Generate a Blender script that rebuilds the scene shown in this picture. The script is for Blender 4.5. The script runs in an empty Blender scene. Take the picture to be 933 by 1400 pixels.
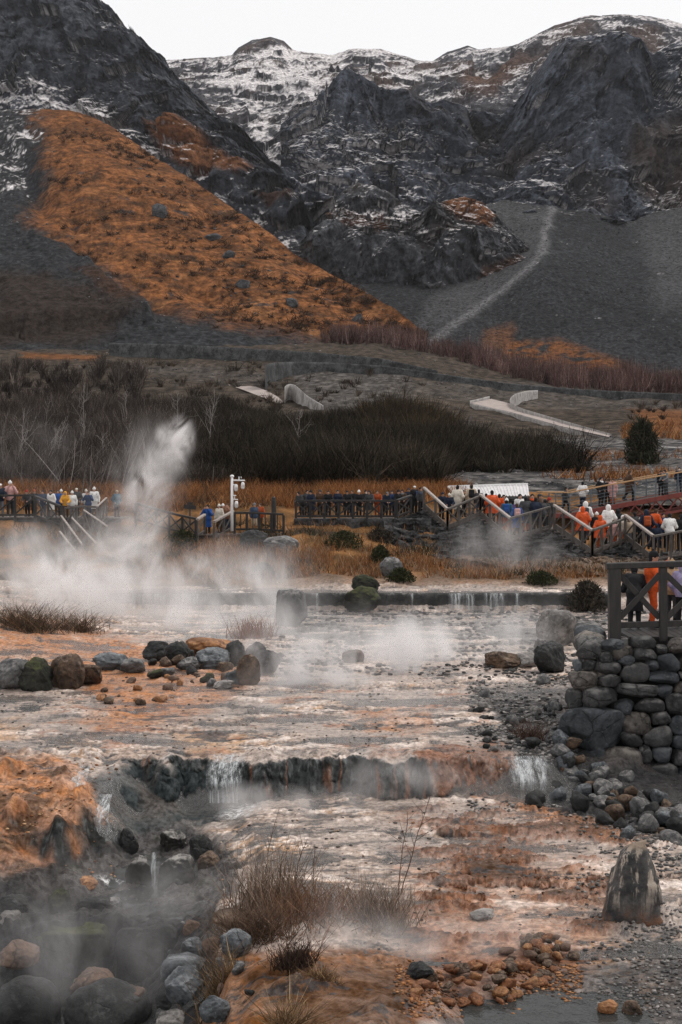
import bpy, bmesh, math, random
import numpy as np
from mathutils import Vector, Matrix
R = math.radians
rng = np.random.default_rng(7)
random.seed(7)
scene = bpy.context.scene
COL = scene.collection

# ------------------------------------------------------------------ camera
F = 1900.0; W0, H0 = 933.0, 1400.0; CZ = 6.0
PITCH = -math.atan(50 / F)
cam_d = bpy.data.cameras.new('camera'); cam = bpy.data.objects.new('camera', cam_d); COL.objects.link(cam)
cam.location = (0, 0, CZ); cam.rotation_euler = (R(90) + PITCH, 0, 0)
cam_d.sensor_fit = 'VERTICAL'; cam_d.sensor_height = 36.0; cam_d.lens = F / H0 * 36.0
cam_d.clip_start = 0.2; cam_d.clip_end = 6000
scene.camera = cam
FW = np.array([0, math.cos(PITCH), math.sin(PITCH)]); UP = np.array([0, -math.sin(PITCH), math.cos(PITCH)])

def at(px, py, Y):
    """world point at distance Y (world y) that is seen at photo pixel (px, py)"""
    px, py, Y = np.broadcast_arrays(np.asarray(px, float), np.asarray(py, float), np.asarray(Y, float))
    a = (px - W0 / 2) / F; b = (H0 / 2 - py) / F
    dy = FW[1] + UP[1] * b; dz = FW[2] + UP[2] * b
    return np.stack([a / dy * Y, Y, CZ + dz / dy * Y], -1)
def proj(x, y, z):
    d = y * FW[1] + (z - CZ) * FW[2]; u = y * UP[1] + (z - CZ) * UP[2]
    return W0 / 2 + F * x / d, H0 / 2 - F * u / d

# ------------------------------------------------------------------ noise (numpy gradient noise)
_pr = np.random.default_rng(3)
_perm = _pr.permutation(256); _perm = np.concatenate([_perm, _perm, _perm])
_g = _pr.normal(size=(256, 3)); _g /= np.linalg.norm(_g, axis=1)[:, None]
def pnoise(p):
    p = np.asarray(p, float); i = np.floor(p).astype(np.int64); f = p - i; i &= 255
    u = f * f * f * (f * (f * 6 - 15) + 10)
    out = None
    vals = []
    for dx in (0, 1):
        for dy in (0, 1):
            for dz in (0, 1):
                h = _perm[_perm[_perm[i[..., 0] + dx] + i[..., 1] + dy] + i[..., 2] + dz]
                g = _g[h]
                vals.append(g[..., 0] * (f[..., 0] - dx) + g[..., 1] * (f[..., 1] - dy) + g[..., 2] * (f[..., 2] - dz))
    ux, uy, uz = u[..., 0], u[..., 1], u[..., 2]
    a = vals[0] + (vals[1] - vals[0]) * uz; b = vals[2] + (vals[3] - vals[2]) * uz
    c = vals[4] + (vals[5] - vals[4]) * uz; d = vals[6] + (vals[7] - vals[6]) * uz
    e = a + (b - a) * uy; g2 = c + (d - c) * uy
    return (e + (g2 - e) * ux) * 1.5
def fbm(p, octv=5, gain=.5, lac=2.03):
    p = np.asarray(p, float); s = 0; a = 1; n = 0
    for k in range(octv):
        s = s + a * pnoise(p + k * 17.31); n += a; a *= gain; p = p * lac
    return s / n
def ridged(p, octv=4, gain=.5, lac=2.03):
    p = np.asarray(p, float); s = 0; a = 1; n = 0
    for k in range(octv):
        s = s + a * (1 - 2.2 * np.abs(pnoise(p + k * 9.7))); n += a; a *= gain; p = p * lac
    return s / n
_ft = np.random.default_rng(11).uniform(-1, 1, (256, 8))
def facet(P, lam, seed=0, tilt=.9):
    """broken rock: every cell of a random tessellation is a tilted flat facet"""
    q = np.asarray(P, float) / lam + seed * 3.17; i0 = np.floor(q).astype(np.int64); best = np.full(q.shape[:-1], 1e9); out = np.zeros(q.shape[:-1])
    for dx in (-1, 0, 1):
        for dy in (-1, 0, 1):
            for dz in (-1, 0, 1):
                c = i0 + np.array([dx, dy, dz]); m = c & 255; t = _ft[_perm[_perm[_perm[m[..., 0]] + m[..., 1]] + m[..., 2]]]
                d = q - (c + .5 + .42 * t[..., :3]); d2 = np.sum(d * d, -1); b = d2 < best
                best = np.where(b, d2, best); out = np.where(b, t[..., 3] * .6 + tilt * np.sum(t[..., 4:7] * d, -1), out)
    return out
def blur(a, n=4):
    for _ in range(n):
        for ax in (0, 1):
            a = (np.roll(a, 1, ax) + a * 2 + np.roll(a, -1, ax)) / 4
    return a
def sst(x, a, b):
    t = np.clip((x - a) / (b - a), 0, 1); return t * t * (3 - 2 * t)
def lerp(a, b, t): return a + (b - a) * t
def mixc(c, col, w): return c + (np.asarray(col, float) - c) * w[..., None]
def polymask(px, py, poly, soft):
    """1 inside the polygon, falls to 0 over `soft` outside its edge"""
    poly = np.asarray(poly, float); n = len(poly); ins = np.zeros(px.shape, bool); d2 = np.full(px.shape, 1e18)
    for i in range(n):
        x0, y0 = poly[i]; x1, y1 = poly[(i + 1) % n]
        c = ((y0 > py) != (y1 > py)) & (px < (x1 - x0) * (py - y0) / (y1 - y0 + 1e-12) + x0); ins ^= c
        ex, ey = x1 - x0, y1 - y0; t = np.clip(((px - x0) * ex + (py - y0) * ey) / (ex * ex + ey * ey + 1e-9), 0, 1)
        d2 = np.minimum(d2, (px - x0 - t * ex) ** 2 + (py - y0 - t * ey) ** 2)
    d = np.sqrt(d2); d = np.where(ins, -d, d)
    return 1 - sst(d, -soft * .5, soft * .5)
def linemask(px, py, pts, w):
    d2 = np.full(px.shape, 1e18)
    for (x0, y0), (x1, y1) in zip(pts[:-1], pts[1:]):
        ex, ey = x1 - x0, y1 - y0; t = np.clip(((px - x0) * ex + (py - y0) * ey) / (ex * ex + ey * ey + 1e-9), 0, 1)
        d2 = np.minimum(d2, (px - x0 - t * ex) ** 2 + (py - y0 - t * ey) ** 2)
    return np.exp(-d2 / (w * w))

# ------------------------------------------------------------------ mesh helpers
def mk_mesh(name, v, f, smooth=True, col=None, wet=None):
    """v (N,3); f: (M,k) array or list of arrays of the same k"""
    me = bpy.data.meshes.new(name)
    v = np.ascontiguousarray(v, np.float32)
    fs = f if isinstance(f, list) else [f]
    fs = [np.asarray(x, np.int32) for x in fs if len(x)]
    me.vertices.add(len(v)); me.vertices.foreach_set('co', v.ravel())
    nl = sum(x.size for x in fs); nf = sum(len(x) for x in fs)
    me.loops.add(nl); me.loops.foreach_set('vertex_index', np.concatenate([x.ravel() for x in fs]))
    me.polygons.add(nf)
    st = []; o = 0
    for x in fs:
        st.append(o + np.arange(len(x)) * x.shape[1]); o += x.size
    me.polygons.foreach_set('loop_start', np.concatenate(st).astype(np.int32))
    me.polygons.foreach_set('use_smooth', np.full(nf, smooth, bool))
    me.update(calc_edges=True)
    if col is not None:
        a = me.color_attributes.new('Col', 'FLOAT_COLOR', 'POINT')
        c = np.ones((len(v), 4), np.float32); c[:, :3] = np.clip(col, 0, 1); a.data.foreach_set('color', c.ravel())
    if wet is not None:
        a = me.attributes.new('wet', 'FLOAT', 'POINT'); a.data.foreach_set('value', np.asarray(wet, np.float32).ravel())
    return me
def tag(o, label=None, cat=None, group=None, kind=None):
    if label: o['label'] = label
    if cat: o['category'] = cat
    if group: o['group'] = group
    if kind: o['kind'] = kind
    return o
def link(name, me, mat=None, parent=None, loc=None, rz=None):
    o = bpy.data.objects.new(name, me); COL.objects.link(o)
    if mat is not None and me is not None and len(me.materials) == 0: me.materials.append(mat)
    if parent is not None: o.parent = parent
    if loc is not None: o.location = tuple(float(q) for q in loc)
    if rz is not None: o.rotation_euler = (0, 0, rz)
    return o
def empty(name, loc=(0, 0, 0), rz=0):
    return link(name, None, None, None, loc, rz)
def grid_faces(nr, nc):
    i = np.arange(nr - 1)[:, None] * nc + np.arange(nc - 1)[None, :]
    return np.stack([i, i + 1, i + nc + 1, i + nc], -1).reshape(-1, 4)
def grid_normals(P):
    du = np.gradient(P, axis=1); dv = np.gradient(P, axis=0)
    n = np.cross(du, dv); n /= np.linalg.norm(n, axis=-1)[..., None] + 1e-12
    s = np.sign(n[..., 2:3]); s[s == 0] = 1
    return n * s

class MB:
    """collects boxes, bars and tubes; build() links them as ONE mesh object"""
    def __init__(s): s.v = []; s.f4 = []; s.f3 = []; s.n = 0
    def add(s, v, f4=None, f3=None):
        v = np.asarray(v, float)
        if f4 is not None and len(f4): s.f4.append(np.asarray(f4) + s.n)
        if f3 is not None and len(f3): s.f3.append(np.asarray(f3) + s.n)
        s.v.append(v); s.n += len(v); return s
    def bar(s, p, q, w, h, up=(0, 0, 1), bev=.12):
        """rectangular bar from p to q, w across, h along up, with bevelled long edges"""
        p = np.asarray(p, float); q = np.asarray(q, float); d = q - p; L = np.linalg.norm(d); d = d / (L + 1e-9)
        up = np.asarray(up, float)
        if abs(d @ up) > .95: up = np.array([0, 1., 0]) if abs(d[1]) < .9 else np.array([1., 0, 0])
        sx = np.cross(d, up); sx /= np.linalg.norm(sx); u = np.cross(sx, d)
        b = min(w, h) * bev; a, c = w / 2, h / 2
        prof = [(-a + b, -c), (a - b, -c), (a, -c + b), (a, c - b), (a - b, c), (-a + b, c), (-a, c - b), (-a, -c + b)]
        ring = np.array([sx * x + u * z for x, z in prof])
        v = np.concatenate([ring + p, ring + q])
        f = [(i, (i + 1) % 8, 8 + (i + 1) % 8, 8 + i) for i in range(8)]
        f += [(0, 3, 2, 1), (0, 7, 4, 3), (7, 6, 5, 4), (8, 9, 10, 11), (8, 11, 12, 15), (15, 12, 13, 14)]
        return s.add(v, f)
    def box(s, c, d, rz=0):
        c = np.asarray(c, float); ax = np.array([math.cos(rz), math.sin(rz), 0]) * d[0] / 2
        return s.bar(c - ax, c + ax, d[1], d[2])
    def tube(s, pts, rad, n=7, cap=True):
        pts = np.asarray(pts, float); m = len(pts); rad = np.broadcast_to(rad, (m,))
        t = np.gradient(pts, axis=0); t /= np.linalg.norm(t, axis=1)[:, None] + 1e-9
        ref = np.array([0, 0, 1.]) if abs(t[:, 2]).mean() < .8 else np.array([1., 0, 0])
        a = np.cross(t, ref); a /= np.linalg.norm(a, axis=1)[:, None] + 1e-9; b = np.cross(t, a)
        th = np.arange(n) / n * 2 * math.pi
        v = (pts[:, None] + rad[:, None, None] * (np.cos(th)[None, :, None] * a[:, None] + np.sin(th)[None, :, None] * b[:, None])).reshape(-1, 3)
        i = np.arange(m - 1)[:, None] * n; j = np.arange(n)[None]
        f = np.stack([i + j, i + (j + 1) % n, i + n + (j + 1) % n, i + n + j], -1).reshape(-1, 4)
        f3 = None
        if cap:
            v = np.concatenate([v, pts[:1], pts[-1:]]); k = m * n
            f3 = [(k, (q + 1) % n, q) for q in range(n)] + [(k + 1, (m - 1) * n + q, (m - 1) * n + (q + 1) % n) for q in range(n)]
        return s.add(v, f, f3)
    def sph(s, c, r, nu=10, nv=7):
        c = np.asarray(c, float); r = np.broadcast_to(r, (3,))
        th = np.arange(nu) / nu * 2 * math.pi; ph = np.linspace(0, math.pi, nv + 2)[1:-1]
        v = np.array([[math.sin(p) * math.cos(t), math.sin(p) * math.sin(t), math.cos(p)] for p in ph for t in th] + [[0, 0, 1], [0, 0, -1]])
        f = [(i * nu + j, (i + 1) * nu + j, (i + 1) * nu + (j + 1) % nu, i * nu + (j + 1) % nu) for i in range(nv - 1) for j in range(nu)]
        k = nu * nv
        f3 = [(k, j, (j + 1) % nu) for j in range(nu)] + [(k + 1, (nv - 1) * nu + (j + 1) % nu, (nv - 1) * nu + j) for j in range(nu)]
        return s.add(v * r + c, f, f3)
    def mesh(s, name, smooth=False):
        f = []
        if s.f4: f.append(np.concatenate(s.f4))
        if s.f3: f.append(np.concatenate(s.f3))
        return mk_mesh(name, np.concatenate(s.v), f, smooth)
    def build(s, name, mat, parent=None, loc=None, rz=None, smooth=False):
        return link(name, s.mesh(name, smooth), mat, parent, loc, rz)

# ------------------------------------------------------------------ materials
class NT:
    def __init__(s, name, world=None):
        if world: s.t = world.node_tree
        else:
            s.m = bpy.data.materials.new(name); s.m.use_nodes = True; s.t = s.m.node_tree
        s.t.nodes.clear()
    def n(s, typ, **kw):
        nd = s.t.nodes.new(typ)
        for k, v in kw.items():
            if k.startswith('i_'):
                key = k[2:]; key = int(key) if key.isdigit() else key.replace('_', ' ')
                s.set(nd.inputs[key], v)
            else: setattr(nd, k, v)
        return nd
    def set(s, inp, v):
        if hasattr(v, 'node'): s.t.links.new(v, inp)
        elif isinstance(v, (tuple, list)) and len(v) == 3 and inp.type == 'RGBA': inp.default_value = (*v, 1)
        else: inp.default_value = v
    def math(s, op, a, b=0.0, c=None, clamp=False):
        nd = s.n('ShaderNodeMath', operation=op, use_clamp=clamp); s.set(nd.inputs[0], a); s.set(nd.inputs[1], b)
        if c is not None: s.set(nd.inputs[2], c)
        return nd.outputs[0]
    def mix(s, f, a, b, mode='MIX'):
        nd = s.n('ShaderNodeMix', data_type='RGBA', blend_type=mode); s.set(nd.inputs[0], f); s.set(nd.inputs[6], a); s.set(nd.inputs[7], b); return nd.outputs[2]
    def ramp(s, x, a, b, lo=0.0, hi=1.0):
        nd = s.n('ShaderNodeMapRange', interpolation_type='SMOOTHSTEP'); s.set(nd.inputs[0], x)
        nd.inputs[1].default_value = a; nd.inputs[2].default_value = b; nd.inputs[3].default_value = lo; nd.inputs[4].default_value = hi
        return nd.outputs[0]
    def noise(s, vec, scale, det=4, rough=.6, dist=0.0):
        nd = s.n('ShaderNodeTexNoise'); s.set(nd.inputs['Vector'], vec); nd.inputs['Scale'].default_value = scale
        nd.inputs['Detail'].default_value = det; nd.inputs['Roughness'].default_value = rough; nd.inputs['Distortion'].default_value = dist
        return nd.outputs[0]
    def obj(s, random=True):
        tc = s.n('ShaderNodeTexCoord').outputs['Object']
        if not random: return tc
        oi = s.n('ShaderNodeObjectInfo').outputs['Random']
        v = s.n('ShaderNodeVectorMath', operation='ADD'); s.set(v.inputs[0], tc)
        cm = s.n('ShaderNodeCombineXYZ'); m = s.math('MULTIPLY', oi, 37.0)
        for i in range(3): s.set(cm.inputs[i], m)
        s.set(v.inputs[1], cm.outputs[0]); return v.outputs[0]
    def scale3(s, vec, xyz):
        v = s.n('ShaderNodeVectorMath', operation='MULTIPLY'); s.set(v.inputs[0], vec); v.inputs[1].default_value = xyz; return v.outputs[0]
    def bump(s, h, strength, dist):
        b = s.n('ShaderNodeBump'); b.inputs['Strength'].default_value = strength; b.inputs['Distance'].default_value = dist; s.set(b.inputs['Height'], h); return b.outputs[0]
    def out(s, surf=None, vol=None):
        o = s.n('ShaderNodeOutputMaterial')
        if surf is not None: s.t.links.new(surf, o.inputs['Surface'])
        if vol is not None: s.t.links.new(vol, o.inputs['Volume'])
        return s.m
    def pbsdf(s, base, rough, normal=None, **kw):
        p = s.n('ShaderNodeBsdfPrincipled'); s.set(p.inputs['Base Color'], base); s.set(p.inputs['Roughness'], rough)
        if normal is not None: s.set(p.inputs['Normal'], normal)
        for k, v in kw.items(): s.set(p.inputs[k.replace('_', ' ')], v)
        return p.outputs[0]

def mat_vc(name, nscale, var=.5, bscale=None, bstr=.5, bdist=.1, rough=.9, wet=False, spec=.3, nstretch=(1, 1, 1)):
    """land cover from the mesh's Col attribute, broken up by fine noise"""
    t = NT(name); co = t.scale3(t.obj(False), nstretch)
    a = t.n('ShaderNodeAttribute', attribute_name='Col').outputs['Color']
    n1 = t.noise(co, nscale, 6, .65); n2 = t.noise(co, nscale * 5.3, 3, .6)
    k = t.math('ADD', t.ramp(n1, .3, .7, 1 - var, 1 + var), t.math('MULTIPLY', t.math('SUBTRACT', n2, .5), var))
    base = t.mix(1.0, a, t.n('ShaderNodeCombineColor', i_0=k, i_1=k, i_2=k).outputs[0], 'MULTIPLY')
    h = t.noise(co, bscale or nscale * 2, 7, .65)
    nb = t.bump(h, bstr, bdist)
    if wet:
        w = t.n('ShaderNodeAttribute', attribute_name='wet').outputs['Fac']
        w2 = t.math('MULTIPLY', w, t.ramp(n1, .35, .6, .45, 1.15), clamp=True)
        r = t.math('SUBTRACT', rough, t.math('MULTIPLY', w2, rough - .22))
        return t.out(t.pbsdf(base, r, nb, **{'Specular_IOR_Level': t.math('MULTIPLY', w2, .55)}))
    return t.out(t.pbsdf(base, rough, nb, **{'Specular_IOR_Level': spec}))

def mat_rock(name, c1, c2, scale=3.0, bstr=.6, bdist=.04, rough=.75, top=None, topw=.5, spots=None, spec=.4):
    t = NT(name); co = t.obj()
    n1 = t.noise(co, scale, 6, .65, .4); n2 = t.noise(co, scale * 4.5, 4, .6)
    base = t.mix(t.ramp(t.math('ADD', t.math('MULTIPLY', n1, .65), t.math('MULTIPLY', n2, .35)), .36, .64), c1, c2)
    if spots:
        base = t.mix(t.ramp(t.noise(co, scale * 3.1, 5, .7), .57, .68), base, spots)
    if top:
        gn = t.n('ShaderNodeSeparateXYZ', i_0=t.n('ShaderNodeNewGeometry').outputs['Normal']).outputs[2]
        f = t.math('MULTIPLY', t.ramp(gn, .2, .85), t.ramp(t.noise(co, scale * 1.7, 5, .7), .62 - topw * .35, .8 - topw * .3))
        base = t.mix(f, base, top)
    vo = t.n('ShaderNodeTexVoronoi', feature='DISTANCE_TO_EDGE'); t.set(vo.inputs['Vector'], t.mix(.12, co, t.n('ShaderNodeTexNoise', i_Scale=scale * 1.5).outputs[1])); vo.inputs['Scale'].default_value = scale * .8
    crk = t.math('MULTIPLY', t.ramp(vo.outputs['Distance'], .0, .035, 1, 0), t.ramp(t.noise(co, scale * .6, 3), .48, .6))
    base = t.mix(t.math('MULTIPLY', crk, .65), base, (.012, .011, .010))
    base = t.mix(t.ramp(t.noise(co, scale * 9, 4, .7), .60, .72, 0, .6), base, tuple(min(1, q * 2.2) for q in c2))
    base = t.mix(t.ramp(t.noise(co, scale * .45, 3, .5), .5, .68, 0, .5), base, tuple(q * .55 for q in c1))
    h = t.math('SUBTRACT', t.math('ADD', t.noise(co, scale * 2.2, 8, .68), t.math('MULTIPLY', t.noise(co, scale * 11, 4, .6), .35)), t.math('MULTIPLY', crk, .3))
    return t.out(t.pbsdf(base, t.ramp(n2, .3, .7, rough - .15, rough + .1), t.bump(h, bstr, bdist), **{'Specular_IOR_Level': spec}))

def mat_plain(name, c, rough=.7, var=.25, scale=14., bstr=.2, bdist=.01, metal=0.0, spec=.4, stretch=(1, 1, 1)):
    t = NT(name); co = t.scale3(t.obj(), stretch)
    n1 = t.noise(co, scale, 5, .6)
    k = t.ramp(n1, .3, .7, 1 - var, 1 + var)
    base = t.mix(1.0, c, t.n('ShaderNodeCombineColor', i_0=k, i_1=k, i_2=k).outputs[0], 'MULTIPLY')
    return t.out(t.pbsdf(base, rough, t.bump(t.noise(co, scale * 2, 4), bstr, bdist), Metallic=metal, **{'Specular_IOR_Level': spec}))
# ------------------------------------------------------------------ world, sun, colour management
w = bpy.data.worlds.new('World'); scene.world = w; w.use_nodes = True
t = NT('w', world=w)
SUN_EL, SUN_AZ = R(52), R(62)      # azimuth clockwise from +Y: high beyond the right-hand cliff
sky = t.n('ShaderNodeTexSky', sky_type='NISHITA', sun_disc=False, sun_elevation=SUN_EL, sun_rotation=SUN_AZ, air_density=1.0, dust_density=3.0)
hs = t.n('ShaderNodeHueSaturation', i_Saturation=.25, i_Value=1.0, i_Color=sky.outputs[0])
# a closed white cloud deck: most of the clear sky's gradient is hidden by it
mx = t.mix(.88, hs.outputs[0], (8.6, 8.55, 8.6))
bg = t.n('ShaderNodeBackground', i_Color=mx, i_Strength=.12)
t.t.links.new(bg.outputs[0], t.n('ShaderNodeOutputWorld').inputs[0])
sd = bpy.data.lights.new('sun', 'SUN'); sd.energy = 1.5; sd.angle = R(16); sd.color = (1, .95, .88)
sun = link('sun', sd); sun.rotation_euler = (R(90) - SUN_EL, 0, math.pi - SUN_AZ + 2 * math.pi)
_d = Vector((math.sin(SUN_AZ) * math.cos(SUN_EL), math.cos(SUN_AZ) * math.cos(SUN_EL), math.sin(SUN_EL)))
sun.rotation_euler = (-_d).to_track_quat('-Z', 'Y').to_euler()
vs = scene.view_settings; vs.view_transform = 'Standard'; vs.look = 'None'; vs.exposure = 0.0; vs.gamma = 1; vs.use_curve_mapping = False
cy = scene.cycles
try:
    cy.use_denoising = True; cy.denoiser = 'OPENIMAGEDENOISE'; cy.denoising_prefilter = 'NONE'; cy.denoising_input_passes = 'RGB_ALBEDO_NORMAL'
    cy.max_bounces = 8; cy.diffuse_bounces = 3; cy.glossy_bounces = 3; cy.transmission_bounces = 4; cy.transparent_max_bounces = 24
    cy.sample_clamp_indirect = 2.0; cy.sample_clamp_direct = 4.0; cy.volume_bounces = 3; cy.volume_step_rate = 1.0; cy.volume_max_steps = 96; cy.use_adaptive_sampling = True
except Exception as e: print(e)

# ------------------------------------------------------------------ ground of the spring terraces
PXC = np.array([-300, 0, 70, 140, 200, 260, 310, 360, 450, 560, 640, 690, 750, 820, 933, 1250.])
TAB = [
 (7.0,  [-1.4, -1.4, -1.4, -1.4, -1.2, -.6, .1, .3, .3, .2, -.12, -.15, -.15, -.15, -.1, 0]),
 (15.0, [-1.4, -1.4, -1.4, -1.4, -1.2, -.6, .15, .38, .4, .3, -.12, -.12, -.12, -.10, -.06, 0]),
 (16.2, [-1.4, -1.4, -1.4, -1.4, -1.2, -.5, .22, .36, .36, .26, .0, -.04, -.10, -.09, -.05, .03]),
 (17.0, [-1.4, -1.4, -1.4, -1.4, -1.2, -.6, -.1, -.12, -.15, -.15, -.05, 0, -.02, -.04, 0, .1]),
 (18.5, [-1.4, -1.4, -1.4, -1.4, -1.2, -.6, -.05, .12, .14, .0, 0, 0, 0, 0, .02, .1]),
 (19.8, [-1.1, -1.3, -1.4, -1.4, -1.35, -.7, -.15, .14, .16, .05, 0, 0, 0, 0, .02, .1]),
 (20.25, [-.5, -.6, -.6, -.55, -.6, -.62, -.25, .06, .1, .03, 0, 0, 0, 0, .02, .1]),
 (21.0, [-.2, -.35, -.62, -.68, -.68, -.64, -.3, 0, .03, .02, .02, .02, .02, .02, .03, .1]),
 (21.9, [.1, .05, -.35, -.64, -.66, -.52, -.25, 0, .02, .03, .03, .03, .03, .03, .04, .1]),
 (22.6, [.4, .35, .2, -.35, -.55, -.45, -.2, 0, .03, .04, .04, .04, .04, .03, .04, .1]),
 (23.5, [.6, .55, .5, .25, -.38, -.35, -.15, .02, .04, .05, .05, .05, .03, .02, .02, .1]),
 (24.6, [.7, .66, .66, .50, -.15, -.24, -.12, .03, .05, .06, .06, .05, .0, 0, .02, .1]),
 (25.4, [.72, .70, .68, .60, .10, -.10, -.04, .05, .07, .07, .08, .02, -.08, -.02, 0, .1]),
 (25.85, [.75, .72, .72, .7, .65, .62, .58, .62, .65, .66, .72, .6, .02, 0, .02, .1]),
 (26.3, [.78, .75, .75, .75, .74, .74, .72, .76, .78, .78, .8, .72, .55, .15, .05, .1]),
 (27.5, [.8, .8, .8, .8, .78, .78, .78, .8, .8, .8, .8, .76, .72, .45, .1, .2]),
 (30.0, [.84, .84, .84, .84, .82, .82, .82, .82, .82, .82, .82, .8, .78, .8, .9, 1.0]),
 (34.0, [1.0, .95, .92, .9, .9, .9, .88, .88, .88, .88, .88, .88, .86, .9, 1.0, 1.0]),
 (40.0, [1.5, 1.2, 1.05, .95, .92, .92, .9, .9, .9, .9, .9, .9, .9, .9, .95, 1.0]),
 (46.0, [1.8, 1.5, 1.2, 1.0, .96, .95, .95, .95, .95, .95, .95, .95, .95, .95, .95, 1.0]),
 (51.9, [1.9, 1.5, 1.3, 1.1, 1.0, .97, .95, .95, .95, .95, .95, .95, .95, .95, 1.0, 1.2]),
 (52.4, [2.0, 1.7, 1.6, 1.55, 1.52, 1.52, 1.52, 1.52, 1.52, 1.52, 1.52, 1.52, 1.52, 1.4, 1.3, 1.4]),
 (54.5, [2.1, 1.8, 1.65, 1.58, 1.56, 1.56, 1.56, 1.56, 1.6, 1.62, 1.62, 1.62, 1.62, 1.62, 1.7, 1.7]),
 (58.0,  [2.3, 1.9, 1.8, 1.75, 1.7, 1.68, 1.7, 1.8, 2.0, 2.0, 1.95, 1.9, 1.85, 1.8, 1.8, 1.8]),
 (63.0,  [2.7, 2.4, 2.3, 2.2, 2.2, 2.2, 2.4, 2.6, 2.75, 2.4, 2.2, 2.1, 2.0, 1.95, 1.95, 1.95]),
 (67.0,  [3.1, 3.0, 2.9, 2.8, 2.8, 2.9, 3.1, 3.2, 3.25, 2.8, 2.4, 2.3, 2.2, 2.1, 2.1, 2.1]),
 (70.5,  [3.6, 3.6, 3.5, 3.4, 3.4, 3.5, 3.6, 3.7, 3.7, 3.4, 2.9, 2.6, 2.4, 2.3, 2.3, 2.3]),
 (75.0, [4.1, 4.1, 4.1, 4.0, 4.0, 4.1, 4.2, 4.25, 4.3, 4.5, 4.4, 4.0, 3.6, 3.3, 3.2, 3.2]),
 (80.0, [4.5, 4.5, 4.5, 4.5, 4.5, 4.5, 4.6, 4.6, 4.7, 4.9, 4.9, 4.7, 4.4, 4.2, 4.1, 4.1]),
 (84.0, [4.7, 4.7, 4.7, 4.7, 4.7, 4.7, 4.8, 4.8, 4.9, 5.1, 5.2, 5.1, 4.9, 4.8, 4.7, 4.7])]
TY = np.array([r[0] for r in TAB]); TZ = np.array([r[1] for r in TAB], float)
def table(px, Y):
    px = np.clip(px, PXC[0], PXC[-1] - 1e-3); Y = np.clip(Y, TY[0], TY[-1] - 1e-4)
    i = np.clip(np.searchsorted(PXC, px, 'right') - 1, 0, len(PXC) - 2); j = np.clip(np.searchsorted(TY, Y, 'right') - 1, 0, len(TY) - 2)
    u = (px - PXC[i]) / (PXC[i + 1] - PXC[i]); v = (Y - TY[j]) / (TY[j + 1] - TY[j]); u = u * u * (3 - 2 * u)
    return (TZ[j, i] * (1 - u) + TZ[j, i + 1] * u) * (1 - v) + (TZ[j + 1, i] * (1 - u) + TZ[j + 1, i + 1] * u) * v
def gbase(x, y):
    """broad ground level, with wandering edges"""
    q = np.stack([x, y, np.zeros_like(x)], -1)
    wx = fbm(q / 2.3, 3) * .9; wy = fbm(q * np.array([1, .5, 1]) / 1.5 + 31.7, 4) * 1.0
    amp = np.clip(y / 26, .5, 2.5)
    y2 = y + wy * amp * np.where((y > 50) & (y < 54), 0.0, 1); x2 = x + wx * amp * .8
    return table(W0 / 2 + F * x2 / y2, y2)
def gdetail(q):
    """ripples, crusts and pits of the sinter; they run across the flow"""
    q2 = q * np.array([.6, 1.35, 1.0]); w = fbm(q / .8 + 12, 3)[..., None] * .35
    a = fbm((q2 + w) / .95, 4); b = ridged((q2 + w) / .33 + 5, 4, .55); c = fbm(q2 / .11 + 3, 3, .6)
    ter = (a * 5 + fbm(q / .3, 3) * .5); st = np.floor(ter) + sst(ter - np.floor(ter), .55, .95)
    pl = ridged((q2 + w * .4) * np.array([.8, 1.25, 1]) / .14 + 31, 3, .55)
    crisp = sst(fbm(q / np.array([2.2, 1.5, 1]) + 71, 3), -.22, .28)          # smooth wet sheets alternate with crusty ground
    return (.30 + .85 * crisp) * (st * .012 + a * .014 + (b - .2) * .030 + c * .020 + (pl - .2) * .016)
def gheight(x, y):
    z = gbase(x, y); q = np.stack([x, y, np.zeros_like(x)], -1)
    px = W0 / 2 + F * x / y
    up = sst(y, 53.5, 57)
    flow = 1 - up
    z = z + flow * gdetail(q) * np.clip(y / 24, .8, 1.5) + up * (fbm(q / 2.5, 5) * .35)
    # lumps and humps: orange bank left, front hump, islets
    lump = sst(fbm(q / .8 + 40, 4), -.05, .45)
    bank = sst(140 - px, -20, 30) * sst(y, 20.8, 22.2) * (1 - sst(y, 25.5, 27))
    hump = sst(px, 290, 330) * (1 - sst(px, 540, 585)) * (1 - sst(y, 16.6, 17.1))
    z = z + lump * (bank * .28 + hump * .13)
    face = np.exp(-((y - 25.75) / .5) ** 2) * sst(px, 150, 230) * (1 - sst(px, 690, 720))
    z = z + face * (ridged(np.stack([x / .35, y / .9, z * .6], -1), 4) * .12)
    isl = sst(fbm(q * np.array([.55, 1.3, 1]) / .9 + 140, 5, .6) + .25 * fbm(q / .13 + 21, 3, .65), .02, .24) * sst(y, 17.2, 18) * (1 - sst(y, 24.5, 25.2)) * sst(px, 540, 600)
    rough = np.maximum(sst(-.05 - z, 0, .2) * (1 - sst(y, 24.5, 25.2)) * (y > 19.5), bank * .4)
    z = z + rough * (ridged(q / .55 + 51, 4, .55) * .14 + fbm(q / .22 + 9, 3) * .05)
    return z + isl * .09
def ghit(px, py):
    """ground point seen at photo pixel (px, py)"""
    Y = np.concatenate([np.arange(8, 30, .02), np.arange(30, 84, .06)])
    P = at(px, py, Y); z = gbase(P[:, 0], P[:, 1]); below = np.nonzero(P[:, 2] <= z)[0]
    k = below[0] if len(below) else len(Y) - 1
    return np.array([P[k, 0], P[k, 1], z[k]])

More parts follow.
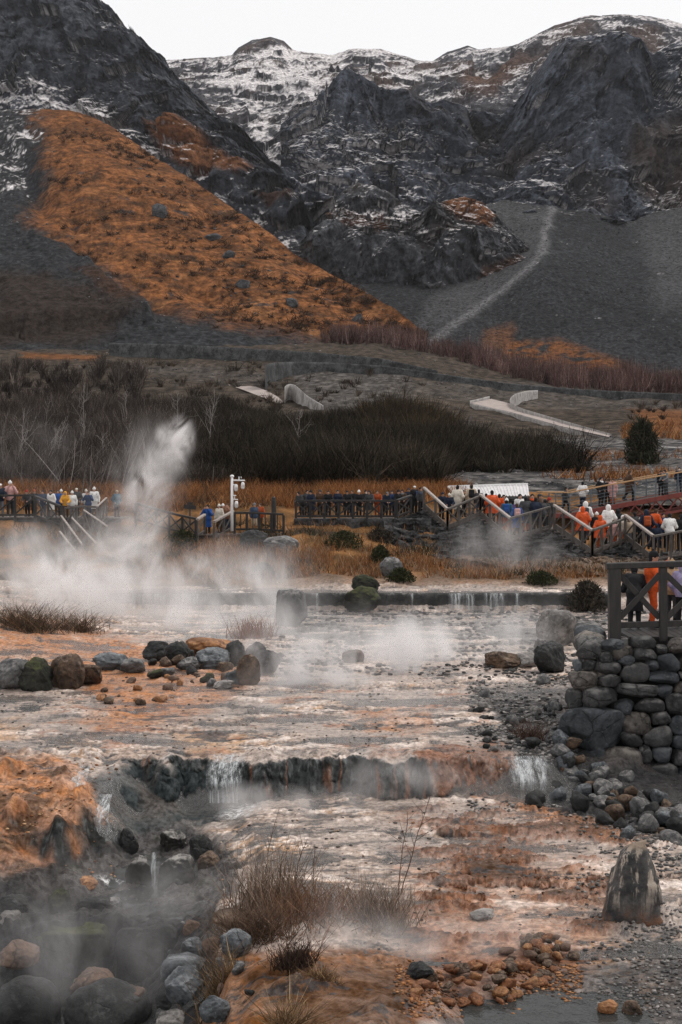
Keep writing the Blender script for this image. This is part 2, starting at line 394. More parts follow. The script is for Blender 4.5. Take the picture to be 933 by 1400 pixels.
pyr = np.concatenate([np.arange(1640, 1420, -4.0), np.arange(1420, 700, -1.15)])
Yr = 5.6 * F / (pyr - 650); Yr = Yr[(Yr < 84)]
Yr = np.unique(np.concatenate([[6.5, 7.5, 8.5], Yr, np.arange(24.9, 26.7, .032), np.arange(19.7, 20.5, .04), np.arange(Yr.max(), 84.5, .25)]))
keep = np.concatenate([[True], np.diff(Yr) > .012]); Yr = Yr[keep]
pxc = np.concatenate([np.arange(-900, -330, 14.0), np.arange(-330, -30, 6.0), np.arange(-30, 965, 1.35), np.arange(965, 1270, 6.0), np.arange(1270, 2000, 14.0)])
YY, PX = np.meshgrid(Yr, pxc, indexing='ij'); XX = (PX - W0 / 2) / F * YY
ZZ = gheight(XX, YY); ZB = gbase(XX, YY)
GP = np.stack([XX, YY, ZZ], -1)
_sl = np.abs(np.gradient(ZZ, axis=0)) / (np.gradient(YY, axis=0) + 1e-6)
_fw = sst(_sl, .5, 1.3) * (YY > 19.4) * (YY < 27)
_qf = np.stack([XX / .42, YY / 2.0, ZZ / .5], -1)
_fw = _fw * (.3 + .7 * sst(PX, 150, 210))
GP[..., 1] -= _fw * (.16 * fbm(_qf, 3) + .10 * ridged(_qf * 2.1 + 4, 3) + .05 * ridged(_qf * 5.3, 3))
GP[..., 0] += _fw * .06 * fbm(_qf * 2 + 20, 3)
q = np.stack([XX, YY, 0 * XX], -1)
wrp = fbm(q / .9, 4); wrp2 = fbm(q / .9 + 50, 4)
sx, sy = proj(XX, YY, ZB); k = 22
sx = sx + wrp * k * 1.6; sy = sy + wrp2 * k
n1 = fbm(q / .5 + 8, 5, .6); n2 = fbm(q / .13 + 21, 4, .65); n3 = fbm(q * np.array([.6, 1.5, 1]) / .7 + 60, 5, .65); nb = fbm(q / 2.2 + 90, 4)
GD = gdetail(np.stack([XX, YY, 0 * XX], -1)); gdl = (GD - GD.mean()) / GD.std()
C_SIN = np.array([.42, .315, .255]); C_WHT = np.array([.72, .61, .545]); C_GRY = np.array([.115, .10, .092]); C_DRK = np.array([.026, .025, .026])
C_ORG = np.array([.42, .165, .055]); C_RST = np.array([.20, .066, .019]); C_OCH = np.array([.52, .29, .14]); C_BRN = np.array([.055, .028, .014]); C_TEAL = np.array([.022, .028, .029]); C_MOSS = np.array([.05, .055, .02])
c = np.broadcast_to(C_SIN, GP.shape).copy()
c = mixc(c, C_OCH, sst(nb + n1 * .5, .1, .35) * .65)
c = mixc(c, C_WHT, sst(gdl * .35 + n2 * .9 + nb * .3, .3, .52) * .85)
c = mixc(c, C_GRY, sst(n3 * 1.1 + n2 * .6 + nb * .5 - gdl * .10, .10, .21) * .9)
pits = sst(n2 * .8 + n3 * .6 - gdl * .22, .22, .40)
crp = sst(fbm(q / np.array([2.2, 1.5, 1]) + 71, 3), -.22, .28); sheet_ = (1 - crp) * .75
c = mixc(c, np.array([.41, .34, .30]) * (1 + .25 * n3[..., None]), sheet_)
# broad colour zones of the spring deposit
def zone(poly, soft, col, w, brk=.6):
    global c
    m = polymask(sx, sy, poly, soft)
    c = mixc(c, col, np.clip(m * w * (1 - brk + brk * sst(n1 + n2 * .6 + wrp * .5, -.35, .25)), 0, 1))
    return m
mid = polymask(sx, sy, [(-300, 905), (300, 900), (760, 900), (760, 1035), (-300, 1035)], 40)
c = mixc(c, C_GRY * 1.25, mid * sst(n3 + n2 * .6, -.15, .3) * .8 * sst(420 - sx, -150, 150))
zone([(-300, 850), (60, 845), (200, 880), (220, 945), (200, 1000), (60, 900), (-300, 905)], 30, C_ORG, .95, .45)
zone([(100, 880), (330, 885), (370, 925), (260, 980), (120, 1010), (110, 985), (215, 945)], 26, C_ORG, .85, .5)
zone([(-300, 985), (40, 985), (20, 1010), (-300, 1012)], 14, C_OCH, .7)
zone([(230, 1000), (340, 1005), (330, 1030), (250, 1040)], 12, C_OCH, .7)
zone([(480, 965), (590, 970), (600, 1000), (500, 1000)], 16, C_ORG, .6)
zone([(560, 1025), (690, 1015), (700, 1090), (600, 1095), (590, 1050)], 12, C_RST, .95, .35)
zone([(640, 1085), (740, 1085), (890, 1150), (880, 1165), (700, 1110)], 14, C_ORG, .8)
zone([(-300, 1030), (90, 1040), (140, 1080), (150, 1160), (100, 1200), (-300, 1215)], 16, C_ORG, .95, .4)
zone([(-300, 1120), (40, 1110), (110, 1150), (60, 1200), (-300, 1210)], 18, C_RST, .8, .5)
zone([(140, 1085), (210, 1075), (240, 1110), (200, 1130)], 14, C_ORG, .6)
for pl in ([(620, 1130), (690, 1130), (690, 1152), (630, 1155)], [(610, 1170), (720, 1175), (730, 1215), (640, 1215)], [(660, 1155), (740, 1158), (735, 1172), (665, 1172)], [(760, 1130), (830, 1132), (820, 1145)], [(560, 1230), (640, 1225), (650, 1250), (580, 1255)]):
    zone(pl, 14, C_BRN, .9, .3); zone([(x + 8, y - 8) for x, y in pl], 22, C_RST, .5)
zone([(560, 1180), (820, 1180), (830, 1290), (560, 1300)], 60, C_ORG, .45, .7)
zone([(590, 1255), (830, 1290), (800, 1330), (560, 1330)], 40, np.array([.33, .155, .09]), .7, .5)
zone([(270, 1305), (570, 1300), (580, 1450), (240, 1450)], 20, C_RST * np.array([1.1, 1.25, 1.1]), 1.0, .3)
zone([(330, 1330), (470, 1315), (560, 1330), (570, 1450), (420, 1450)], 26, C_BRN, .8, .5)
zone([(560, 1310), (790, 1300), (800, 1345), (720, 1400), (560, 1400)], 20, C_RST, .8, .4)
zone([(780, 1320), (1300, 1290), (1300, 1640), (600, 1640), (600, 1395)], 24, C_DRK, .92, .25)
isr = polymask(sx, sy, [(540, 1105), (700, 1100), (860, 1140), (840, 1300), (540, 1300)], 50); iq = fbm(q * np.array([.55, 1.3, 1]) / .9 + 140, 5, .6)
c = mixc(c, C_RST * 1.2, isr * sst(iq + n2 * .3, -.02, .16) * .75); c = mixc(c, C_BRN, isr * sst(iq + n2 * .4, .12, .28) * .9)
ism = polymask(sx, sy, [(60, 930), (700, 930), (700, 1035), (60, 1035)], 40); c = mixc(c, C_RST * 1.5, ism * sst(iq + n2 * .3, .16, .3) * .6); c = mixc(c, C_DRK * 1.4, ism * sst(fbm(q * np.array([.5, 1.6, 1]) / .8 + 170, 5, .6), .17, .27) * .85)
ilf = polymask(sx, sy, [(280, 1095), (600, 1095), (620, 1250), (300, 1250)], 40); c = mixc(c, C_GRY * .8, ilf * sst(fbm(q * np.array([.5, 1.5, 1]) / .7 + 190, 5, .6), .05, .22) * .8)
c = mixc(c, C_DRK * 1.6, pits * .85)
c = c * (1 + .9 * np.clip(n2, -.5, .6))[..., None]
bk = polymask(sx, sy, [(-300, 1030), (90, 1040), (150, 1160), (100, 1215), (-300, 1215)], 20)
c = mixc(c, C_BRN * 1.3, bk * sst(n1 * .8 + n3 * .6 + nb * .4, .02, .26) * .85); c = mixc(c, C_OCH, bk * sst(n2 + nb * .3, .2, .4) * .3)
# dark wet faces: the terrace edge, the gully and its banks, the right-hand rubble bed
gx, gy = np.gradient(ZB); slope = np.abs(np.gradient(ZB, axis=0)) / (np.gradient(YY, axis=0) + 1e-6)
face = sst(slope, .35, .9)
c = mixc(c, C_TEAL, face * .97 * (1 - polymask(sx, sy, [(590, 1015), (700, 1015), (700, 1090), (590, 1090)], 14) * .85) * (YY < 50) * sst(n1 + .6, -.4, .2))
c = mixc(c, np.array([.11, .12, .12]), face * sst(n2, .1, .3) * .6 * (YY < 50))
stk = sst(fbm(np.stack([XX / .12, YY * .1, ZZ * .8], -1), 4), .22, .36)
c = mixc(c, C_RST, face * stk * .6 * (YY < 30) * (YY > 25))
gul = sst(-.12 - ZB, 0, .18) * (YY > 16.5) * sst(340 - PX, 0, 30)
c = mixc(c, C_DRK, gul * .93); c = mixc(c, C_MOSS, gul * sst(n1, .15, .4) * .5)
c = mixc(c, C_TEAL * 1.2, polymask(sx, sy, [(120, 1068), (190, 1050), (330, 1060), (335, 1120), (270, 1130), (180, 1150)], 16) * .9 * sst(n1 + .5, -.4, .2))
c = mixc(c, C_DRK, (1 - sst(YY, 20, 22)) * sst(290 - PX, 0, 25) * .9)
rb = zone([(660, 960), (800, 930), (800, 1045), (933, 1060), (1300, 1050), (1300, 1150), (933, 1150), (860, 1140), (760, 1110), (690, 1085), (700, 1040)], 16, C_DRK * 1.3, .93, .25)
zone([(745, 1022), (1300, 1030), (1300, 1140), (870, 1142), (760, 1104)], 14, C_DRK * 1.3, .95, .1)
zone([(640, 945), (730, 945), (760, 985), (700, 1010)], 14, C_DRK * 1.3, .8, .5)
# upper bank: straw grass and dark earth
up = sst(YY, 53.0, 56.5); ec = lerp(np.array([.10, .058, .03]), np.array([.26, .13, .055]), sst(fbm(q / 1.7 + 4, 4), -.2, .35)[..., None])
ec = mixc(ec, np.array([.26, .19, .15]), sst(sy, 775, 800) * .6)
ec = mixc(ec, np.array([.045, .04, .034]), sst(fbm(q / 3.1 + 14, 4), .0, .35) * .8)
c = c * (1 - up[..., None]) + ec * up[..., None]
pond = sst(YY, 42, 46) * (1 - sst(YY, 52, 52.2)) * sst(PX, 300, 420)
c = mixc(c, C_DRK * 1.5, pond * .75 * sst(n3 + n2, -.3, .2))
wet = (1 - up) * np.clip(.45 + .35 * sst(n3, -.1, .25) + .45 * sheet_, 0, 1); wet = np.maximum(wet, face * .8); wet = np.maximum(wet, gul * .9)
drk = sst(.06 - c.mean(-1), 0, .03)
wet = wet * (1 - .55 * drk)
dry = polymask(sx, sy, [(-300, 1030), (90, 1040), (150, 1160), (-300, 1215)], 20) + polymask(sx, sy, [(270, 1305), (570, 1300), (580, 1450), (240, 1450)], 20)
wet = np.clip(wet - dry * .4, 0, 1)
m_ground = mat_vc('spring_deposit', 9.0, .4, 30.0, .8, .03, .85, wet=True)
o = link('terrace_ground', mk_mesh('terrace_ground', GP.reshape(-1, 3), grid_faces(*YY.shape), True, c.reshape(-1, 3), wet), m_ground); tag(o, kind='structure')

# ------------------------------------------------------------------ water
def mat_water(name, tint, bscale, bstr, rough=.06, clear=.55, ior=1.33):
    t = NT(name); co = t.scale3(t.obj(False), (1, 1.0, 1))
    h = t.math('ADD', t.noise(co, bscale, 5, .6, .5), t.math('MULTIPLY', t.noise(co, bscale * 3.7, 3, .6), .4))
    nb = t.bump(h, bstr, .06)
    gl = t.n('ShaderNodeBsdfGlossy', i_Color=(1, 1, 1), i_Roughness=rough, i_Normal=nb)
    tr = t.n('ShaderNodeBsdfTransparent', i_Color=tint)
    df = t.n('ShaderNodeBsdfDiffuse', i_Color=tuple(q * .35 for q in tint))
    a = t.n('ShaderNodeMixShader', i_0=clear); t.t.links.new(df.outputs[0], a.inputs[1]); t.t.links.new(tr.outputs[0], a.inputs[2])
    fr = t.n('ShaderNodeFresnel', i_IOR=ior, i_Normal=nb)
    m = t.n('ShaderNodeMixShader', i_0=fr.outputs[0]); t.t.links.new(a.outputs[0], m.inputs[1]); t.t.links.new(gl.outputs[0], m.inputs[2])
    return t.out(m.outputs[0])
m_film = mat_water('shallow_water', (.84, .82, .80), 7.0, .7, .1, clear=.8)
m_pool = mat_water('dark_water', (.20, .21, .205), 4.0, .16, clear=.5, ior=1.22)
m_pond = mat_water('rippled_water', (.55, .55, .54), 2.2, 1.0, .1)
def water(name, Ys, pxs, zf, mat, amp=.012, sc=(.5, .22)):
    Yg, Pg = np.meshgrid(Ys, pxs, indexing='ij'); Xg = (Pg - W0 / 2) / F * Yg
    q = np.stack([Xg / sc[0], Yg / sc[1], 0 * Xg], -1); Z = zf(Xg, Yg, Pg) + amp * fbm(q, 3)
    return tag(link(name, mk_mesh(name, np.stack([Xg, Yg, Z], -1).reshape(-1, 3), grid_faces(*Yg.shape)), mat), kind='structure')
def film_z(x, y, p):
    b = gbase(x, y); q = np.stack([x, y, 0 * x], -1)
    off = -.002 + .05 * fbm(q * np.array([.5, 1.2, 1]) / 1.5 + 33, 3)
    return b + off
water('stream_water', np.concatenate([np.arange(17.1, 25.2, .05), np.arange(26.4, 43, .1)]), np.arange(-320, 1240, 4.0), film_z, m_film)
water('pond_water', np.arange(41, 51.95, .12), np.arange(150, 1250, 4.0), lambda x, y, p: .955 + 0 * x + sst(44 - y, 0, 3) * -.06, m_pond, .03, (.45, .3))
water('upper_stream_water', np.arange(52.5, 56.4, .2), np.arange(-200, 900, 6.0), lambda x, y, p: 1.57 + 0 * x, m_pond, .01)
water('pool_water', np.arange(9, 17.2, .08), np.arange(545, 1250, 5.0), lambda x, y, p: -.06 + 0 * x, m_pool, .008)
water('gully_water', np.arange(20.3, 23.2, .06), np.arange(60, 345, 4.0), lambda x, y, p: -.56 + .16 * sst(y, 21.9, 22.6), m_pool, .008)
water('lower_pool_water', np.arange(10, 20.2, .1), np.arange(-330, 300, 5.0), lambda x, y, p: -1.22 + 0 * x, m_pool, .006)
# ------------------------------------------------------------------ mountains and hillside
HAZE = 3.6e-5
LOFT = {}
def L(*pts): return np.array(pts, float)
def loft(name, lines, segs, pxs, disp, cover, mat, back=(220, -120)):
    """skin a terrain through cross lines given as (px, py, distance) control points, front to crest, then a far slope behind"""
    rows = []
    for l in lines:
        py = np.interp(pxs, l[:, 0], l[:, 1]); Y = np.interp(pxs, l[:, 0], l[:, 2]); rows.append(np.stack([py, Y], -1))
    rows = np.array(rows); n = len(rows); out = []
    for i in range(n - 1):
        p0, p1, p2, p3 = rows[max(i - 1, 0)], rows[i], rows[i + 1], rows[min(i + 2, n - 1)]
        for s in range(segs[i]):
            t = s / segs[i]
            m1 = (p2 - p0) * .35; m2 = (p3 - p1) * .35
            h = (2 * t**3 - 3 * t**2 + 1) * p1 + (t**3 - 2 * t**2 + t) * m1 + (-2 * t**3 + 3 * t**2) * p2 + (t**3 - t**2) * m2
            out.append(h)
    out.append(rows[-1]); A = np.array(out)
    PXg = np.broadcast_to(pxs, A.shape[:2]); P = at(PXg, A[..., 0], A[..., 1])
    py = A[..., 0].copy(); v = np.broadcast_to(np.linspace(0, 1, len(A))[:, None], PXg.shape)
    if back:
        nb = 14; tb = np.linspace(0, 1, nb + 1)[1:, None]
        X = np.broadcast_to(P[-1, :, 0], (nb, len(pxs))); Yb = P[-1, :, 1] + back[0] * tb; Zb = P[-1, :, 2] + back[1] * tb ** 1.3
        P = np.concatenate([P, np.stack([X, Yb, Zb], -1)]); py = np.concatenate([py, np.broadcast_to(py[-1], (nb, len(pxs)))])
        PXg = np.broadcast_to(pxs, P.shape[:2]); v = np.concatenate([v, np.ones((nb, len(pxs)))])
    P = disp(P, PXg, py, v); LOFT[name] = P.reshape(-1, 3)[::2]; N = grid_normals(P); c = cover(P, PXg, py, N, v)
    return tag(link(name, mk_mesh(name, P.reshape(-1, 3), grid_faces(*P.shape[:2]), True, c.reshape(-1, 3)), mat), kind='structure')
CONC = {}
def cliffdisp(big, med, fine, lam=70., aniso=2.6, dirv=(0, -1, .15), base=1.0, crest=.25, key=None):
    dv = np.array(dirv); dv = dv / np.linalg.norm(dv)
    def f(P, px, py, v):
        w = np.stack([fbm(P / lam * .7 + 3 + 11 * k, 3) for k in range(3)], -1) * 16; w2 = np.stack([fbm(P / (lam * .12) + 5 + 7 * k, 3) for k in range(3)], -1) * lam * .05
        s = np.array([1, 1, 1 / aniso]); q = (P + w) * s; qs = (P + w * .6 + w2) * s
        qs = qs + np.stack([qs[..., 2] * .35, 0 * qs[..., 2], -qs[..., 0] * .22], -1)      # strata dip across the face
        gul = np.abs(pnoise(q / (lam * .55) * np.array([1, 1, .45]) + 21)) ; gul = 1 - np.clip(gul * 3.2, 0, 1)   # gullies cut down the face
        d = big * ridged(q / lam, 3) + med * 1.5 * facet(qs, lam * .42, 1) + med * .45 * facet(qs, lam * .15, 2) + fine * .7 * facet(qs, lam * .05, 3) + fine * .55 * fbm(P / (lam * .03), 3, .6) - med * .9 * gul
        CONC['last'] = (blur(d, 5) - d) / (med + fine)
        e = (crest + (1 - crest) * np.clip((1 - v) * 7, 0, 1)) * (base + (1 - base) * sst(v, .05, .3))
        return P + dv * (d * e)[..., None]
    return f
C_CLF = np.array([.029, .031, .036]); C_CLF2 = np.array([.092, .098, .109]); C_SNW = np.array([.72, .68, .68]); C_GRS = np.array([.225, .090, .034]); C_GRS2 = np.array([.092, .041, .019]); C_SCR = np.array([.040, .0415, .045]); C_EAR = np.array([.045, .028, .018])
def conc(): return CONC['last']
def rockc(P, N, lam=60.):
    a = fbm(P / lam * np.array([1, 1, .5]) + 2, 5, .6); b = fbm(P / (lam * .12) * np.array([1, 1, .45]) + 9, 5, .65)
    b2 = fbm(P / (lam * .03) * np.array([1, 1, .5]) + 29, 4, .65)
    c = lerp(C_CLF, C_CLF2, sst(a * .7 + b * .8 + b2 * .6, -.35, .75)[..., None])
    c = c * (1 + .35 * np.clip(facet(P * np.array([1, 1, .6]), lam * .09, 6), -1, 1))[..., None]
    return mixc(c, C_EAR, sst(fbm(P / (lam * .8) + 70, 4), .1, .5) * .45)
def snowmask(P, N, amount, lam=3.2):
    n = fbm(P / lam, 4, .75) + .6 * fbm(P / (lam * 5) + 5, 4) + .5 * fbm(P / (lam * 22) + 15, 3)
    return sst(n * .42 + (N[..., 2] - .55) * .85 + amount + .42 * np.clip(conc(), -.8, .8), .20, .36)
m_mount = mat_vc('mountain_rock', .35, .5, .5, 1.0, 2.2, 1.0, spec=.06)
m_talus = mat_vc('talus', .7, .6, .9, 1.0, 1.2, 1.0, spec=.06)
m_hill = mat_vc('hill_grass', .5, .5, .8, .9, 1.0, 1.0, spec=.05)

# far snowy plateau and the ravine below it
pxs = np.arange(150, 1260, 2.1)
far = [L((150, 500, 520), (430, 490, 520), (1260, 490, 520)),
       L((150, 440, 640), (380, 390, 640), (430, 360, 640), (560, 390, 600), (1260, 420, 600)),
       L((150, 300, 760), (350, 255, 760), (450, 225, 740), (560, 260, 720), (1260, 320, 720)),
       L((150, 170, 900), (250, 155, 900), (330, 170, 900), (450, 155, 870), (560, 170, 860), (640, 165, 860), (1260, 200, 860)),
       L((150, 112, 1080), (220, 108, 1080), (320, 102, 1060), (450, 110, 1030), (560, 114, 1010), (640, 108, 990), (750, 78, 960), (860, 58, 950), (933, 68, 950), (1260, 90, 950)),
       L((150, 92, 1220), (215, 84, 1220), (300, 80, 1220), (318, 77, 1220), (326, 66, 1220), (345, 55, 1220), (370, 50, 1220), (388, 55, 1220), (400, 66, 1220), (420, 73, 1200), (455, 77, 1180), (480, 68, 1160), (520, 66, 1150), (545, 74, 1140), (575, 84, 1130), (592, 85, 1120), (612, 72, 1110), (640, 63, 1100), (655, 70, 1100), (700, 64, 1080), (730, 52, 1060), (760, 35, 1050), (800, 22, 1040), (860, 21, 1040), (900, 27, 1040), (933, 33, 1040), (1260, 70, 1040))]
def far_cover(P, px, py, N, v):
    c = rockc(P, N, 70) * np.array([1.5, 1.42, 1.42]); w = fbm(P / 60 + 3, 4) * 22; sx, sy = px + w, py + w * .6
    am = -.10 + .18 * sst(170 - sy, -30, 70) - .26 * sst(fbm(P / np.array([70, 70, 16]) + 44, 5, .6), -.04, .2)
    brown = sst(fbm(P / 45 + 20, 4), -.05, .3) * sst(190 - sy, 0, 60)
    c = mixc(c, np.array([.12, .085, .072]), brown * .65)
    c = mixc(c, np.array([.16, .08, .045]), polymask(sx, sy, [(640, 115), (700, 92), (735, 88), (700, 110), (670, 140), (620, 140)], 20) * .45)
    butte = polymask(px, py, [(316, 78), (330, 58), (370, 45), (400, 58), (402, 68), (370, 66), (340, 76)], 5)
    am = am - butte * .3 + .22 * polymask(sx, sy, [(330, 170), (360, 170), (420, 250), (440, 330), (415, 330), (390, 255)], 14)
    am = am + .18 * polymask(sx, sy, [(380, 60), (470, 80), (470, 100), (330, 140), (250, 110), (330, 95)], 20) + .12 * polymask(sx, sy, [(520, 90), (600, 90), (620, 120), (520, 120)], 16)
    am = am + .13 * polymask(sx, sy, [(300, 110), (600, 110), (600, 300), (440, 320), (380, 250), (310, 180)], 40)
    return mixc(c, C_SNW, snowmask(P, N, am) * .95)
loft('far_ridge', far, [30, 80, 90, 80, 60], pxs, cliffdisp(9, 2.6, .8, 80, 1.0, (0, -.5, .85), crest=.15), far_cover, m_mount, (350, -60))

# the dark cliff wall on the right, from the pointed peak to the big buttress
pxs = np.arange(385, 1260, 1.9)
wall = [L((385, 300, 640), (450, 280, 660), (560, 300, 650), (640, 300, 650), (720, 305, 650), (850, 320, 645), (933, 310, 640), (1260, 300, 640)),
        L((385, 235, 690), (450, 248, 690), (520, 252, 690), (600, 268, 690), (690, 268, 690), (800, 276, 680), (850, 292, 675), (890, 290, 675), (933, 272, 680), (1260, 270, 680)),
        L((385, 205, 730), (450, 190, 720), (520, 190, 740), (600, 200, 730), (682, 215, 760), (740, 190, 730), (850, 180, 715), (933, 180, 720), (1260, 190, 720)),
        L((385, 168, 760), (425, 152, 755), (448, 124, 740), (460, 104, 740), (473, 89, 738), (486, 97, 740), (505, 110, 745), (530, 122, 755), (560, 128, 765), (590, 140, 765), (608, 134, 765), (630, 142, 770), (655, 152, 785), (680, 160, 800), (700, 150, 800), (718, 125, 790), (735, 98, 780), (752, 75, 770), (775, 56, 760), (810, 50, 755), (852, 47, 750), (872, 57, 752), (893, 77, 760), (906, 68, 765), (933, 55, 765), (1000, 45, 765), (1260, 60, 765))]
def wall_cover(P, px, py, N, v):
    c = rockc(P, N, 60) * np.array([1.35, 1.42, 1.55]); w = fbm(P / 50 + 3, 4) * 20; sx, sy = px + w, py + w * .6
    am = -.13 + .16 * sst(fbm(P / 40 + 8, 4), .0, .4) * sst(sx, 640, 760)
    am = am + .2 * (np.exp(-((v - 1) / .03) ** 2)) * sst(sx, 420, 470)
    am = am + .17 * polymask(sx, sy, [(385, 160), (470, 150), (600, 190), (600, 280), (400, 270)], 30)
    c = mixc(c, C_EAR * 1.4, polymask(sx, sy, [(860, 180), (960, 150), (960, 290), (880, 290), (850, 240)], 30) * .6)
    am = am + .16 * sst(sx, 890, 940) * sst(150 - sy, 0, 60)
    return mixc(c, C_SNW, snowmask(P, N, am, 2.6) * .85)
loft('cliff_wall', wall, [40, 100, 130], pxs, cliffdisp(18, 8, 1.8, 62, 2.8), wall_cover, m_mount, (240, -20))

# talus apron below the wall
pxs = np.arange(480, 1260, 2.2)
tal = [L((480, 520, 400), (1260, 530, 400)),
       L((480, 488, 440), (600, 470, 450), (700, 490, 440), (860, 503, 430), (933, 505, 430), (1260, 505, 430)),
       L((480, 400, 520), (600, 420, 500), (680, 395, 520), (740, 360, 530), (850, 400, 510), (933, 405, 505), (1260, 405, 505)),
       L((480, 320, 620), (600, 300, 640), (650, 288, 650), (690, 276, 660), (750, 285, 650), (800, 290, 645), (850, 302, 640), (868, 303, 640), (893, 293, 645), (933, 282, 650), (1260, 275, 650))]
def tal_disp(P, px, py, v):
    d = 3.0 * fbm(P / 55, 4) + 1.0 * fbm(P / 6, 4, .6) + .45 * fbm(P / 1.6, 3, .6) + 1.5 * linemask(px, py, [(752, 295), (742, 345), (700, 392), (640, 440)], 14) * .5
    CONC['last'] = 0 * d
    return P + np.array([0, -.5, .86]) * d[..., None]
def tal_cover(P, px, py, N, v):
    c = lerp(C_SCR * .62, C_SCR * 1.15, sst(fbm(P / 2.0, 4, .7) + .4 * fbm(P / 40, 3), -.25, .35)[..., None])
    w = fbm(P / 30 + 3, 4) * 16; sx, sy = px + w, py + w * .6
    c = mixc(c, np.array([.20, .195, .20]), np.maximum(linemask(sx * .85 + px * .15, py, [(753, 290), (745, 335), (735, 360), (690, 398), (640, 432), (590, 466)], 6) * .62, polymask(sx, sy, [(870, 305), (900, 290), (960, 280), (960, 410), (905, 420), (885, 350)], 40) * .2))
    c = mixc(c, np.array([.17, .165, .17]), polymask(sx, sy, [(640, 270), (752, 285), (742, 350), (640, 430), (560, 460), (600, 400), (690, 340)], 26) * .25)
    c = mixc(c, C_GRS * .8, polymask(sx, sy, [(690, 462), (760, 460), (860, 500), (860, 520), (690, 510)], 16) * sst(fbm(P / 5 + 4, 4), -.35, .1))
    c = mixc(c, C_GRS * .8, polymask(sx, sy, [(660, 450), (700, 440), (690, 480), (660, 480)], 14) * .5)
    return mixc(c, C_SNW, snowmask(P, N, -.36 + .3 * sst(320 - sy, 0, 40) * sst(fbm(P / 14, 3), -.1, .3), 1.8) * .7)
loft('talus_slope', tal, [20, 70, 90], pxs, tal_disp, tal_cover, m_talus, (60, 10))

# dark crag in the middle of the ravine
pxs = np.arange(405, 745, 1.5)
crag = [L((405, 460, 520), (560, 450, 515), (610, 445, 520), (665, 415, 550), (725, 385, 575), (745, 395, 575)),
        L((405, 425, 540), (440, 425, 540), (560, 415, 530), (610, 420, 530), (665, 398, 535), (725, 368, 550), (745, 380, 550)),
        L((405, 380, 560), (430, 345, 555), (500, 325, 550), (560, 335, 545), (620, 320, 548), (690, 335, 555), (745, 372, 565)),
        L((405, 345, 580), (428, 312, 575), (447, 292, 580), (470, 296, 575), (520, 312, 572), (560, 318, 570), (580, 300, 568), (592, 280, 570), (605, 284, 572), (625, 300, 574), (660, 305, 576), (690, 315, 580), (720, 345, 580), (745, 365, 585)),
        L((405, 330, 610), (430, 300, 610), (447, 285, 610), (470, 262, 620), (490, 250, 625), (515, 255, 622), (540, 273, 615), (575, 290, 600), (592, 277, 590), (612, 276, 600), (635, 268, 610), (660, 275, 605), (680, 295, 600), (700, 318, 598), (724, 350, 595), (745, 364, 600))]
def crag_cover(P, px, py, N, v):
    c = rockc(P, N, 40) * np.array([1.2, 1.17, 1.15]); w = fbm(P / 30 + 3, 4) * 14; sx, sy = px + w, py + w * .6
    c = mixc(c, C_GRS * .8, polymask(sx, sy, [(605, 275), (640, 262), (680, 290), (670, 312), (630, 300)], 10) * .85)
    c = mixc(c, C_GRS * .7, polymask(sx, sy, [(440, 285), (520, 290), (560, 310), (520, 322), (450, 305)], 10) * .6 * sst(fbm(P / 6, 3), -.2, .2))
    c = mixc(c, C_GRS2, polymask(sx, sy, [(660, 360), (720, 350), (700, 390), (600, 430), (640, 400)], 12) * .6)
    am = -.09 + .24 * polymask(sx, sy, [(450, 280), (560, 290), (600, 320), (520, 320), (450, 305)], 12) + .16 * polymask(sx, sy, [(540, 405), (660, 385), (620, 450), (550, 450)], 16)
    c = mixc(c, C_SCR * 1.4, polymask(sx, sy, [(540, 410), (660, 395), (620, 470), (540, 470)], 12) * .8)
    return mixc(c, C_SNW, snowmask(P, N, am, 2.0) * .85)
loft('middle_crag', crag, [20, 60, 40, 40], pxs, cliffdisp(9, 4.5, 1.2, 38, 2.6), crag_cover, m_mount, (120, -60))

# left mountain: dark cliff above, orange grass shoulder below
pxs = np.arange(-330, 440, 1.9)
lcl = [L((-330, 300, 660), (110, 260, 660), (270, 330, 600), (440, 400, 570)),
       L((-330, 200, 690), (0, 185, 690), (110, 175, 685), (200, 225, 655), (270, 275, 625), (345, 320, 590), (400, 350, 565), (440, 375, 555)),
       L((-330, 130, 720), (0, 120, 715), (110, 135, 710), (170, 165, 695), (230, 190, 680), (300, 205, 662), (345, 235, 640), (385, 262, 615), (415, 300, 590), (440, 350, 575)),
       L((-330, 60, 740), (0, 60, 735), (110, 90, 720), (200, 130, 710), (265, 160, 700), (330, 205, 680), (375, 240, 650), (405, 268, 620), (422, 310, 595), (440, 348, 580)),
       L((-330, -40, 800), (0, -40, 790), (60, -5, 780), (120, 5, 770), (170, 45, 760), (210, 90, 750), (240, 112, 740), (290, 158, 720), (330, 195, 700), (375, 235, 670), (405, 262, 640), (422, 305, 610), (440, 345, 590)),
       L((-330, -160, 900), (0, -90, 880), (90, -40, 860), (128, -8, 840), (145, 12, 830), (158, 28, 825), (175, 43, 820), (200, 62, 815), (215, 85, 810), (240, 105, 800), (258, 118, 790), (290, 150, 770), (320, 176, 750), (345, 205, 730), (368, 222, 710), (390, 243, 690), (405, 262, 670), (422, 304, 640), (440, 344, 620))]
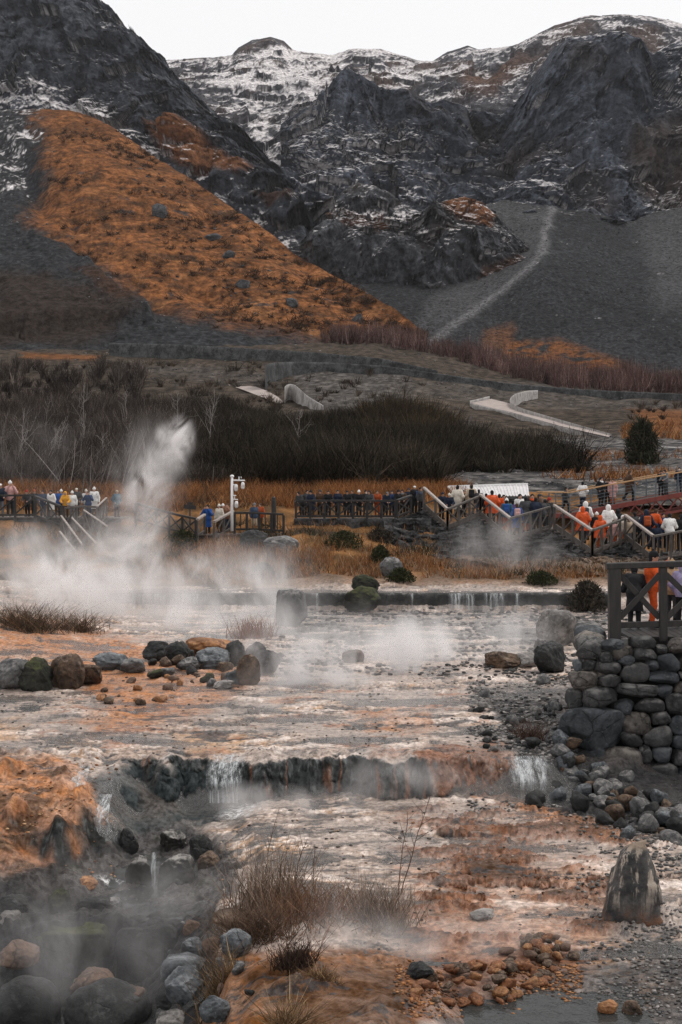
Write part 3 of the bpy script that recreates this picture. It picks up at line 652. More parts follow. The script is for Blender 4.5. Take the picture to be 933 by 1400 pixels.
def lcl_cover(P, px, py, N, v):
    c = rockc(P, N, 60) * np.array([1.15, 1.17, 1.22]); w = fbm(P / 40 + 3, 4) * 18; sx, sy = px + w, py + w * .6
    ledge = polymask(sx, sy, [(205, 180), (270, 190), (345, 232), (330, 245), (250, 235), (225, 215)], 12)
    c = mixc(c, C_GRS * .8, ledge * .85); c = mixc(c, C_GRS2, polymask(sx, sy, [(340, 262), (400, 270), (405, 285), (370, 285)], 10) * .6)
    am = -.12 + .42 * polymask(sx, sy, [(-340, 120), (60, 118), (110, 140), (170, 180), (240, 220), (215, 232), (130, 190), (60, 165), (20, 200), (-340, 220)], 24)
    am = am + .16 * polymask(sx, sy, [(40, -20), (150, -20), (230, 95), (200, 90), (110, 20)], 10)
    am = am + .14 * polymask(sx, sy, [(280, 250), (345, 270), (400, 340), (380, 350), (300, 290)], 14)
    return mixc(c, C_SNW, snowmask(P, N, am, 2.4) * .9)
loft('left_cliff', lcl, [20, 50, 50, 80, 50], pxs, cliffdisp(17, 8, 1.8, 62, 2.3, base=.3), lcl_cover, m_mount, (260, -120))

pxs = np.arange(-330, 584, 1.6)
hil = [L((-330, 500, 380), (0, 492, 385), (200, 490, 390), (440, 488, 395), (520, 505, 395), (584, 530, 400)),
       L((-330, 478, 400), (0, 472, 402), (200, 470, 408), (400, 472, 415), (480, 476, 418), (530, 490, 422), (584, 500, 428)),
       L((-330, 380, 470), (0, 360, 480), (100, 370, 480), (200, 395, 460), (300, 420, 450), (400, 440, 442), (500, 455, 440), (575, 462, 438), (605, 472, 438)),
       L((-330, 260, 560), (0, 235, 580), (60, 225, 580), (110, 225, 570), (200, 270, 540), (270, 310, 520), (330, 345, 500), (420, 390, 480), (500, 425, 460), (575, 457, 445), (605, 471, 444)),
       L((-330, 170, 640), (0, 152, 650), (60, 150, 650), (110, 153, 645), (150, 172, 630), (200, 205, 610), (230, 222, 595), (270, 248, 580), (300, 270, 565), (330, 290, 550), (380, 325, 530), (420, 352, 510), (460, 376, 492), (500, 398, 475), (540, 420, 460), (565, 440, 452), (578, 456, 450), (605, 470, 450))]
def hil_disp(P, px, py, v):
    tl = polymask(px + fbm(P / 30, 3) * 20, py, [(-340, 330), (0, 322), (90, 350), (200, 425), (205, 445), (-340, 460)], 14)
    d = 5 * fbm(P / 60, 4) + 1.1 * fbm(P / 9, 4, .55) + .5 * fbm(P / 2.2, 3, .6) + 6 * tl
    dn = np.stack([P[..., 0] * .9 + P[..., 1] * .25, P[..., 1] * .28, P[..., 2] * .3], -1); cr = 1 - np.clip(np.abs(pnoise((dn + 6 * fbm(P / 30, 3)[..., None]) / 26 + 4)) * 4, 0, 1)
    d = d - 3.0 * cr * sst(fbm(P / 70 + 9, 3), -.25, .2) + .8 * facet(P, 7, 4) * sst(fbm(P / 25 + 33, 3), .0, .3)
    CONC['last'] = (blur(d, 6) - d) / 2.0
    d = d - 4 * linemask(px, py, [(-40, 160), (30, 220), (60, 290)], 16)
    return P + np.array([0, -.5, .86]) * (d * (.4 + .6 * np.clip((1 - v) * 6, 0, 1)))[..., None]
def hil_cover(P, px, py, N, v):
    w = fbm(P / 26 + 3, 4) * 26; w2 = fbm(P / 8 + 13, 4) * 14; sx, sy = px + w + w2, py + w * .6 - w2 * .7
    g = fbm(np.stack([P[..., 0] / 9, P[..., 1] / 9, P[..., 2] / 3], -1), 5, .6) + .6 * fbm(P / 2.2, 4, .65)
    c = lerp(C_GRS2, C_GRS * 1.12, sst(g, -.35, .3)[..., None])
    c = mixc(c, np.array([.34, .155, .065]), sst(fbm(P / 18 + 31, 4) + .4 * fbm(P / 3 + 2, 3), .12, .45) * .55)
    c = mixc(c, C_EAR * .9, sst(fbm(P / np.array([14, 14, 5]) + 61, 5, .65), .12, .34) * .75)
    c = mixc(c, C_SCR * .9, sst(fbm(P / np.array([10, 10, 4]) + 161, 5, .65), .24, .36) * .85)
    scr = lerp(C_SCR * .5, C_SCR * 1.15, sst(fbm(P / 2.4, 4, .7), -.25, .35)[..., None])
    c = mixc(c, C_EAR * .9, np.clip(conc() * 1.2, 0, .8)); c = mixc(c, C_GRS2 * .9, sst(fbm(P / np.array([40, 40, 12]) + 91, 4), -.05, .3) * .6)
    sx = sx + fbm(P / 5 + 3, 4) * 22
    m = np.maximum(polymask(sx, sy, [(-340, 100), (60, 120), (55, 170), (70, 240), (35, 300), (100, 350), (150, 372), (215, 420), (300, 440), (420, 455), (520, 478), (480, 500), (-340, 500)], 34) * 1.0, 0)
    c = c * (1 - m[..., None]) + scr * m[..., None]
    c = mixc(c, C_EAR * .8, polymask(sx, sy, [(-340, 375), (70, 395), (200, 440), (130, 470), (-340, 480)], 20) * .65)
    c = mixc(c, C_GRS2 * .7, polymask(sx, sy, [(100, 390), (170, 400), (205, 432), (160, 430)], 12) * .6)
    snow = polymask(sx, sy, [(-340, 110), (90, 125), (60, 165), (40, 240), (60, 280), (10, 260), (-340, 300)], 20)
    am = -.5 + .66 * snow + .36 * linemask(sx, sy, [(90, 145), (150, 165), (240, 240)], 12)
    return mixc(c, C_SNW, snowmask(P, N, am - (N[..., 2] - .55) * .65, 2.2) * .9)
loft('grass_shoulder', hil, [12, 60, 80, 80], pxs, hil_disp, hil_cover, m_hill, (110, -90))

# valley floor between the boardwalks and the mountain foot
HY = np.array([78, 95, 130, 180, 230, 280, 330, 380, 430, 520, 700.])
HL = np.array([690, 653, 618, 581, 559, 535, 503, 483, 468, 462, 462.]); HR = np.array([690, 660, 632, 605, 580, 560, 540, 524, 508, 500, 500.])
def hz(px, Y):
    py = lerp(np.interp(Y, HY, HL), np.interp(Y, HY, HR), sst(px, 480, 800)); return at(px, py, Y)[..., 2]
def hhit(px, py):
    Y = np.arange(79, 520, .5); P = at(px, py, Y); b = np.nonzero(P[:, 2] <= hz(np.full(len(Y), float(px)), Y))[0]
    k = b[0] if len(b) else len(Y) - 1
    return P[k]
hp = np.arange(-500, 1450, 4.0); hy = np.concatenate([np.geomspace(79, 470, 260), [560, 700]])
Yh, Ph = np.meshgrid(hy, hp, indexing='ij'); P = np.stack([(Ph - W0 / 2) / F * Yh, Yh, hz(Ph, Yh)], -1)
P[..., 2] += fbm(P / 14, 5) * .006 * np.clip(P[..., 1], 0, 300) - .12 * (Yh < 86)
sx, sy = proj(P[..., 0], P[..., 1], P[..., 2]); sx = sx + fbm(P / 12, 3) * 20
c = lerp(np.array([.035, .028, .022]), np.array([.09, .07, .055]), sst(fbm(P / 3, 5, .6), -.3, .3)[..., None])
gr = lerp(C_SCR * .7, np.array([.2, .185, .175]), sst(fbm(P / 1.2, 4, .7), -.25, .3)[..., None])
m = np.maximum(polymask(sx, sy, [(560, 640), (700, 600), (1300, 590), (1300, 690), (560, 690)], 14), polymask(sx, sy, [(390, 505), (480, 500), (560, 505), (570, 540), (500, 560), (430, 560)], 12) * .55)
m = np.maximum(m, polymask(sx, sy, [(120, 500), (330, 500), (400, 530), (600, 520), (1300, 530), (1300, 560), (760, 560), (600, 545), (310, 525)], 10) * .28)
c = c * (1 - m[..., None]) + gr * m[..., None]
c = mixc(c, C_GRS * .8, polymask(sx, sy, [(-300, 655), (300, 662), (620, 650), (620, 692), (-300, 692)], 14) * sst(fbm(P / 2.5 + 7, 4), -.25, .15))
c = mixc(c, C_GRS * .85, np.maximum(polymask(sx, sy, [(860, 560), (1300, 565), (1300, 600), (880, 590)], 10), polymask(sx, sy, [(30, 482), (130, 486), (130, 492), (30, 490)], 4)) * .8)
o = link('valley_floor', mk_mesh('valley_floor', P.reshape(-1, 3), grid_faces(*Yh.shape), True, c.reshape(-1, 3)), m_hill); tag(o, kind='structure')

# thin mountain air over the whole valley: a closed box of even haze
hb_ = [(-1300, -30, -6), (1300, -30, -6), (1300, 1900, -6), (-1300, 1900, -6)]; hv = np.array(hb_ + [(a, b, 620) for a, b, _ in hb_], float)
th_ = NT('haze'); vv = th_.n('ShaderNodeVolumePrincipled'); vv.inputs['Density'].default_value = HAZE; vv.inputs['Color'].default_value = (.93, .94, .97, 1); hm = th_.out(vol=vv.outputs[0])
try: hm.cycles.homogeneous_volume = True
except Exception: pass
tag(link('haze', mk_mesh('haze', hv, np.array([(3, 2, 1, 0), (4, 5, 6, 7), (0, 1, 5, 4), (1, 2, 6, 5), (2, 3, 7, 6), (3, 0, 4, 7)]), False), hm), kind='stuff')
# ------------------------------------------------------------------ materials of built things
M_wood_dark = mat_plain('dark_timber', (.022, .019, .018), .65, .45, 9, .5, .01, stretch=(1, 1, .25))
M_wood = mat_plain('weathered_timber', (.085, .072, .064), .75, .4, 9, .5, .01, stretch=(1, 1, .25))
M_wood_pale = mat_plain('pale_timber', (.33, .28, .255), .7, .3, 9, .4, .01)
M_deck = mat_plain('deck_boards', (.12, .10, .09), .75, .35, 5, .4, .01)
M_white = mat_plain('white_paint', (.78, .77, .76), .45, .06, 6, .1)
M_glass = mat_plain('dark_dome', (.02, .02, .024), .1, .1)
M_red = mat_plain('red_steel', (.16, .030, .022), .5, .25, 5, .2)
M_steel = mat_plain('grey_steel', (.12, .14, .16), .4, .2, 9, .1, metal=.6)
M_brass = mat_plain('varnished_handrail', (.42, .24, .11), .45, .2, 9, .1)
M_roof = mat_plain('white_roof_sheet', (.62, .60, .60), .5, .12, 3, .1)
M_blk = mat_plain('black_plastic', (.012, .012, .013), .5, .2)
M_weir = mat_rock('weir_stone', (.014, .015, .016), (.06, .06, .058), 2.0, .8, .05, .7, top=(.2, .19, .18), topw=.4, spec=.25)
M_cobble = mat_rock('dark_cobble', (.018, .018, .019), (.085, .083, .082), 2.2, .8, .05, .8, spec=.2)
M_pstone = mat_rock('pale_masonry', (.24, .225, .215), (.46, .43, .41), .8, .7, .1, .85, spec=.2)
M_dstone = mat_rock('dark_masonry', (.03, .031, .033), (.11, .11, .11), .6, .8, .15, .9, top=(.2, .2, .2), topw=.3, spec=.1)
M_path = mat_plain('road_surface', (.34, .285, .26), .9, .2, .7, .3, .05)

def zpix(py, Y): return float(at(0, py, Y)[2])

# ------------------------------------------------------------------ weir
nx_ = 330; xs = np.linspace(at(150, 800, 52.2)[0], at(832, 800, 52.2)[0], nx_)
prof = np.array([[0, .75], [0, .95], [0, 1.15], [0, 1.35], [.02, 1.5], [.08, 1.575], [.25, 1.585], [.45, 1.57], [.52, 1.4], [.52, .9]])
V = np.zeros((len(prof), nx_, 3)); V[..., 0] = xs; V[..., 1] = 52.0 + prof[:, 0][:, None]; V[..., 2] = prof[:, 1][:, None]
V[..., 1] += .09 * ridged(V / np.array([.5, .5, .3]), 4) - .04; V[..., 2] += .03 * fbm(V / .4, 4)
tag(link('weir', mk_mesh('weir', V.reshape(-1, 3), grid_faces(len(prof), nx_)), M_weir), 'long low dark stone weir across the steaming stream below the straw bank', 'weir')

# ------------------------------------------------------------------ falling water
def mat_fall():
    t = NT('falling_water'); co = t.scale3(t.obj(), (13, 2.5, .55))
    a = t.ramp(t.noise(co, 2.2, 6, .72), .44, .62)
    gx = t.n('ShaderNodeSeparateXYZ', i_0=t.n('ShaderNodeTexCoord').outputs['Generated']).outputs[0]; ed = t.math('MULTIPLY', t.ramp(gx, 0, .28), t.ramp(gx, .72, 1, 1, 0)); big = t.ramp(t.noise(t.scale3(t.obj(), (4, 1, .3)), 2.0, 3), .35, .6)
    a = t.math('MULTIPLY', t.math('ADD', t.math('MULTIPLY', a, .62), .22), t.math('MULTIPLY', ed, big))
    d = t.pbsdf((.66, .68, .69), .45); tr = t.n('ShaderNodeBsdfTransparent')
    m = t.n('ShaderNodeMixShader', i_0=t.math('MULTIPLY', a, .85)); t.t.links.new(tr.outputs[0], m.inputs[1]); t.t.links.new(d, m.inputs[2])
    return t.out(m.outputs[0])
M_fall = mat_fall()
def curtain(name, top, bot, out=.25, wob=.05, seed=0):
    """sheet of water from a line of lip points to a line of foot points"""
    top = np.array(top, float); bot = np.array(bot, float); n = 40; u = np.linspace(0, 1, n)
    T = np.stack([np.interp(u, np.linspace(0, 1, len(top)), top[:, k]) for k in range(3)], -1); B = np.stack([np.interp(u, np.linspace(0, 1, len(bot)), bot[:, k]) for k in range(3)], -1)
    rows = []
    for s in np.linspace(0, 1, 18):
        p = T + (B - T) * np.array([s, min(1, s * 1.6), s ** 1.7]); p = p + np.array([0, -out, 0]) * math.sin(math.pi * min(1, s * 1.2)) ** 1.0 * .6
        p[:, 1] += wob * fbm(np.stack([u * 9 + seed, u * 0 + s * .6, u * 0], -1), 3); rows.append(p)
    V = np.array(rows); return tag(link(name, mk_mesh(name, V.reshape(-1, 3), grid_faces(18, n)), M_fall), kind='structure')
def gz(px, Y):
    x = (px - W0 / 2) / F * Y; return np.array([x, Y, float(gbase(np.array([x]), np.array([Y]))[0])])
def fall(px0, px1, Yt, zt, Yb, zb, **kw):
    xt = [(px0 - W0 / 2) / F * Yt, (px1 - W0 / 2) / F * Yt]; xb = [(px0 - W0 / 2) / F * Yb, (px1 - W0 / 2) / F * Yb]
    return curtain('waterfall', [(x, Yt, zt) for x in xt], [(x, Yb, zb) for x in xb], **kw)
fall(694, 752, 26.35, .66, 25.55, -.02, seed=1)
fall(700, 745, 26.2, .62, 25.5, -.02, seed=8)
fall(284, 336, 26.2, .74, 25.1, .05, out=.3, seed=2)
fall(302, 318, 26.1, .72, 25.0, .08, out=.35, seed=5)
fall(98, 122, 25.4, .66, 24.3, .42, out=.1, seed=3)
fall(132, 152, 24.2, .42, 23.1, .0, out=.1, seed=4)
fall(206, 213, 22.05, -.02, 21.85, -.5, out=.05, seed=6)
for (a, b_) in ((612, 640), (636, 650), (660, 694), (705, 712), (560, 566), (430, 436)):
    fall(a, b_, 51.98, 1.585, 51.85, .95, out=.06, seed=a)
fall(150, 300, 51.9, 1.57, 51.75, .95, out=.06, seed=11)

# spray and foam where the left cascade lands
def foam(px0, px1, py0, py1, lift=.03, seed=0):
    a, b = np.meshgrid(np.linspace(px0, px1, 70), np.linspace(py0, py1, 40)); Y = np.interp(b, [py0, py1], [ghit((px0 + px1) / 2, py0)[1], ghit((px0 + px1) / 2, py1)[1]]); X = (a - W0 / 2) / F * Y
    Z = gheight(X, Y) + lift + .03 * fbm(np.stack([X / .1, Y / .12, X * 0 + seed], -1), 4); tag(link('foam', mk_mesh('foam', np.stack([X, Y, Z], -1).reshape(-1, 3), grid_faces(40, 70)), M_foam), kind='structure')
_t = NT('foam'); _co = _t.n('ShaderNodeTexCoord'); _gg = _t.n('ShaderNodeVectorMath', operation='MULTIPLY_ADD'); _t.set(_gg.inputs[0], _co.outputs['Generated']); _gg.inputs[1].default_value = (2, 2, 0); _gg.inputs[2].default_value = (-1, -1, 0)
_l = _t.n('ShaderNodeVectorMath', operation='LENGTH'); _t.set(_l.inputs[0], _gg.outputs[0]); _a = _t.math('MULTIPLY', _t.ramp(_l.outputs['Value'], .1, .95, 1, 0), _t.ramp(_t.noise(_t.scale3(_co.outputs['Object'], (1, 1.6, 1)), 9, 6, .7), .38, .62))
_m = _t.n('ShaderNodeMixShader', i_0=_a); _t.t.links.new(_t.n('ShaderNodeBsdfTransparent').outputs[0], _m.inputs[1]); _t.t.links.new(_t.pbsdf((.82, .81, .80), .5), _m.inputs[2]); M_foam = _t.out(_m.outputs[0])
foam(290, 372, 1090, 1124, seed=1); foam(120, 178, 1205, 1222, seed=2); foam(690, 750, 1080, 1092, seed=3)
# ------------------------------------------------------------------ timber railings
def railing(name, pts, label, hgt, cat='railing', post_every=None, posts=None, mats=(None, None, None), brace='X', group=None, railw=.1, stringer=.10, post_ext=.0, lower=.12, postw=.12, closed_post=True, rail_over=0.0):
    """pts: list of floor points (px, py, Y); rails follow them at height hgt (metres); posts, braces and rails are parts"""
    mp, mr, mb = mats
    P = at(np.array([p[0] for p in pts]), np.array([p[1] for p in pts]), np.array([p[2] for p in pts]))
    root = empty(name, P[0]); tag(root, label, cat, group); o0 = P[0]
    P = P - o0
    def lin(t):
        d = np.concatenate([[0], np.cumsum(np.linalg.norm(np.diff(P, axis=0), axis=1))]); return np.array([np.interp(t * d[-1], d, P[:, k]) for k in range(3)]), d[-1]
    Ltot = lin(0)[1]; n = posts or max(1, round(Ltot / (post_every or 1.6)))
    Q = [lin(i / n)[0] for i in range(n + 1)]; up = np.array([0, 0, 1.])
    for q in Q: MB().bar(q - up * (.25 + post_ext), q + up * (hgt - .02), postw, postw, (0, 1, 0)).build('post', mp, root)
    m = MB()
    for a, b in zip(P[:-1], P[1:]):
        d = (b - a) / np.linalg.norm(b - a); m.bar(a + up * (hgt + railw * .3) - d * rail_over, b + up * (hgt + railw * .3) + d * rail_over, railw * 1.5, railw)
    m.build('handrail', mr, root)
    m = MB()
    for a, b in zip(P[:-1], P[1:]): m.bar(a + up * lower, b + up * lower, .06, stringer)
    m.build('bottom_rail', mb, root)
    for a, b in zip(Q[:-1], Q[1:]):
        off = np.array([0, .035, 0])
        if brace in 'XN/':
            MB().bar(a + up * (lower + .05) + off, b + up * (hgt - .05) + off, .05, .07).build('brace', mb, root)
        if brace in 'X\\':
            MB().bar(a + up * (hgt - .05) - off, b + up * (lower + .05) - off, .05, .07).build('brace', mb, root)
        if brace == 'B':
            k = max(2, int(np.linalg.norm(b - a) / .28))
            for i in range(1, k):
                c = a + (b - a) * i / k; MB().bar(c + up * lower, c + up * hgt, .05, .04, (0, 1, 0)).build('baluster', mb, root)
    return root
D3 = (M_wood_dark, M_wood_dark, M_wood_dark); W3 = (M_wood, M_wood, M_wood); S3 = (M_wood, M_wood_pale, M_wood)
# left walkway
railing('timber_railing', [(-60, 708, 70.5), (48, 707, 70.5)], 'dark timber railing of the left walkway, level, with hatted visitors behind it', 1.08, posts=4, mats=D3, brace='/')
railing('timber_railing', [(49, 708, 70.4), (84, 722, 69.0)], 'dark timber railing sloping down between the red hat and the yellow coat', 1.05, posts=2, mats=D3, brace='X')
railing('timber_railing', [(88, 722, 69.2), (112, 719, 69.6), (136, 720, 70.2)], 'short greyish railing in front of the yellow coat and the white hats', .95, posts=3, mats=W3, brace='/')
for pts, lb in (([(82, 757, 66.5), (104, 786, 64.0)], 'lowest pale stair handrail, nearly lost in the big steam plume'), ([(84, 735, 67.5), (113, 776, 64.8)], 'pale sloping stair handrail below the yellow coat, running into the steam'), ([(99, 738, 67.8), (132, 774, 65.2)], 'pale sloping stair handrail below the white hats, running into the steam'), ([(115, 727, 68.5), (147, 750, 66.3)], 'pale sloping handrail below the blue jacket at the head of the stairs'), ([(133, 722, 69), (146, 709, 71)], 'short pale handrail rising beside the white coat')):
    railing('stair_railing', pts, lb, 1.05, posts=3, mats=(M_wood, M_wood_pale, M_wood), brace='X', railw=.06, postw=.09)
# middle walkway
railing('timber_railing', [(186, 713, 67.5), (215, 722, 66.5), (241, 729, 66), (268, 735, 65.5)], 'dark timber railing with crossed braces leading down to the blue coat', .86, posts=5, mats=D3)
railing('stair_railing', [(270, 736, 65.5), (280, 729, 66.5)], 'short pale handrail at the left of the blue coat', .86, posts=1, mats=S3, brace='/')
railing('stair_railing', [(293, 739, 65.8), (319, 724, 67.5)], 'pale handrail rising to the foot of the white camera mast', .86, posts=2, mats=S3, brace='/')
railing('timber_railing', [(321, 727, 67), (346, 727, 67), (388, 729, 67)], 'dark level railing between the camera mast and the thick post', .88, posts=4, mats=D3, brace='B')
# deck railing
railing('timber_railing', [(405, 709, 69.6), (541, 709, 69.6)], 'long dark railing with crossed braces along the stone-fronted deck', .86, posts=7, mats=D3)
railing('timber_railing', [(543, 709, 69.6), (562, 702, 71)], 'short dark railing rising to the black coat at the head of the stairs', .88, posts=1, mats=D3)
# zigzag stairs on the right
RUN = [(580, 693, 71.0), (612, 723, 68.5), (657, 704, 70.2), (698, 738, 66.5), (752, 722, 68.2), (758, 721, 68.0), (810, 757, 64.0), (860, 738, 66.2), (893, 766, 62.8), (965, 752, 65.0)]
railing('stair_railing', [RUN[0], RUN[1]], 'uppermost pale stair handrail, descending beside the navy coats', .95, posts=2, mats=S3, brace='N', stringer=.2, lower=.1)
railing('timber_railing', [RUN[1], RUN[2]], 'landing railing below the cream coat and the beige coat with black backpack', .93, posts=3, mats=W3, brace='X', stringer=.16, lower=.1)
railing('stair_railing', [RUN[2], RUN[3]], 'pale stair handrail descending in front of the orange poncho by the white roof', 1.0, posts=3, mats=S3, brace='N', stringer=.2, lower=.1)
railing('timber_railing', [RUN[3], RUN[4]], 'landing railing in front of the blue coat with the pink bag', 1.0, posts=4, mats=W3, brace='N', stringer=.12, lower=.1)
railing('stair_railing', [RUN[5], RUN[6]], 'pale stair handrail descending in front of the white hooded coat', 1.05, posts=4, mats=S3, brace='N', stringer=.24, lower=.1)
railing('timber_railing', [RUN[6], RUN[7]], 'dark landing railing in front of the round orange poncho', 1.05, posts=4, mats=W3, brace='N', stringer=.12, lower=.1)
railing('stair_railing', [(855, 736, 66.0), RUN[8]], 'lowest pale stair handrail, descending in front of the navy backpack', 1.08, posts=3, mats=S3, brace='N', stringer=.24, lower=.1)
railing('timber_railing', [RUN[8], RUN[9]], 'slatted railing below the white jacket with the black shoulder strap', 1.05, posts=3, mats=W3, brace='B', lower=.1)
# floors of the walkways and stairs
def slab(name, label, fpts, depth, th=.14, cat='walkway', steps=0, bmat=None):
    P = at(np.array([p[0] for p in fpts]), np.array([p[1] for p in fpts]), np.array([p[2] for p in fpts]))
    root = empty(name, P[0]); tag(root, label, cat); m = MB(); b = MB()
    for a, c in zip(P[:-1] - P[0], P[1:] - P[0]):
        k = steps or max(1, int(np.linalg.norm(c - a) / .16))
        for i in range(k):
            q0 = a + (c - a) * i / k; q1 = a + (c - a) * (i + .93) / k; mid = (q0 + q1) / 2; w = np.linalg.norm((q1 - q0)[:2])
            m.bar(mid + [0, .1, -.03], mid + [0, depth, -.03], w, .05)
        for yy in (.2, depth - .1): b.bar(a + [0, yy, -.15], c + [0, yy, -.15], .1, .18)
    m.build('boards', bmat or M_deck, root); b.build('beam', M_wood_dark, root); return root
slab('boardwalk', 'left boardwalk floor under the group with white hats', [(-60, 708, 70.5), (48, 707, 70.5), (165, 708, 70.5)], 3.2)
slab('boardwalk', 'middle boardwalk floor behind the camera mast', [(270, 731, 66), (388, 729, 67)], 2.6)
slab('boardwalk', 'deck floor on the dark stone front, under the row of dark coats', [(403, 709, 69.6), (565, 709, 69.6)], 3.0)
FL = ['uppermost flight of steps beside the navy coats', 'landing boards under the cream coat', 'flight of steps under the orange poncho by the white roof', 'landing boards under the blue coat with the pink bag', None, 'flight of steps under the white hooded coat', 'landing boards under the round orange poncho', 'lowest flight of steps under the navy backpack', 'landing boards under the white jacket with black strap']
for i, lb in enumerate(FL):
    if lb: slab('stair_flight' if i in (0, 2, 5, 7) else 'landing', lb, [RUN[i], RUN[i + 1]], 2.6, cat='stairs' if i in (0, 2, 5, 7) else 'landing', steps=8 if i in (0, 2, 5, 7) else 0)
_rx = np.array([r[0] for r in RUN], float); _rY = np.array([r[2] for r in RUN]); _rz = np.array([zpix(r[1], r[2]) for r in RUN])

# dark cobbled front of the deck and the bank under the stairs
def cobble_wall(name, label, px0, px1, pyb, pyt, Y, mat):
    n = int((px1 - px0) * 1.2); m = 14; xs = np.linspace(at(px0, pyt, Y)[0], at(px1, pyt, Y)[0], n); zb, zt = zpix(pyb, Y), zpix(pyt, Y)
    V = np.zeros((m + 4, n, 3)); V[..., 0] = xs
    V[:m, :, 2] = np.linspace(zb, zt, m)[:, None]; V[m:, :, 2] = zt; V[m:, :, 1] = np.array([.1, .3, .5, .7])[:, None]; V[..., 1] += Y
    d = facet(V * np.array([1, 1, 1.4]), .42, 5) + .5 * ridged(V / .3, 2); V[..., 1] -= .13 * d; V[m:, :, 2] += .04 * d[m:]
    return tag(link(name, mk_mesh(name, V.reshape(-1, 3), grid_faces(m + 4, n)), mat), label, 'wall')
cobble_wall('retaining_wall', 'dark rubble front of the deck below the row of dark coats', 402, 590, 742, 709.5, 69.3, M_cobble)
pxs = np.arange(525, 1080, .9)
bank = [L((525, 760, 63), (620, 765, 62), (700, 778, 60), (800, 785, 58), (900, 800, 56), (1080, 800, 56)),
        L((525, 742, 66), (585, 738, 67.5), (620, 745, 66.3), (655, 735, 67.6), (698, 754, 64.8), (750, 742, 66.2), (810, 772, 62.3), (860, 760, 64), (893, 782, 61), (1080, 775, 63)),
        L((525, 712, 69.2), (560, 704, 70.7), (580, 697, 70.9), (612, 726, 68.4), (655, 708, 70.0), (698, 741, 66.4), (752, 726, 68.0), (810, 760, 63.9), (860, 742, 66.0), (893, 769, 62.7), (965, 755, 64.9), (1080, 748, 66))]
def bank_disp(P, px, py, v):
    d = .30 * facet(P + .1 * fbm(P / .3, 2)[..., None], .55, 3) + .10 * facet(P, .25, 4) + .12 * ridged(P / .4, 2) + .22 * fbm(P / 1.6, 4); return P + np.array([0, -.75, .35]) * (d * sst(1 - v, 0, .12))[..., None]
def bank_cover(P, px, py, N, v):
    c = lerp(np.array([.016, .016, .017]), np.array([.075, .073, .072]), sst(facet(P, .55, 8, .1) + .6 * fbm(P / .2, 3), -.5, .8)[..., None])
    return mixc(c, np.array([.2, .14, .1]), sst(py + fbm(P / 1.5, 3) * 16, 758, 772) * .7)
loft('rubble_bank', bank, [30, 60], pxs, bank_disp, bank_cover, mat_vc('rubble', 3.0, .5, 5.0, .8, .1, .9, spec=.12), (3.5, -1.0))

# ------------------------------------------------------------------ red steel footbridge
root = empty('footbridge', at(745, 706, 74)); tag(root, 'red steel truss footbridge with cable rails and a varnished handrail', 'bridge'); o0 = np.array(root.location)
def bl(px, py0, py1, off=0.0):       # points of the near side
    Y = np.interp(px, [740, 1010], [73.5, 77.5]) + off; return at(px, np.interp(px, [779, 844, 933, 1010], [702, 689, 673, 660]), Y) - o0
BX = [742, 760, 779, 808, 838, 868, 897, 927, 957, 987, 1010]
up = np.array([0, 0, 1.])
def beamline(name, mat, dz, w, h, yo):
    m = MB()
    for a, b in zip(BX[:-1], BX[1:]): m.bar(bl(a, 0, 0) + up * dz + [0, yo, 0], bl(b, 0, 0) + up * dz + [0, yo, 0], w, h)
    return m.build(name, mat, root)
m = MB()
for a in np.arange(742, 1008, 4.5): m.bar(bl(a, 0, 0) + [0, .1, -.05], bl(a, 0, 0) + [0, 2.3, -.05], .15, .05)
m.build('deck', M_deck, root)
beamline('girder', M_red, -.12, .1, .26, 0); beamline('girder', M_red, -.12, .1, .26, 2.4)
beamline('lower_chord', M_red, -1.0, .12, .14, 0); beamline('lower_chord', M_red, -1.0, .12, .14, 2.4)
for side in (0, 2.4):
    beamline('handrail', M_brass, 1.12, .09, .07, side)
    m = MB()
    for dz in (.18, .36, .54, .72, .90): 
        for a, b in zip(BX[:-1], BX[1:]): m.tube([bl(a, 0, 0) + up * dz + [0, side, 0], bl(b, 0, 0) + up * dz + [0, side, 0]], .012, 5, False)
    m.build('cables', M_steel, root)
    for a in BX[1:-1]: MB().bar(bl(a, 0, 0) + [0, side, 0], bl(a, 0, 0) + up * 1.1 + [0, side, 0], .06, .06, (0, 1, 0)).build('post', M_steel, root)
    for a, b in zip(BX[2:-1], BX[3:]):
        mid = (bl(a, 0, 0) + bl(b, 0, 0)) / 2
        MB().bar(bl(a, 0, 0) + up * -.25 + [0, side, 0], mid + up * -.95 + [0, side, 0], .07, .07).build('diagonal', M_red, root)
        MB().bar(mid + up * -.95 + [0, side + .004, 0], bl(b, 0, 0) + up * -.25 + [0, side + .004, 0], .07, .07).build('diagonal', M_red, root)

o0_bridge = o0
_oB = o0
def bl(px, py0, py1, off=0.0, _o=_oB):
    Y = np.interp(px, [740, 1010], [73.5, 77.5]) + off; return at(px, np.interp(px, [779, 844, 933, 1010], [702, 689, 673, 660]), Y) - _o
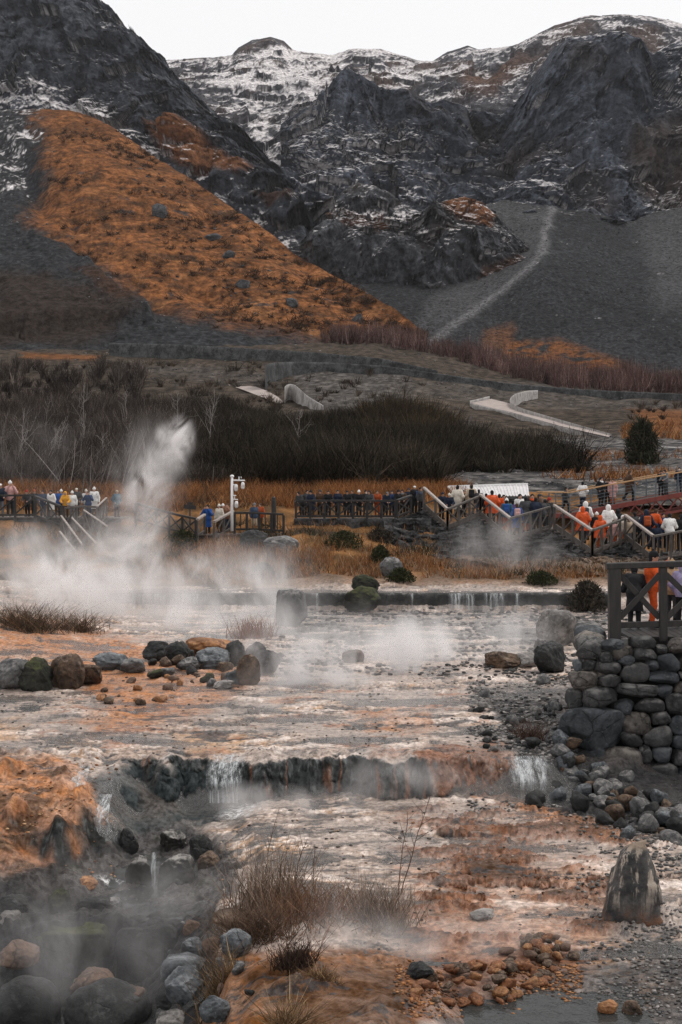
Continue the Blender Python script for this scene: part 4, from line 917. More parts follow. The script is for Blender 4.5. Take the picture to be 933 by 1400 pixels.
# ------------------------------------------------------------------ white-roofed shed
root = empty('shed', at(668, 700, 77)); tag(root, 'low shed with a white ribbed sheet roof behind the crowded stairs', 'shed'); o0 = np.array(root.location)
a0, a1 = at(613, 666, 79.5) - o0, at(722, 662.5, 79.5) - o0; b0, b1 = at(624, 679.5, 76.6) - o0, at(724, 678, 76.6) - o0
n = 140; u = np.linspace(0, 1, n); ridge_ = (np.abs(((u * 24) % 1) - .5) < .16) * .05
top = a0 + (a1 - a0) * u[:, None]; bot = b0 + (b1 - b0) * u[:, None]; top[:, 2] += ridge_; bot[:, 2] += ridge_
V = np.stack([bot, bot * .5 + top * .5, top, top + [0, 3, -.55]], 0)
link('roof', mk_mesh('roof', V.reshape(-1, 3), grid_faces(4, n), False), M_roof, root)
MB().bar(b0 + [0, 0, -.09], b1 + [0, 0, -.09], .06, .14).build('fascia', M_dstone, root)
MB().bar(a0 + [0, -.05, .04], a1 + [0, -.05, .04], .1, .1).build('ridge_cap', M_white, root)
m = MB().bar((b0 + [.25, .3, -.8]), (b1 + [-.1, .3, -.8]), .12, 1.3); m.build('wall', M_wood_dark, root)
MB().bar(a0 + [0, -.02, 0], b0 + [0, -.02, 0], .12, .12).build('barge_board', M_white, root)

# ------------------------------------------------------------------ camera mast, sign, thick post
bpt = at(317.5, 722, 66.6); root = empty('camera_mast', bpt); tag(root, 'white surveillance mast with three dome cameras by the middle walkway', 'camera mast')
S = 66.6 / F
def mp(px, py): return at(px, py, 66.6) - bpt
MB().tube([mp(317.5, 726), mp(317.5, 690), mp(317.5, 652)], [.075, .066, .06], 12).build('pole', M_white, root, smooth=True)
m = MB().tube([mp(316, 656.5), mp(335, 657)], .035, 8); m.sph(mp(317.5, 651), (.1, .1, .07)); m.tube([mp(327, 657), mp(327, 651.5)], .03, 6); m.tube([mp(330, 654), mp(330, 651.5)], .02, 6)
m.build('cross_arm', M_white, root)
MB().tube([mp(318, 663), mp(323, 662.5)], .03, 6).build('bracket', M_white, root)
m = MB().tube([mp(318, 682.5), mp(325.5, 683)], .03, 6); m.tube([mp(321, 683), mp(321, 677.5)], .02, 6); m.sph(mp(321, 677.5), (.09, .09, .03)); m.build('bracket', M_white, root)
for cx, cy0 in ((323, 663), (332.3, 660), (323.5, 686)):
    h = MB().tube([mp(cx, cy0 - 1), mp(cx, cy0 + 1), mp(cx, cy0 + 5.5)], [.05, .085, .10], 10); hd = h.build('dome_camera', M_white, root, smooth=True)
    MB().sph(mp(cx, cy0 + 6.3), (.088, .088, .085)).build('lens_dome', M_white if cx > 330 else M_roof, hd, smooth=True)
b0 = at(260, 720, 67.2); root = empty('signpost', b0); tag(root, 'small dark double-board signpost left of the blue coat', 'sign')
MB().bar([0, 0, -.2], [0, 0, 1.05], .08, .08, (0, 1, 0)).build('post', M_wood, root)
m = MB().bar([-.3, -.05, .98], [.3, -.05, .92], .04, .2, (0, 0, 1)); m.build('board', M_wood_dark, root)
MB().bar([-.12, -.04, 1.12], [.14, -.04, 1.12], .04, .12).build('board', M_wood_dark, root)
b0 = at(374.5, 730, 67.4); root = empty('timber_post', b0); tag(root, 'thick dark standing post between the mast and the deck', 'post')
MB().tube([(0, 0, -.3), (0, 0, 1.6), (0, 0, 1.68)], [.12, .115, .09], 12).build('shaft', M_wood_dark, root)
MB().sph((0, 0, 1.72), (.1, .1, .09)).build('cap', M_wood_dark, root)

# ------------------------------------------------------------------ near lookout on the right: boulder wall, deck, fence
YW = 27.6
CR = .343
stones = [(515,285,610,355),(595,325,655,370),(612,275,700,322),(655,300,740,358),(737,258,828,312),(680,338,745,385),(745,305,833,368),(835,298,875,332),(838,333,925,405),(880,270,960,335),(535,358,595,398),(500,360,535,405),(588,365,688,415),(692,370,802,447),(790,360,840,400),(482,402,595,472),(605,408,692,465),(805,405,920,455),(540,468,672,550),(673,448,838,508),(830,460,900,508),(905,445,985,492),(462,475,540,558),(670,515,745,575),(745,512,862,570),(860,490,960,575),(443,545,700,715),(700,570,808,655),(812,565,893,622),(888,580,970,655),(690,645,775,705),(780,620,893,705),(897,660,990,715),(620,710,775,830),(755,700,815,770),(815,703,897,770),(897,715,980,780),(775,772,915,855),(905,785,1000,860),(925,330,1010,400),(925,400,1000,445),(535,700,625,770),(590,760,680,830),(985,280,1080,345),(960,350,1090,410),(985,495,1090,580),(975,580,1080,670),(990,672,1100,740),(985,745,1100,850)]
root = empty('boulder_wall', at(850, 1060, YW)); tag(root, 'tall dry wall of big rounded grey boulders under the dark timber fence', 'wall'); o0 = np.array(root.location)
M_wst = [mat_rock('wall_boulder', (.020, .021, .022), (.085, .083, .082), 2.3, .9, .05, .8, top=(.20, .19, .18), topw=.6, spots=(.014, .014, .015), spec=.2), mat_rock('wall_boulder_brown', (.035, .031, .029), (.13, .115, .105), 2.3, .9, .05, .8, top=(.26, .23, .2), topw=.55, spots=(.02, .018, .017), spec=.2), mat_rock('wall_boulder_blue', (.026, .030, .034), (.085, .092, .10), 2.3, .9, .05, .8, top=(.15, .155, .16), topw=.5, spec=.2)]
def rock_mesh(name, seed, dims, p=2.6, sub=4, amp=.10, planes=5, freq=1.4):
    bm = bmesh.new(); bmesh.ops.create_icosphere(bm, subdivisions=sub, radius=1.0)
    v = np.array([x.co[:] for x in bm.verts]); f = np.array([[q.index for q in x.verts] for x in bm.faces]); bm.free()
    r = np.random.default_rng(seed)
    v = v / (np.sum(np.abs(v) ** p, 1) ** (1 / p))[:, None]
    for _ in range(planes):
        n = r.normal(size=3); n /= np.linalg.norm(n); lim = r.uniform(.62, .88); e = np.maximum(v @ n - lim, 0); v = v - n * (e * .85)[:, None]
    nn = v / np.linalg.norm(v, axis=1)[:, None]; off = r.uniform(0, 90, 3)
    d = amp * fbm(v * freq + off, 4, .5) + amp * .45 * ridged(v * freq * 2.3 + off, 4, .55) + amp * .25 * fbm(v * freq * 7 + off, 3, .6)
    if sub >= 3: d = d + (.085 * facet(v + off, .62, 1) + .035 * facet(v + off, .25, 2)) * min(1, amp / .09)
    v = v + nn * d[:, None]
    v = v / np.abs(v).max(0) * np.array(dims) / 2
    return mk_mesh(name, v, f, True)
for i, (x0, y0, x1, y1) in enumerate(stones):
    cx, cy = 613 + (x0 + x1) / 2 * CR, 780 + (y0 + y1) / 2 * CR; wpx, hpx = (x1 - x0) * CR, (y1 - y0) * CR
    Y = YW + 1.1 * max(0, (800 - cx) / 40) ** 1.5 * .6 - .25 * (cy - 870) / 200; k = Y / F
    me = rock_mesh('stone', 100 + i, (wpx * k * 1.10, min(.75, max(.4, .8 * wpx * k)), hpx * k * 1.10), 2.9, 4, .05, 5, 1.1)
    link('stone', me, M_wst[[0, 0, 2, 1, 0, 2][i % 6]], root, at(cx, cy, Y) - o0 + [0, .1, 0], 0)
rw = np.random.default_rng(5); nrow = 0
for j in range(6):                      # the wall runs on beyond the right edge of the photo
    cx = 994 + rw.uniform(-6, 6)
    while cx < 1300:
        wpx = rw.uniform(44, 76); k = YW / F; me = rock_mesh('stone', 700 + nrow, (wpx * k * 1.1, .6, 38 * k * 1.12), 2.9, 3, .05, 5, 1.1); link('stone', me, M_wst[nrow % 3], root, at(cx + wpx / 2, 893 + j * 35 + rw.uniform(-4, 4), YW) - o0 + [0, .1, 0]); cx += wpx; nrow += 1
# receding left return of the wall
for j in range(4):
    for k_ in range(4):
        cx, cy = 796 + k_ * 3, 885 + j * 42; Y = YW + 1.0 + k_ * .95
        me = rock_mesh('stone', 400 + j * 4 + k_, (.7, 1.0, .62), 3.0, 3, .07, 4, 1.1); link('stone', me, M_wst[(j + k_) % 3], root, [at(806, 900, Y)[0] + .1 * (j % 2), Y, 2.40 - j * .6] - o0)
xl = at(800, 900, 30)[0]; xr = at(1290, 900, YW)[0]
MB().bar(np.array([xl + .25, 29.6, .8]) - o0, np.array([xr, 29.6, .8]) - o0, 3.6, 3.0, bev=.03).build('earth_core', mat_plain('dark_earth', (.012, .011, .010), .9, .4, 3, .5, .05), root)
slab('lookout_deck', 'dark boards of the near lookout on the boulder wall', [(862, 871, 27.9), (1290, 871, 27.9)], 2.4, cat='deck', bmat=M_wood_dark)
# fence of the lookout
root = empty('timber_fence', at(841, 874, 27.9)); tag(root, 'near dark timber fence with crossed braces on top of the boulder wall', 'fence'); o0 = np.array(root.location)
def fp(px, py, dy=0.0): return at(px, py, 27.9) + np.array([0, dy, 0]) - o0
M_fd = mat_plain('black_brown_timber', (.020, .017, .016), .6, .4, 12, .6, .01, stretch=(1, 1, .2))
MB().bar(fp(840.5, 874), fp(840, 776), .235, .2, (0, 1, 0), .06).build('post', M_fd, root)
MB().bar(fp(907, 876), fp(906.5, 776), .15, .15, (0, 1, 0), .06).build('post', M_fd, root)
MB().bar(fp(978, 876), fp(978, 775), .15, .15, (0, 1, 0), .06).build('post', M_fd, root)
MB().bar(fp(1050, 876), fp(1050, 775), .15, .15, (0, 1, 0), .06).build('post', M_fd, root)
MB().bar(fp(1122, 876), fp(1122, 775), .15, .15, (0, 1, 0), .06).build('post', M_fd, root)
MB().bar(fp(1194, 876), fp(1194, 775), .15, .15, (0, 1, 0), .06).build('post', M_fd, root)
MB().bar(fp(829, 774), fp(1210, 762), .22, .12).build('handrail', M_fd, root)
MB().bar(fp(846, 855, .02), fp(1194, 844, .02), .06, .12).build('bottom_rail', M_fd, root)
for x0, x1 in ((847, 902), (911, 973), (983, 1045), (1055, 1117), (1127, 1189)):
    MB().bar(fp(x0, 785, .04), fp(x1, 845, .04), .06, .11).build('brace', M_fd, root); MB().bar(fp(x0, 845, -.03), fp(x1, 785, -.03), .06, .11).build('brace', M_fd, root)

# ------------------------------------------------------------------ mountain road: masonry walls, parapets, paving
def masonry(label, pts, mat, th=1.0, name='retaining_wall', cat='wall'):
    v = []; n = 0
    pp = np.array(pts, float); d = np.concatenate([[0], np.cumsum(np.hypot(np.diff(pp[:, 0]), np.diff(pp[:, 1])))]); s = np.linspace(0, d[-1], max(8, int(d[-1] / 1.6)))
    pp = np.stack([np.interp(s, d, pp[:, k]) for k in range(3)], -1); m = 6
    B = np.array([hhit(a, b) for a, b, _ in pp]); k = 3
    for kk in range(3): B[:, kk] = np.convolve(np.pad(B[:, kk], 3, 'edge'), np.ones(7) / 7, 'valid')
    H = (pp[:, 1] - pp[:, 2]) / F * B[:, 1]
    rows = [B + np.stack([0 * H, 0 * H, H * t - (.8 if t == 0 else 0)], -1) for t in np.linspace(0, 1, m)]
    rows += [rows[-1] + [0, th * .15, .12], rows[-1] + [0, th, .1], rows[-1] + [0, th, -2.5]]
    V = np.array(rows); V[:m, :, 1] -= .25 * ridged(V[:m] / 1.4, 3)
    return tag(link(name, mk_mesh(name, V.reshape(-1, 3), grid_faces(*V.shape[:2])), mat), label, cat)
masonry('long dark stone wall under the orange hillside, from the far left to the middle', [(148, 489, 469), (240, 490, 471), (330, 493, 476), (430, 498, 482), (520, 505, 490), (600, 519, 507)], M_dstone, 6)
masonry('dark curved stone wall above the pink path, running on to the right edge', [(362, 536, 500), (372, 522, 496), (400, 513, 495), (450, 508, 496), (520, 510, 500), (600, 520, 511), (700, 533, 525), (800, 541, 533), (933, 547, 539), (1150, 556, 548)], M_dstone, 6)
masonry('short pale curved parapet at the end of the pink path', [(388, 553, 531), (394, 549, 525), (404, 551, 527), (420, 558, 542), (444, 562, 556)], M_pstone, 1.2, 'parapet', 'parapet')
masonry('pale parapet curling round the bend of the mountain road', [(737, 544, 534), (720, 546, 535), (704, 551, 539), (696, 558, 547), (700, 563, 553), (716, 569, 560), (750, 578, 570), (785, 588, 580), (838, 602, 595)], M_pstone, 1.0, 'parapet', 'parapet')
masonry('low pale wall on the left side of the road bend', [(641, 556, 549), (655, 552, 546), (671, 548, 542)], M_pstone, 1.2, 'parapet', 'parapet')
masonry('long low kerb wall on the outer side of the descending road', [(642, 557, 552), (660, 562, 556), (700, 569, 565), (765, 588, 584), (838, 604, 600)], M_pstone, .8, 'parapet', 'parapet')
masonry('low pale wall at the right edge below the orange grass', [(898, 617, 611), (933, 619, 613), (990, 622, 616)], M_pstone, 1.2, 'parapet', 'parapet')
def sheet(name, poly, lift):
    P = np.array([hhit(a, b) for a, b in poly]) + [0, 0, lift]; bm = bmesh.new(); vs_ = [bm.verts.new(p) for p in P]; f = bm.faces.new(vs_); bmesh.ops.triangulate(bm, faces=[f])
    me = bpy.data.meshes.new(name); bm.to_mesh(me); bm.free(); return tag(link(name, me, M_path), kind='structure')
sheet('footpath', [(311, 528), (330, 528.5), (350, 531), (366, 537), (380, 545), (388, 552), (382, 555), (368, 549), (352, 543), (332, 535)], .35)
sheet('mountain_road', [(643, 555), (672, 549), (700, 556), (716, 566), (780, 585), (836, 601), (832, 603), (765, 587), (700, 568)], .55)
# ------------------------------------------------------------------ boulders and stones
MR = {
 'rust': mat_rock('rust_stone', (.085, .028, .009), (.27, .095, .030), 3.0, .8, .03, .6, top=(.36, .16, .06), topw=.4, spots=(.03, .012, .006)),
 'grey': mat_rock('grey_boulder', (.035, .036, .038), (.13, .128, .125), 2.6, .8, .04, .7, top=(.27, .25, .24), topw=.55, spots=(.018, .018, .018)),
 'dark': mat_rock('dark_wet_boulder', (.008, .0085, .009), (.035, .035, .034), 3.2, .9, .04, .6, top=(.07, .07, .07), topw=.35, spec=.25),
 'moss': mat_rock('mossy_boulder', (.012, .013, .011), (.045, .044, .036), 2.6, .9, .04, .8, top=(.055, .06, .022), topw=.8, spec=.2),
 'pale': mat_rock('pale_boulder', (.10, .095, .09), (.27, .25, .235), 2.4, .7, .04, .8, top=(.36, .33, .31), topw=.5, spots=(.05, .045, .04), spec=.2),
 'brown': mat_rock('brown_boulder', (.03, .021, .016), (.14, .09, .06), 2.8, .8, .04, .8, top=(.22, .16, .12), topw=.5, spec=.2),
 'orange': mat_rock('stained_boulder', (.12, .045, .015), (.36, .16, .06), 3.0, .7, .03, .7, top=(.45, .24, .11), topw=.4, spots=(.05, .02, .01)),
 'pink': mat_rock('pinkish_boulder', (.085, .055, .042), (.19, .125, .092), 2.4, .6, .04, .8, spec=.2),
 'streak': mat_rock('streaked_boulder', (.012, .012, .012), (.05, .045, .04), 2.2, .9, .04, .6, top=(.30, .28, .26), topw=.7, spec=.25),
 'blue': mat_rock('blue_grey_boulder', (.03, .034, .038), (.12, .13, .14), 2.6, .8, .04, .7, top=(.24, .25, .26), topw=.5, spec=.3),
}
M_outc = mat_rock('outcrop_rock', (.03, .031, .034), (.12, .12, .125), .35, .9, .4, .95, spec=.1)
_bs = [1000]
def boulder(px, pyb, wpx, hpx, kind, label, cat='boulder', group=None, p=2.6, depth=.9, planes=8, amp=.12, sub=5, Y=None, name='boulder', rz=None, sink=.14, me=None):
    _bs[0] += 1
    b = ghit(px, pyb - 1.5) if Y is None else at(px, pyb, Y)
    k = b[1] / F; w, h = wpx * k, hpx * k * (1 + sink)
    if me is None: me = rock_mesh(name, _bs[0], (w, w * depth, h), p, sub, amp, planes)
    o = link(name, me, MR[kind] if kind else None, None, (b[0], b[1] + w * depth * .42, b[2] + h * (.5 - sink)), None if rz is None else rz)
    return tag(o, label, cat, group)
B = boulder
B(396, 859, 50, 52, 'grey', 'squarish grey block standing upright in the steaming pond', p=4.5, depth=.8, planes=2)
B(496, 841, 54, 38, 'moss', 'round dark mossy boulder in the pond just below the weir', p=2.2)
B(499, 812, 44, 27, 'moss', 'rounded dark boulder sitting on the weir above the mossy one', Y=52.6, p=2.2)
B(536, 790, 34, 27, 'grey', 'pointed grey rock on the straw bank amid green tufts', p=1.8)
B(764, 886, 56, 52, 'pale', 'big angular pale-topped block by the corner of the boulder wall', p=4.0, planes=4)
B(754, 923, 46, 44, 'dark', 'dark steep boulder below the pale-topped block', p=3)
B(688, 917, 58, 24, 'brown', 'low brown slab in the steam, left of the dark steep boulder', p=2.4)
B(722, 916, 36, 22, 'pale', 'flat pale rock wedged beside the low brown slab', p=2.4)
B(483, 909, 32, 20, 'brown', 'small dark rock alone in the steam in the middle of the stream')
B(742, 895, 26, 20, 'grey', 'small grey rock between the pale-topped block and the dark boulder')
B(346, 752, 40, 26, 'dark', 'dark domed rock on the bank below the camera mast')
B(384, 756, 50, 22, 'grey', 'grey flat rock on the bank right of the dark domed rock')
# row at the left
B(14, 948, 54, 45, 'grey', 'grey rounded boulder at the left edge of the photo, first of the row', p=3)
B(45, 949, 50, 48, 'moss', 'dark knobbly boulder second in the left row', p=2.4, amp=.14)
B(86, 945, 54, 51, 'brown', 'cracked pale-brown boulder third in the left row', p=2.8, amp=.12)
B(118, 940, 40, 32, 'brown', 'low dark-brown boulder right of the cracked one')
B(147, 921, 50, 26, 'blue', 'wide low blue-grey boulder behind the left row')
B(181, 924, 38, 21, 'grey', 'small light grey boulder at the right end of the left row')
# heap in the middle left
B(213, 906, 42, 27, 'dark', 'dark boulder at the left end of the central heap')
B(241, 911, 38, 34, 'dark', 'rounded black boulder second from the left in the central heap')
B(284, 901, 76, 27, 'orange', 'flat rust-topped slab at the back of the central heap', p=3)
B(290, 919, 54, 31, 'blue', 'smooth blue-grey boulder at the front of the central heap', p=2.2)
B(256, 920, 35, 20, 'grey', 'low grey wedge at the front left of the central heap', p=1.9)
B(322, 915, 33, 40, 'dark', 'tall dark boulder rising in the middle of the central heap')
B(347, 910, 35, 30, 'dark', 'dark boulder behind the large one at the right end of the heap')
B(363, 924, 45, 33, 'dark', 'large smooth dark boulder at the right end of the heap', p=2.1)
B(340, 941, 35, 45, 'brown', 'upright brownish boulder at the front right of the heap', p=2.4)
B(322, 939, 32, 21, 'blue', 'small blue-grey stone at the foot of the upright brownish boulder')
B(304, 944, 31, 12, 'pale', 'thin pale slab at the front of the heap')
# gully
B(190, 1220, 41, 47, 'streak', 'squared dark block left of the thin white trickle', p=5, planes=2, depth=.8)
B(239, 1220, 54, 46, 'streak', 'squared dark block right of the thin white trickle', p=5, planes=2, depth=.8)
B(236, 1172, 42, 34, 'streak', 'white-streaked dark boulder above the two squared blocks', p=3)
B(273, 1181, 33, 36, 'dark', 'dark boulder leaning beside the white-streaked one')
B(286, 1198, 36, 31, 'brown', 'round brown boulder at the right of the squared blocks')
B(174, 1172, 30, 38, 'dark', 'dark wet boulder under the orange bank')
B(78, 1260, 36, 42, 'moss', 'green mossy upright boulder in the misty gully', p=2.4)
B(16, 1258, 42, 28, 'dark', 'dark boulder at the left edge below the orange bank')
B(10, 1270, 34, 20, 'pale', 'pale flat stone at the left edge, in front of the dark one')
B(124, 1254, 52, 24, 'dark', 'low dark rock between the mossy boulder and the squared blocks')
B(154, 1243, 24, 14, 'grey', 'small rounded grey stone on the low dark rock', Y=20.9)
B(112, 1223, 42, 18, 'orange', 'flat pale-orange crusted stone at the head of the misty gully', p=2.2)
B(95, 1345, 118, 84, 'moss', 'large dark ledge rock with mossy top, left half of the gully lip', p=4, planes=3, depth=.5, amp=.12, Y=19.9)
B(200, 1362, 104, 96, 'dark', 'large black ledge rock, right half of the gully lip', p=5, planes=3, depth=.5, amp=.10, Y=19.7)
B(30, 1424, 96, 76, 'dark', 'big smooth black boulder at the bottom left corner', p=2.2, planes=1, amp=.04)
B(140, 1432, 124, 78, 'dark', 'big black pointed boulder at the bottom edge', p=1.7, planes=2, amp=.06)
B(262, 1318, 36, 33, 'blue', 'knobbly blue-grey rock on the right bank of the gully', amp=.13)
B(250, 1350, 76, 38, 'blue', 'long blue-grey slab on the right bank of the gully', p=3)
B(252, 1378, 60, 48, 'blue', 'lumpy grey rock below the long slab', amp=.14)
B(292, 1399, 46, 34, 'blue', 'grey rounded rock at the edge of the orange hump', Y=15.0)
B(228, 1388, 36, 32, 'dark', 'dark rock at the foot of the lumpy grey one')
B(240, 1420, 60, 30, 'pale', 'pale rock at the bottom edge left of the orange hump')
B(259, 1290, 32, 26, 'pink', 'pinkish rock at the top of the gully bank')
B(288, 1312, 30, 28, 'pink', 'pink-orange rock beside the knobbly blue-grey one')
B(322, 1278, 70, 24, 'brown', 'long slanting brown slab in front of the reeds', p=3)
B(322, 1314, 46, 38, 'blue', 'dark blue-grey wedge below the slanting brown slab', p=1.8)
B(122, 1370, 64, 38, 'pink', 'pink submerged stone seen through the black pool', Y=18.6)
B(174, 1371, 44, 18, 'pink', 'small pink stone in the black pool beside the pointed boulder', Y=18.2)
B(20, 1330, 60, 40, 'pink', 'pink stone veiled by mist at the left of the black pool', Y=19.2)
B(400, 1412, 50, 78, 'brown', 'brown rock overgrown with dry grass on the front hump', p=2.4, Y=14.9)
B(742, 1360, 44, 26, 'dark', 'dark rock under the rust stones, by the front pool') if False else None
B(832, 1394, 32, 22, 'orange', 'reddish stone lying alone in the front pool')
B(868, 1392, 30, 18, 'brown', 'brown flat stone in the front pool right of the reddish one')
B(716, 1340, 48, 12, 'pale', 'flat whitish stone at the shore of the front pool') if False else None
B(576, 1346, 40, 24, 'dark', 'dark rock at the left end of the heap of rust stones')
B(663, 1262, 40, 14, 'pale', 'pale slab in the shallow flow left of the standing stone')
B(420, 1146, 10, 8, 'dark', 'small dark stone in the middle of the lower flow') if False else None
# standing stone
b0 = ghit(868, 1266); root = link('standing_stone', None, None, None, b0); k = b0[1] / F
tag(root, 'tall tapering dark standing stone with a pale streaked top', 'standing stone')
zz = np.linspace(-.12, 1, 34); th = np.linspace(0, 2 * math.pi, 72, endpoint=False); HH = 106 * k
wz = np.interp(zz, [-.12, 0, .35, .75, .92, 1.0], [86, 80, 68, 50, 36, 24]) * k
V = []
for z_, w_ in zip(zz, wz):
    ct, st = np.cos(th), np.sin(th); pw = 4.0; rr = (np.abs(ct) ** pw + np.abs(st) ** pw) ** (-1 / pw)
    V.append(np.stack([ct * rr * w_ / 2 + (z_ * .05), st * rr * w_ * .36 + .25, np.full(72, z_ * HH) + .06 * ct * (z_ > .9)], -1))
V.append(np.broadcast_to(np.array([[.03, .25, HH * 1.03]]), (72, 3))); V = np.array(V)
V = V + (V - np.array([0, .25, 0]) * 1)[..., :] * np.array([1, 1, 0]) * (.10 * fbm(V * 3 + 5, 5) + .05 * ridged(V * np.array([6, 6, 1.5]), 3))[..., None]; V[..., 2] += .03 * fbm(V * 5, 3)
V = V + np.array([1, 1, .25]) * (V - np.array([0, .25, HH * .5])) * (.09 * facet(V, .34, 3) + .05 * facet(V, .13, 4))[..., None]
nf = grid_faces(V.shape[0], 72); i = np.arange(V.shape[0] - 1) * 72; nf = np.concatenate([nf, np.stack([i + 71, i, i + 72, i + 143], -1)])
ssm = NT('standing_stone'); co = ssm.obj(False); sep = ssm.n('ShaderNodeSeparateXYZ', i_0=co)
base = ssm.mix(ssm.ramp(ssm.noise(co, 3.0, 6, .65), .35, .65), (.022, .022, .023), (.10, .095, .09))
base = ssm.mix(ssm.math('MULTIPLY', ssm.ramp(sep.outputs[2], .0, .35, 1, 0), ssm.ramp(ssm.noise(co, 4, 4), .4, .6)), base, (.14, .065, .035))
stn = ssm.ramp(ssm.noise(ssm.scale3(co, (7, 7, 1.0)), 1.3, 5, .7), .50, .60); hz_ = ssm.ramp(ssm.math('ADD', sep.outputs[2], ssm.math('MULTIPLY', ssm.noise(co, 4, 3), .6)), .35, 1.0)
base = ssm.mix(ssm.math('MULTIPLY', stn, hz_), base, (.42, .35, .29))
base = ssm.mix(ssm.ramp(sep.outputs[2], HH * .93, HH * 1.0), base, (.26, .20, .15))
ssm.out(ssm.pbsdf(base, .7, ssm.bump(ssm.noise(co, 8, 8, .65), .8, .05), Specular_IOR_Level=.3))
bpy.data.objects.remove(root); root = tag(link('standing_stone', mk_mesh('standing_stone', V.reshape(-1, 3), nf), ssm.m, None, b0), 'tall tapering dark standing stone with a pale streaked top', 'standing stone')

# ------------------------------------------------------------------ heaps of loose stones: copies of a few shapes
def pile(n, place, kinds, size, label, group, cat='stone', seed=1, flat=(.55, .9), subs=3, lift=0.0):
    r = np.random.default_rng(seed); protos = [[rock_mesh('loose_stone', 5000 + seed * 50 + i, (1, r.uniform(.7, 1), r.uniform(*flat)), 3.0, subs, .12, 9) for i in range(4)] for _ in kinds]
    for row, kd in zip(protos, kinds):
        for me in row: me.materials.append(MR[kd])
    out = []
    for i in range(n):
        px, py, dz = place(r, i); b = ghit(px, py); s = r.uniform(*size) * b[1] / F
        me = protos[r.integers(len(kinds))][r.integers(4)]
        o = bpy.data.objects.new('loose_stone', me); COL.objects.link(o)
        o.location = (b[0], b[1] + s * .3, b[2] + s * .18 + dz + lift); o.scale = (s, s, s); o.rotation_euler = (r.normal() * .3, r.normal() * .3, r.uniform(0, 6.28)); tag(o, label, cat, group); out.append(o)
    return out
def pl_or(r, i):
    while True:
        u, v = r.uniform(-1, 1), r.uniform(-1, 1)
        if u * u + v * v < 1: break
    return 655 + u * 95, 1352 + v * 26 - u * 6, .16 * max(0, 1 - (u * u + v * v) * 1.3)
pile(72, pl_or, ['rust', 'rust', 'orange', 'rust', 'brown'], (13, 30), 'rust-orange stone in the heap at the edge of the front pool', 'rust stones heaped by the front pool', seed=2, flat=(.38, .6))
def pl_or2(r, i):
    u, v = r.normal() * .45, r.normal() * .45; return 745 + u * 60, 1306 + v * 22, .12 * max(0, 1 - (u * u + v * v) * 2)
pile(30, pl_or2, ['rust', 'pink', 'brown', 'orange'], (12, 28), 'pink-brown stone in the upper heap left of the standing stone', 'pinkish stones heaped left of the standing stone', seed=3, flat=(.38, .6))
def pl_rub(r, i):
    t = r.uniform(0, 1) ** .8; px = np.interp(t, [0, .3, .6, 1], [762, 790, 850, 945]) + r.normal() * 15; py = np.interp(t, [0, .3, .6, 1], [1035, 1078, 1108, 1128]) + r.normal() * 16
    return px, py, .22 * r.uniform(0, 1) * (1 - t * .5)
pile(84, pl_rub, ['grey', 'grey', 'blue', 'dark', 'brown', 'dark'], (13, 36), 'grey stone in the rubble at the foot of the boulder wall', 'rubble stones below the boulder wall', seed=4)
def pl_str(r, i): return r.uniform(655, 768), r.uniform(935, 1030), 0
pile(38, pl_str, ['dark', 'grey', 'dark', 'pale'], (8, 22), 'wet stone in the little stream above the right waterfall', 'wet stones above the right waterfall', seed=5)
def pl_left(r, i): return r.uniform(125, 275), r.uniform(922, 965) - 0 * i, 0
pile(26, pl_left, ['brown', 'pink', 'orange', 'brown'], (6, 17), 'small brownish stone on the orange crust below the central heap', 'small stones below the central heap', seed=6)
def pl_heap(r, i): return r.uniform(205, 375), r.uniform(893, 940), .03
pile(18, pl_heap, ['dark', 'moss', 'brown', 'grey'], (14, 26), 'small dark stone wedged in the central heap of boulders', 'small stones in the central heap', seed=9)
def pl_fall(r, i): return r.uniform(725, 800), r.uniform(1078, 1108), .05
pile(16, pl_fall, ['dark', 'brown', 'dark', 'blue'], (20, 36), 'dark wet stone at the foot of the right waterfall', 'wet stones at the foot of the right waterfall', seed=7)
def pl_gul(r, i): return r.uniform(215, 350), r.uniform(1262, 1400), .02
pile(18, pl_gul, ['blue', 'grey', 'pink', 'dark'], (10, 24), 'small stone among the grey rocks on the gully bank', 'small stones on the gully bank', seed=8)

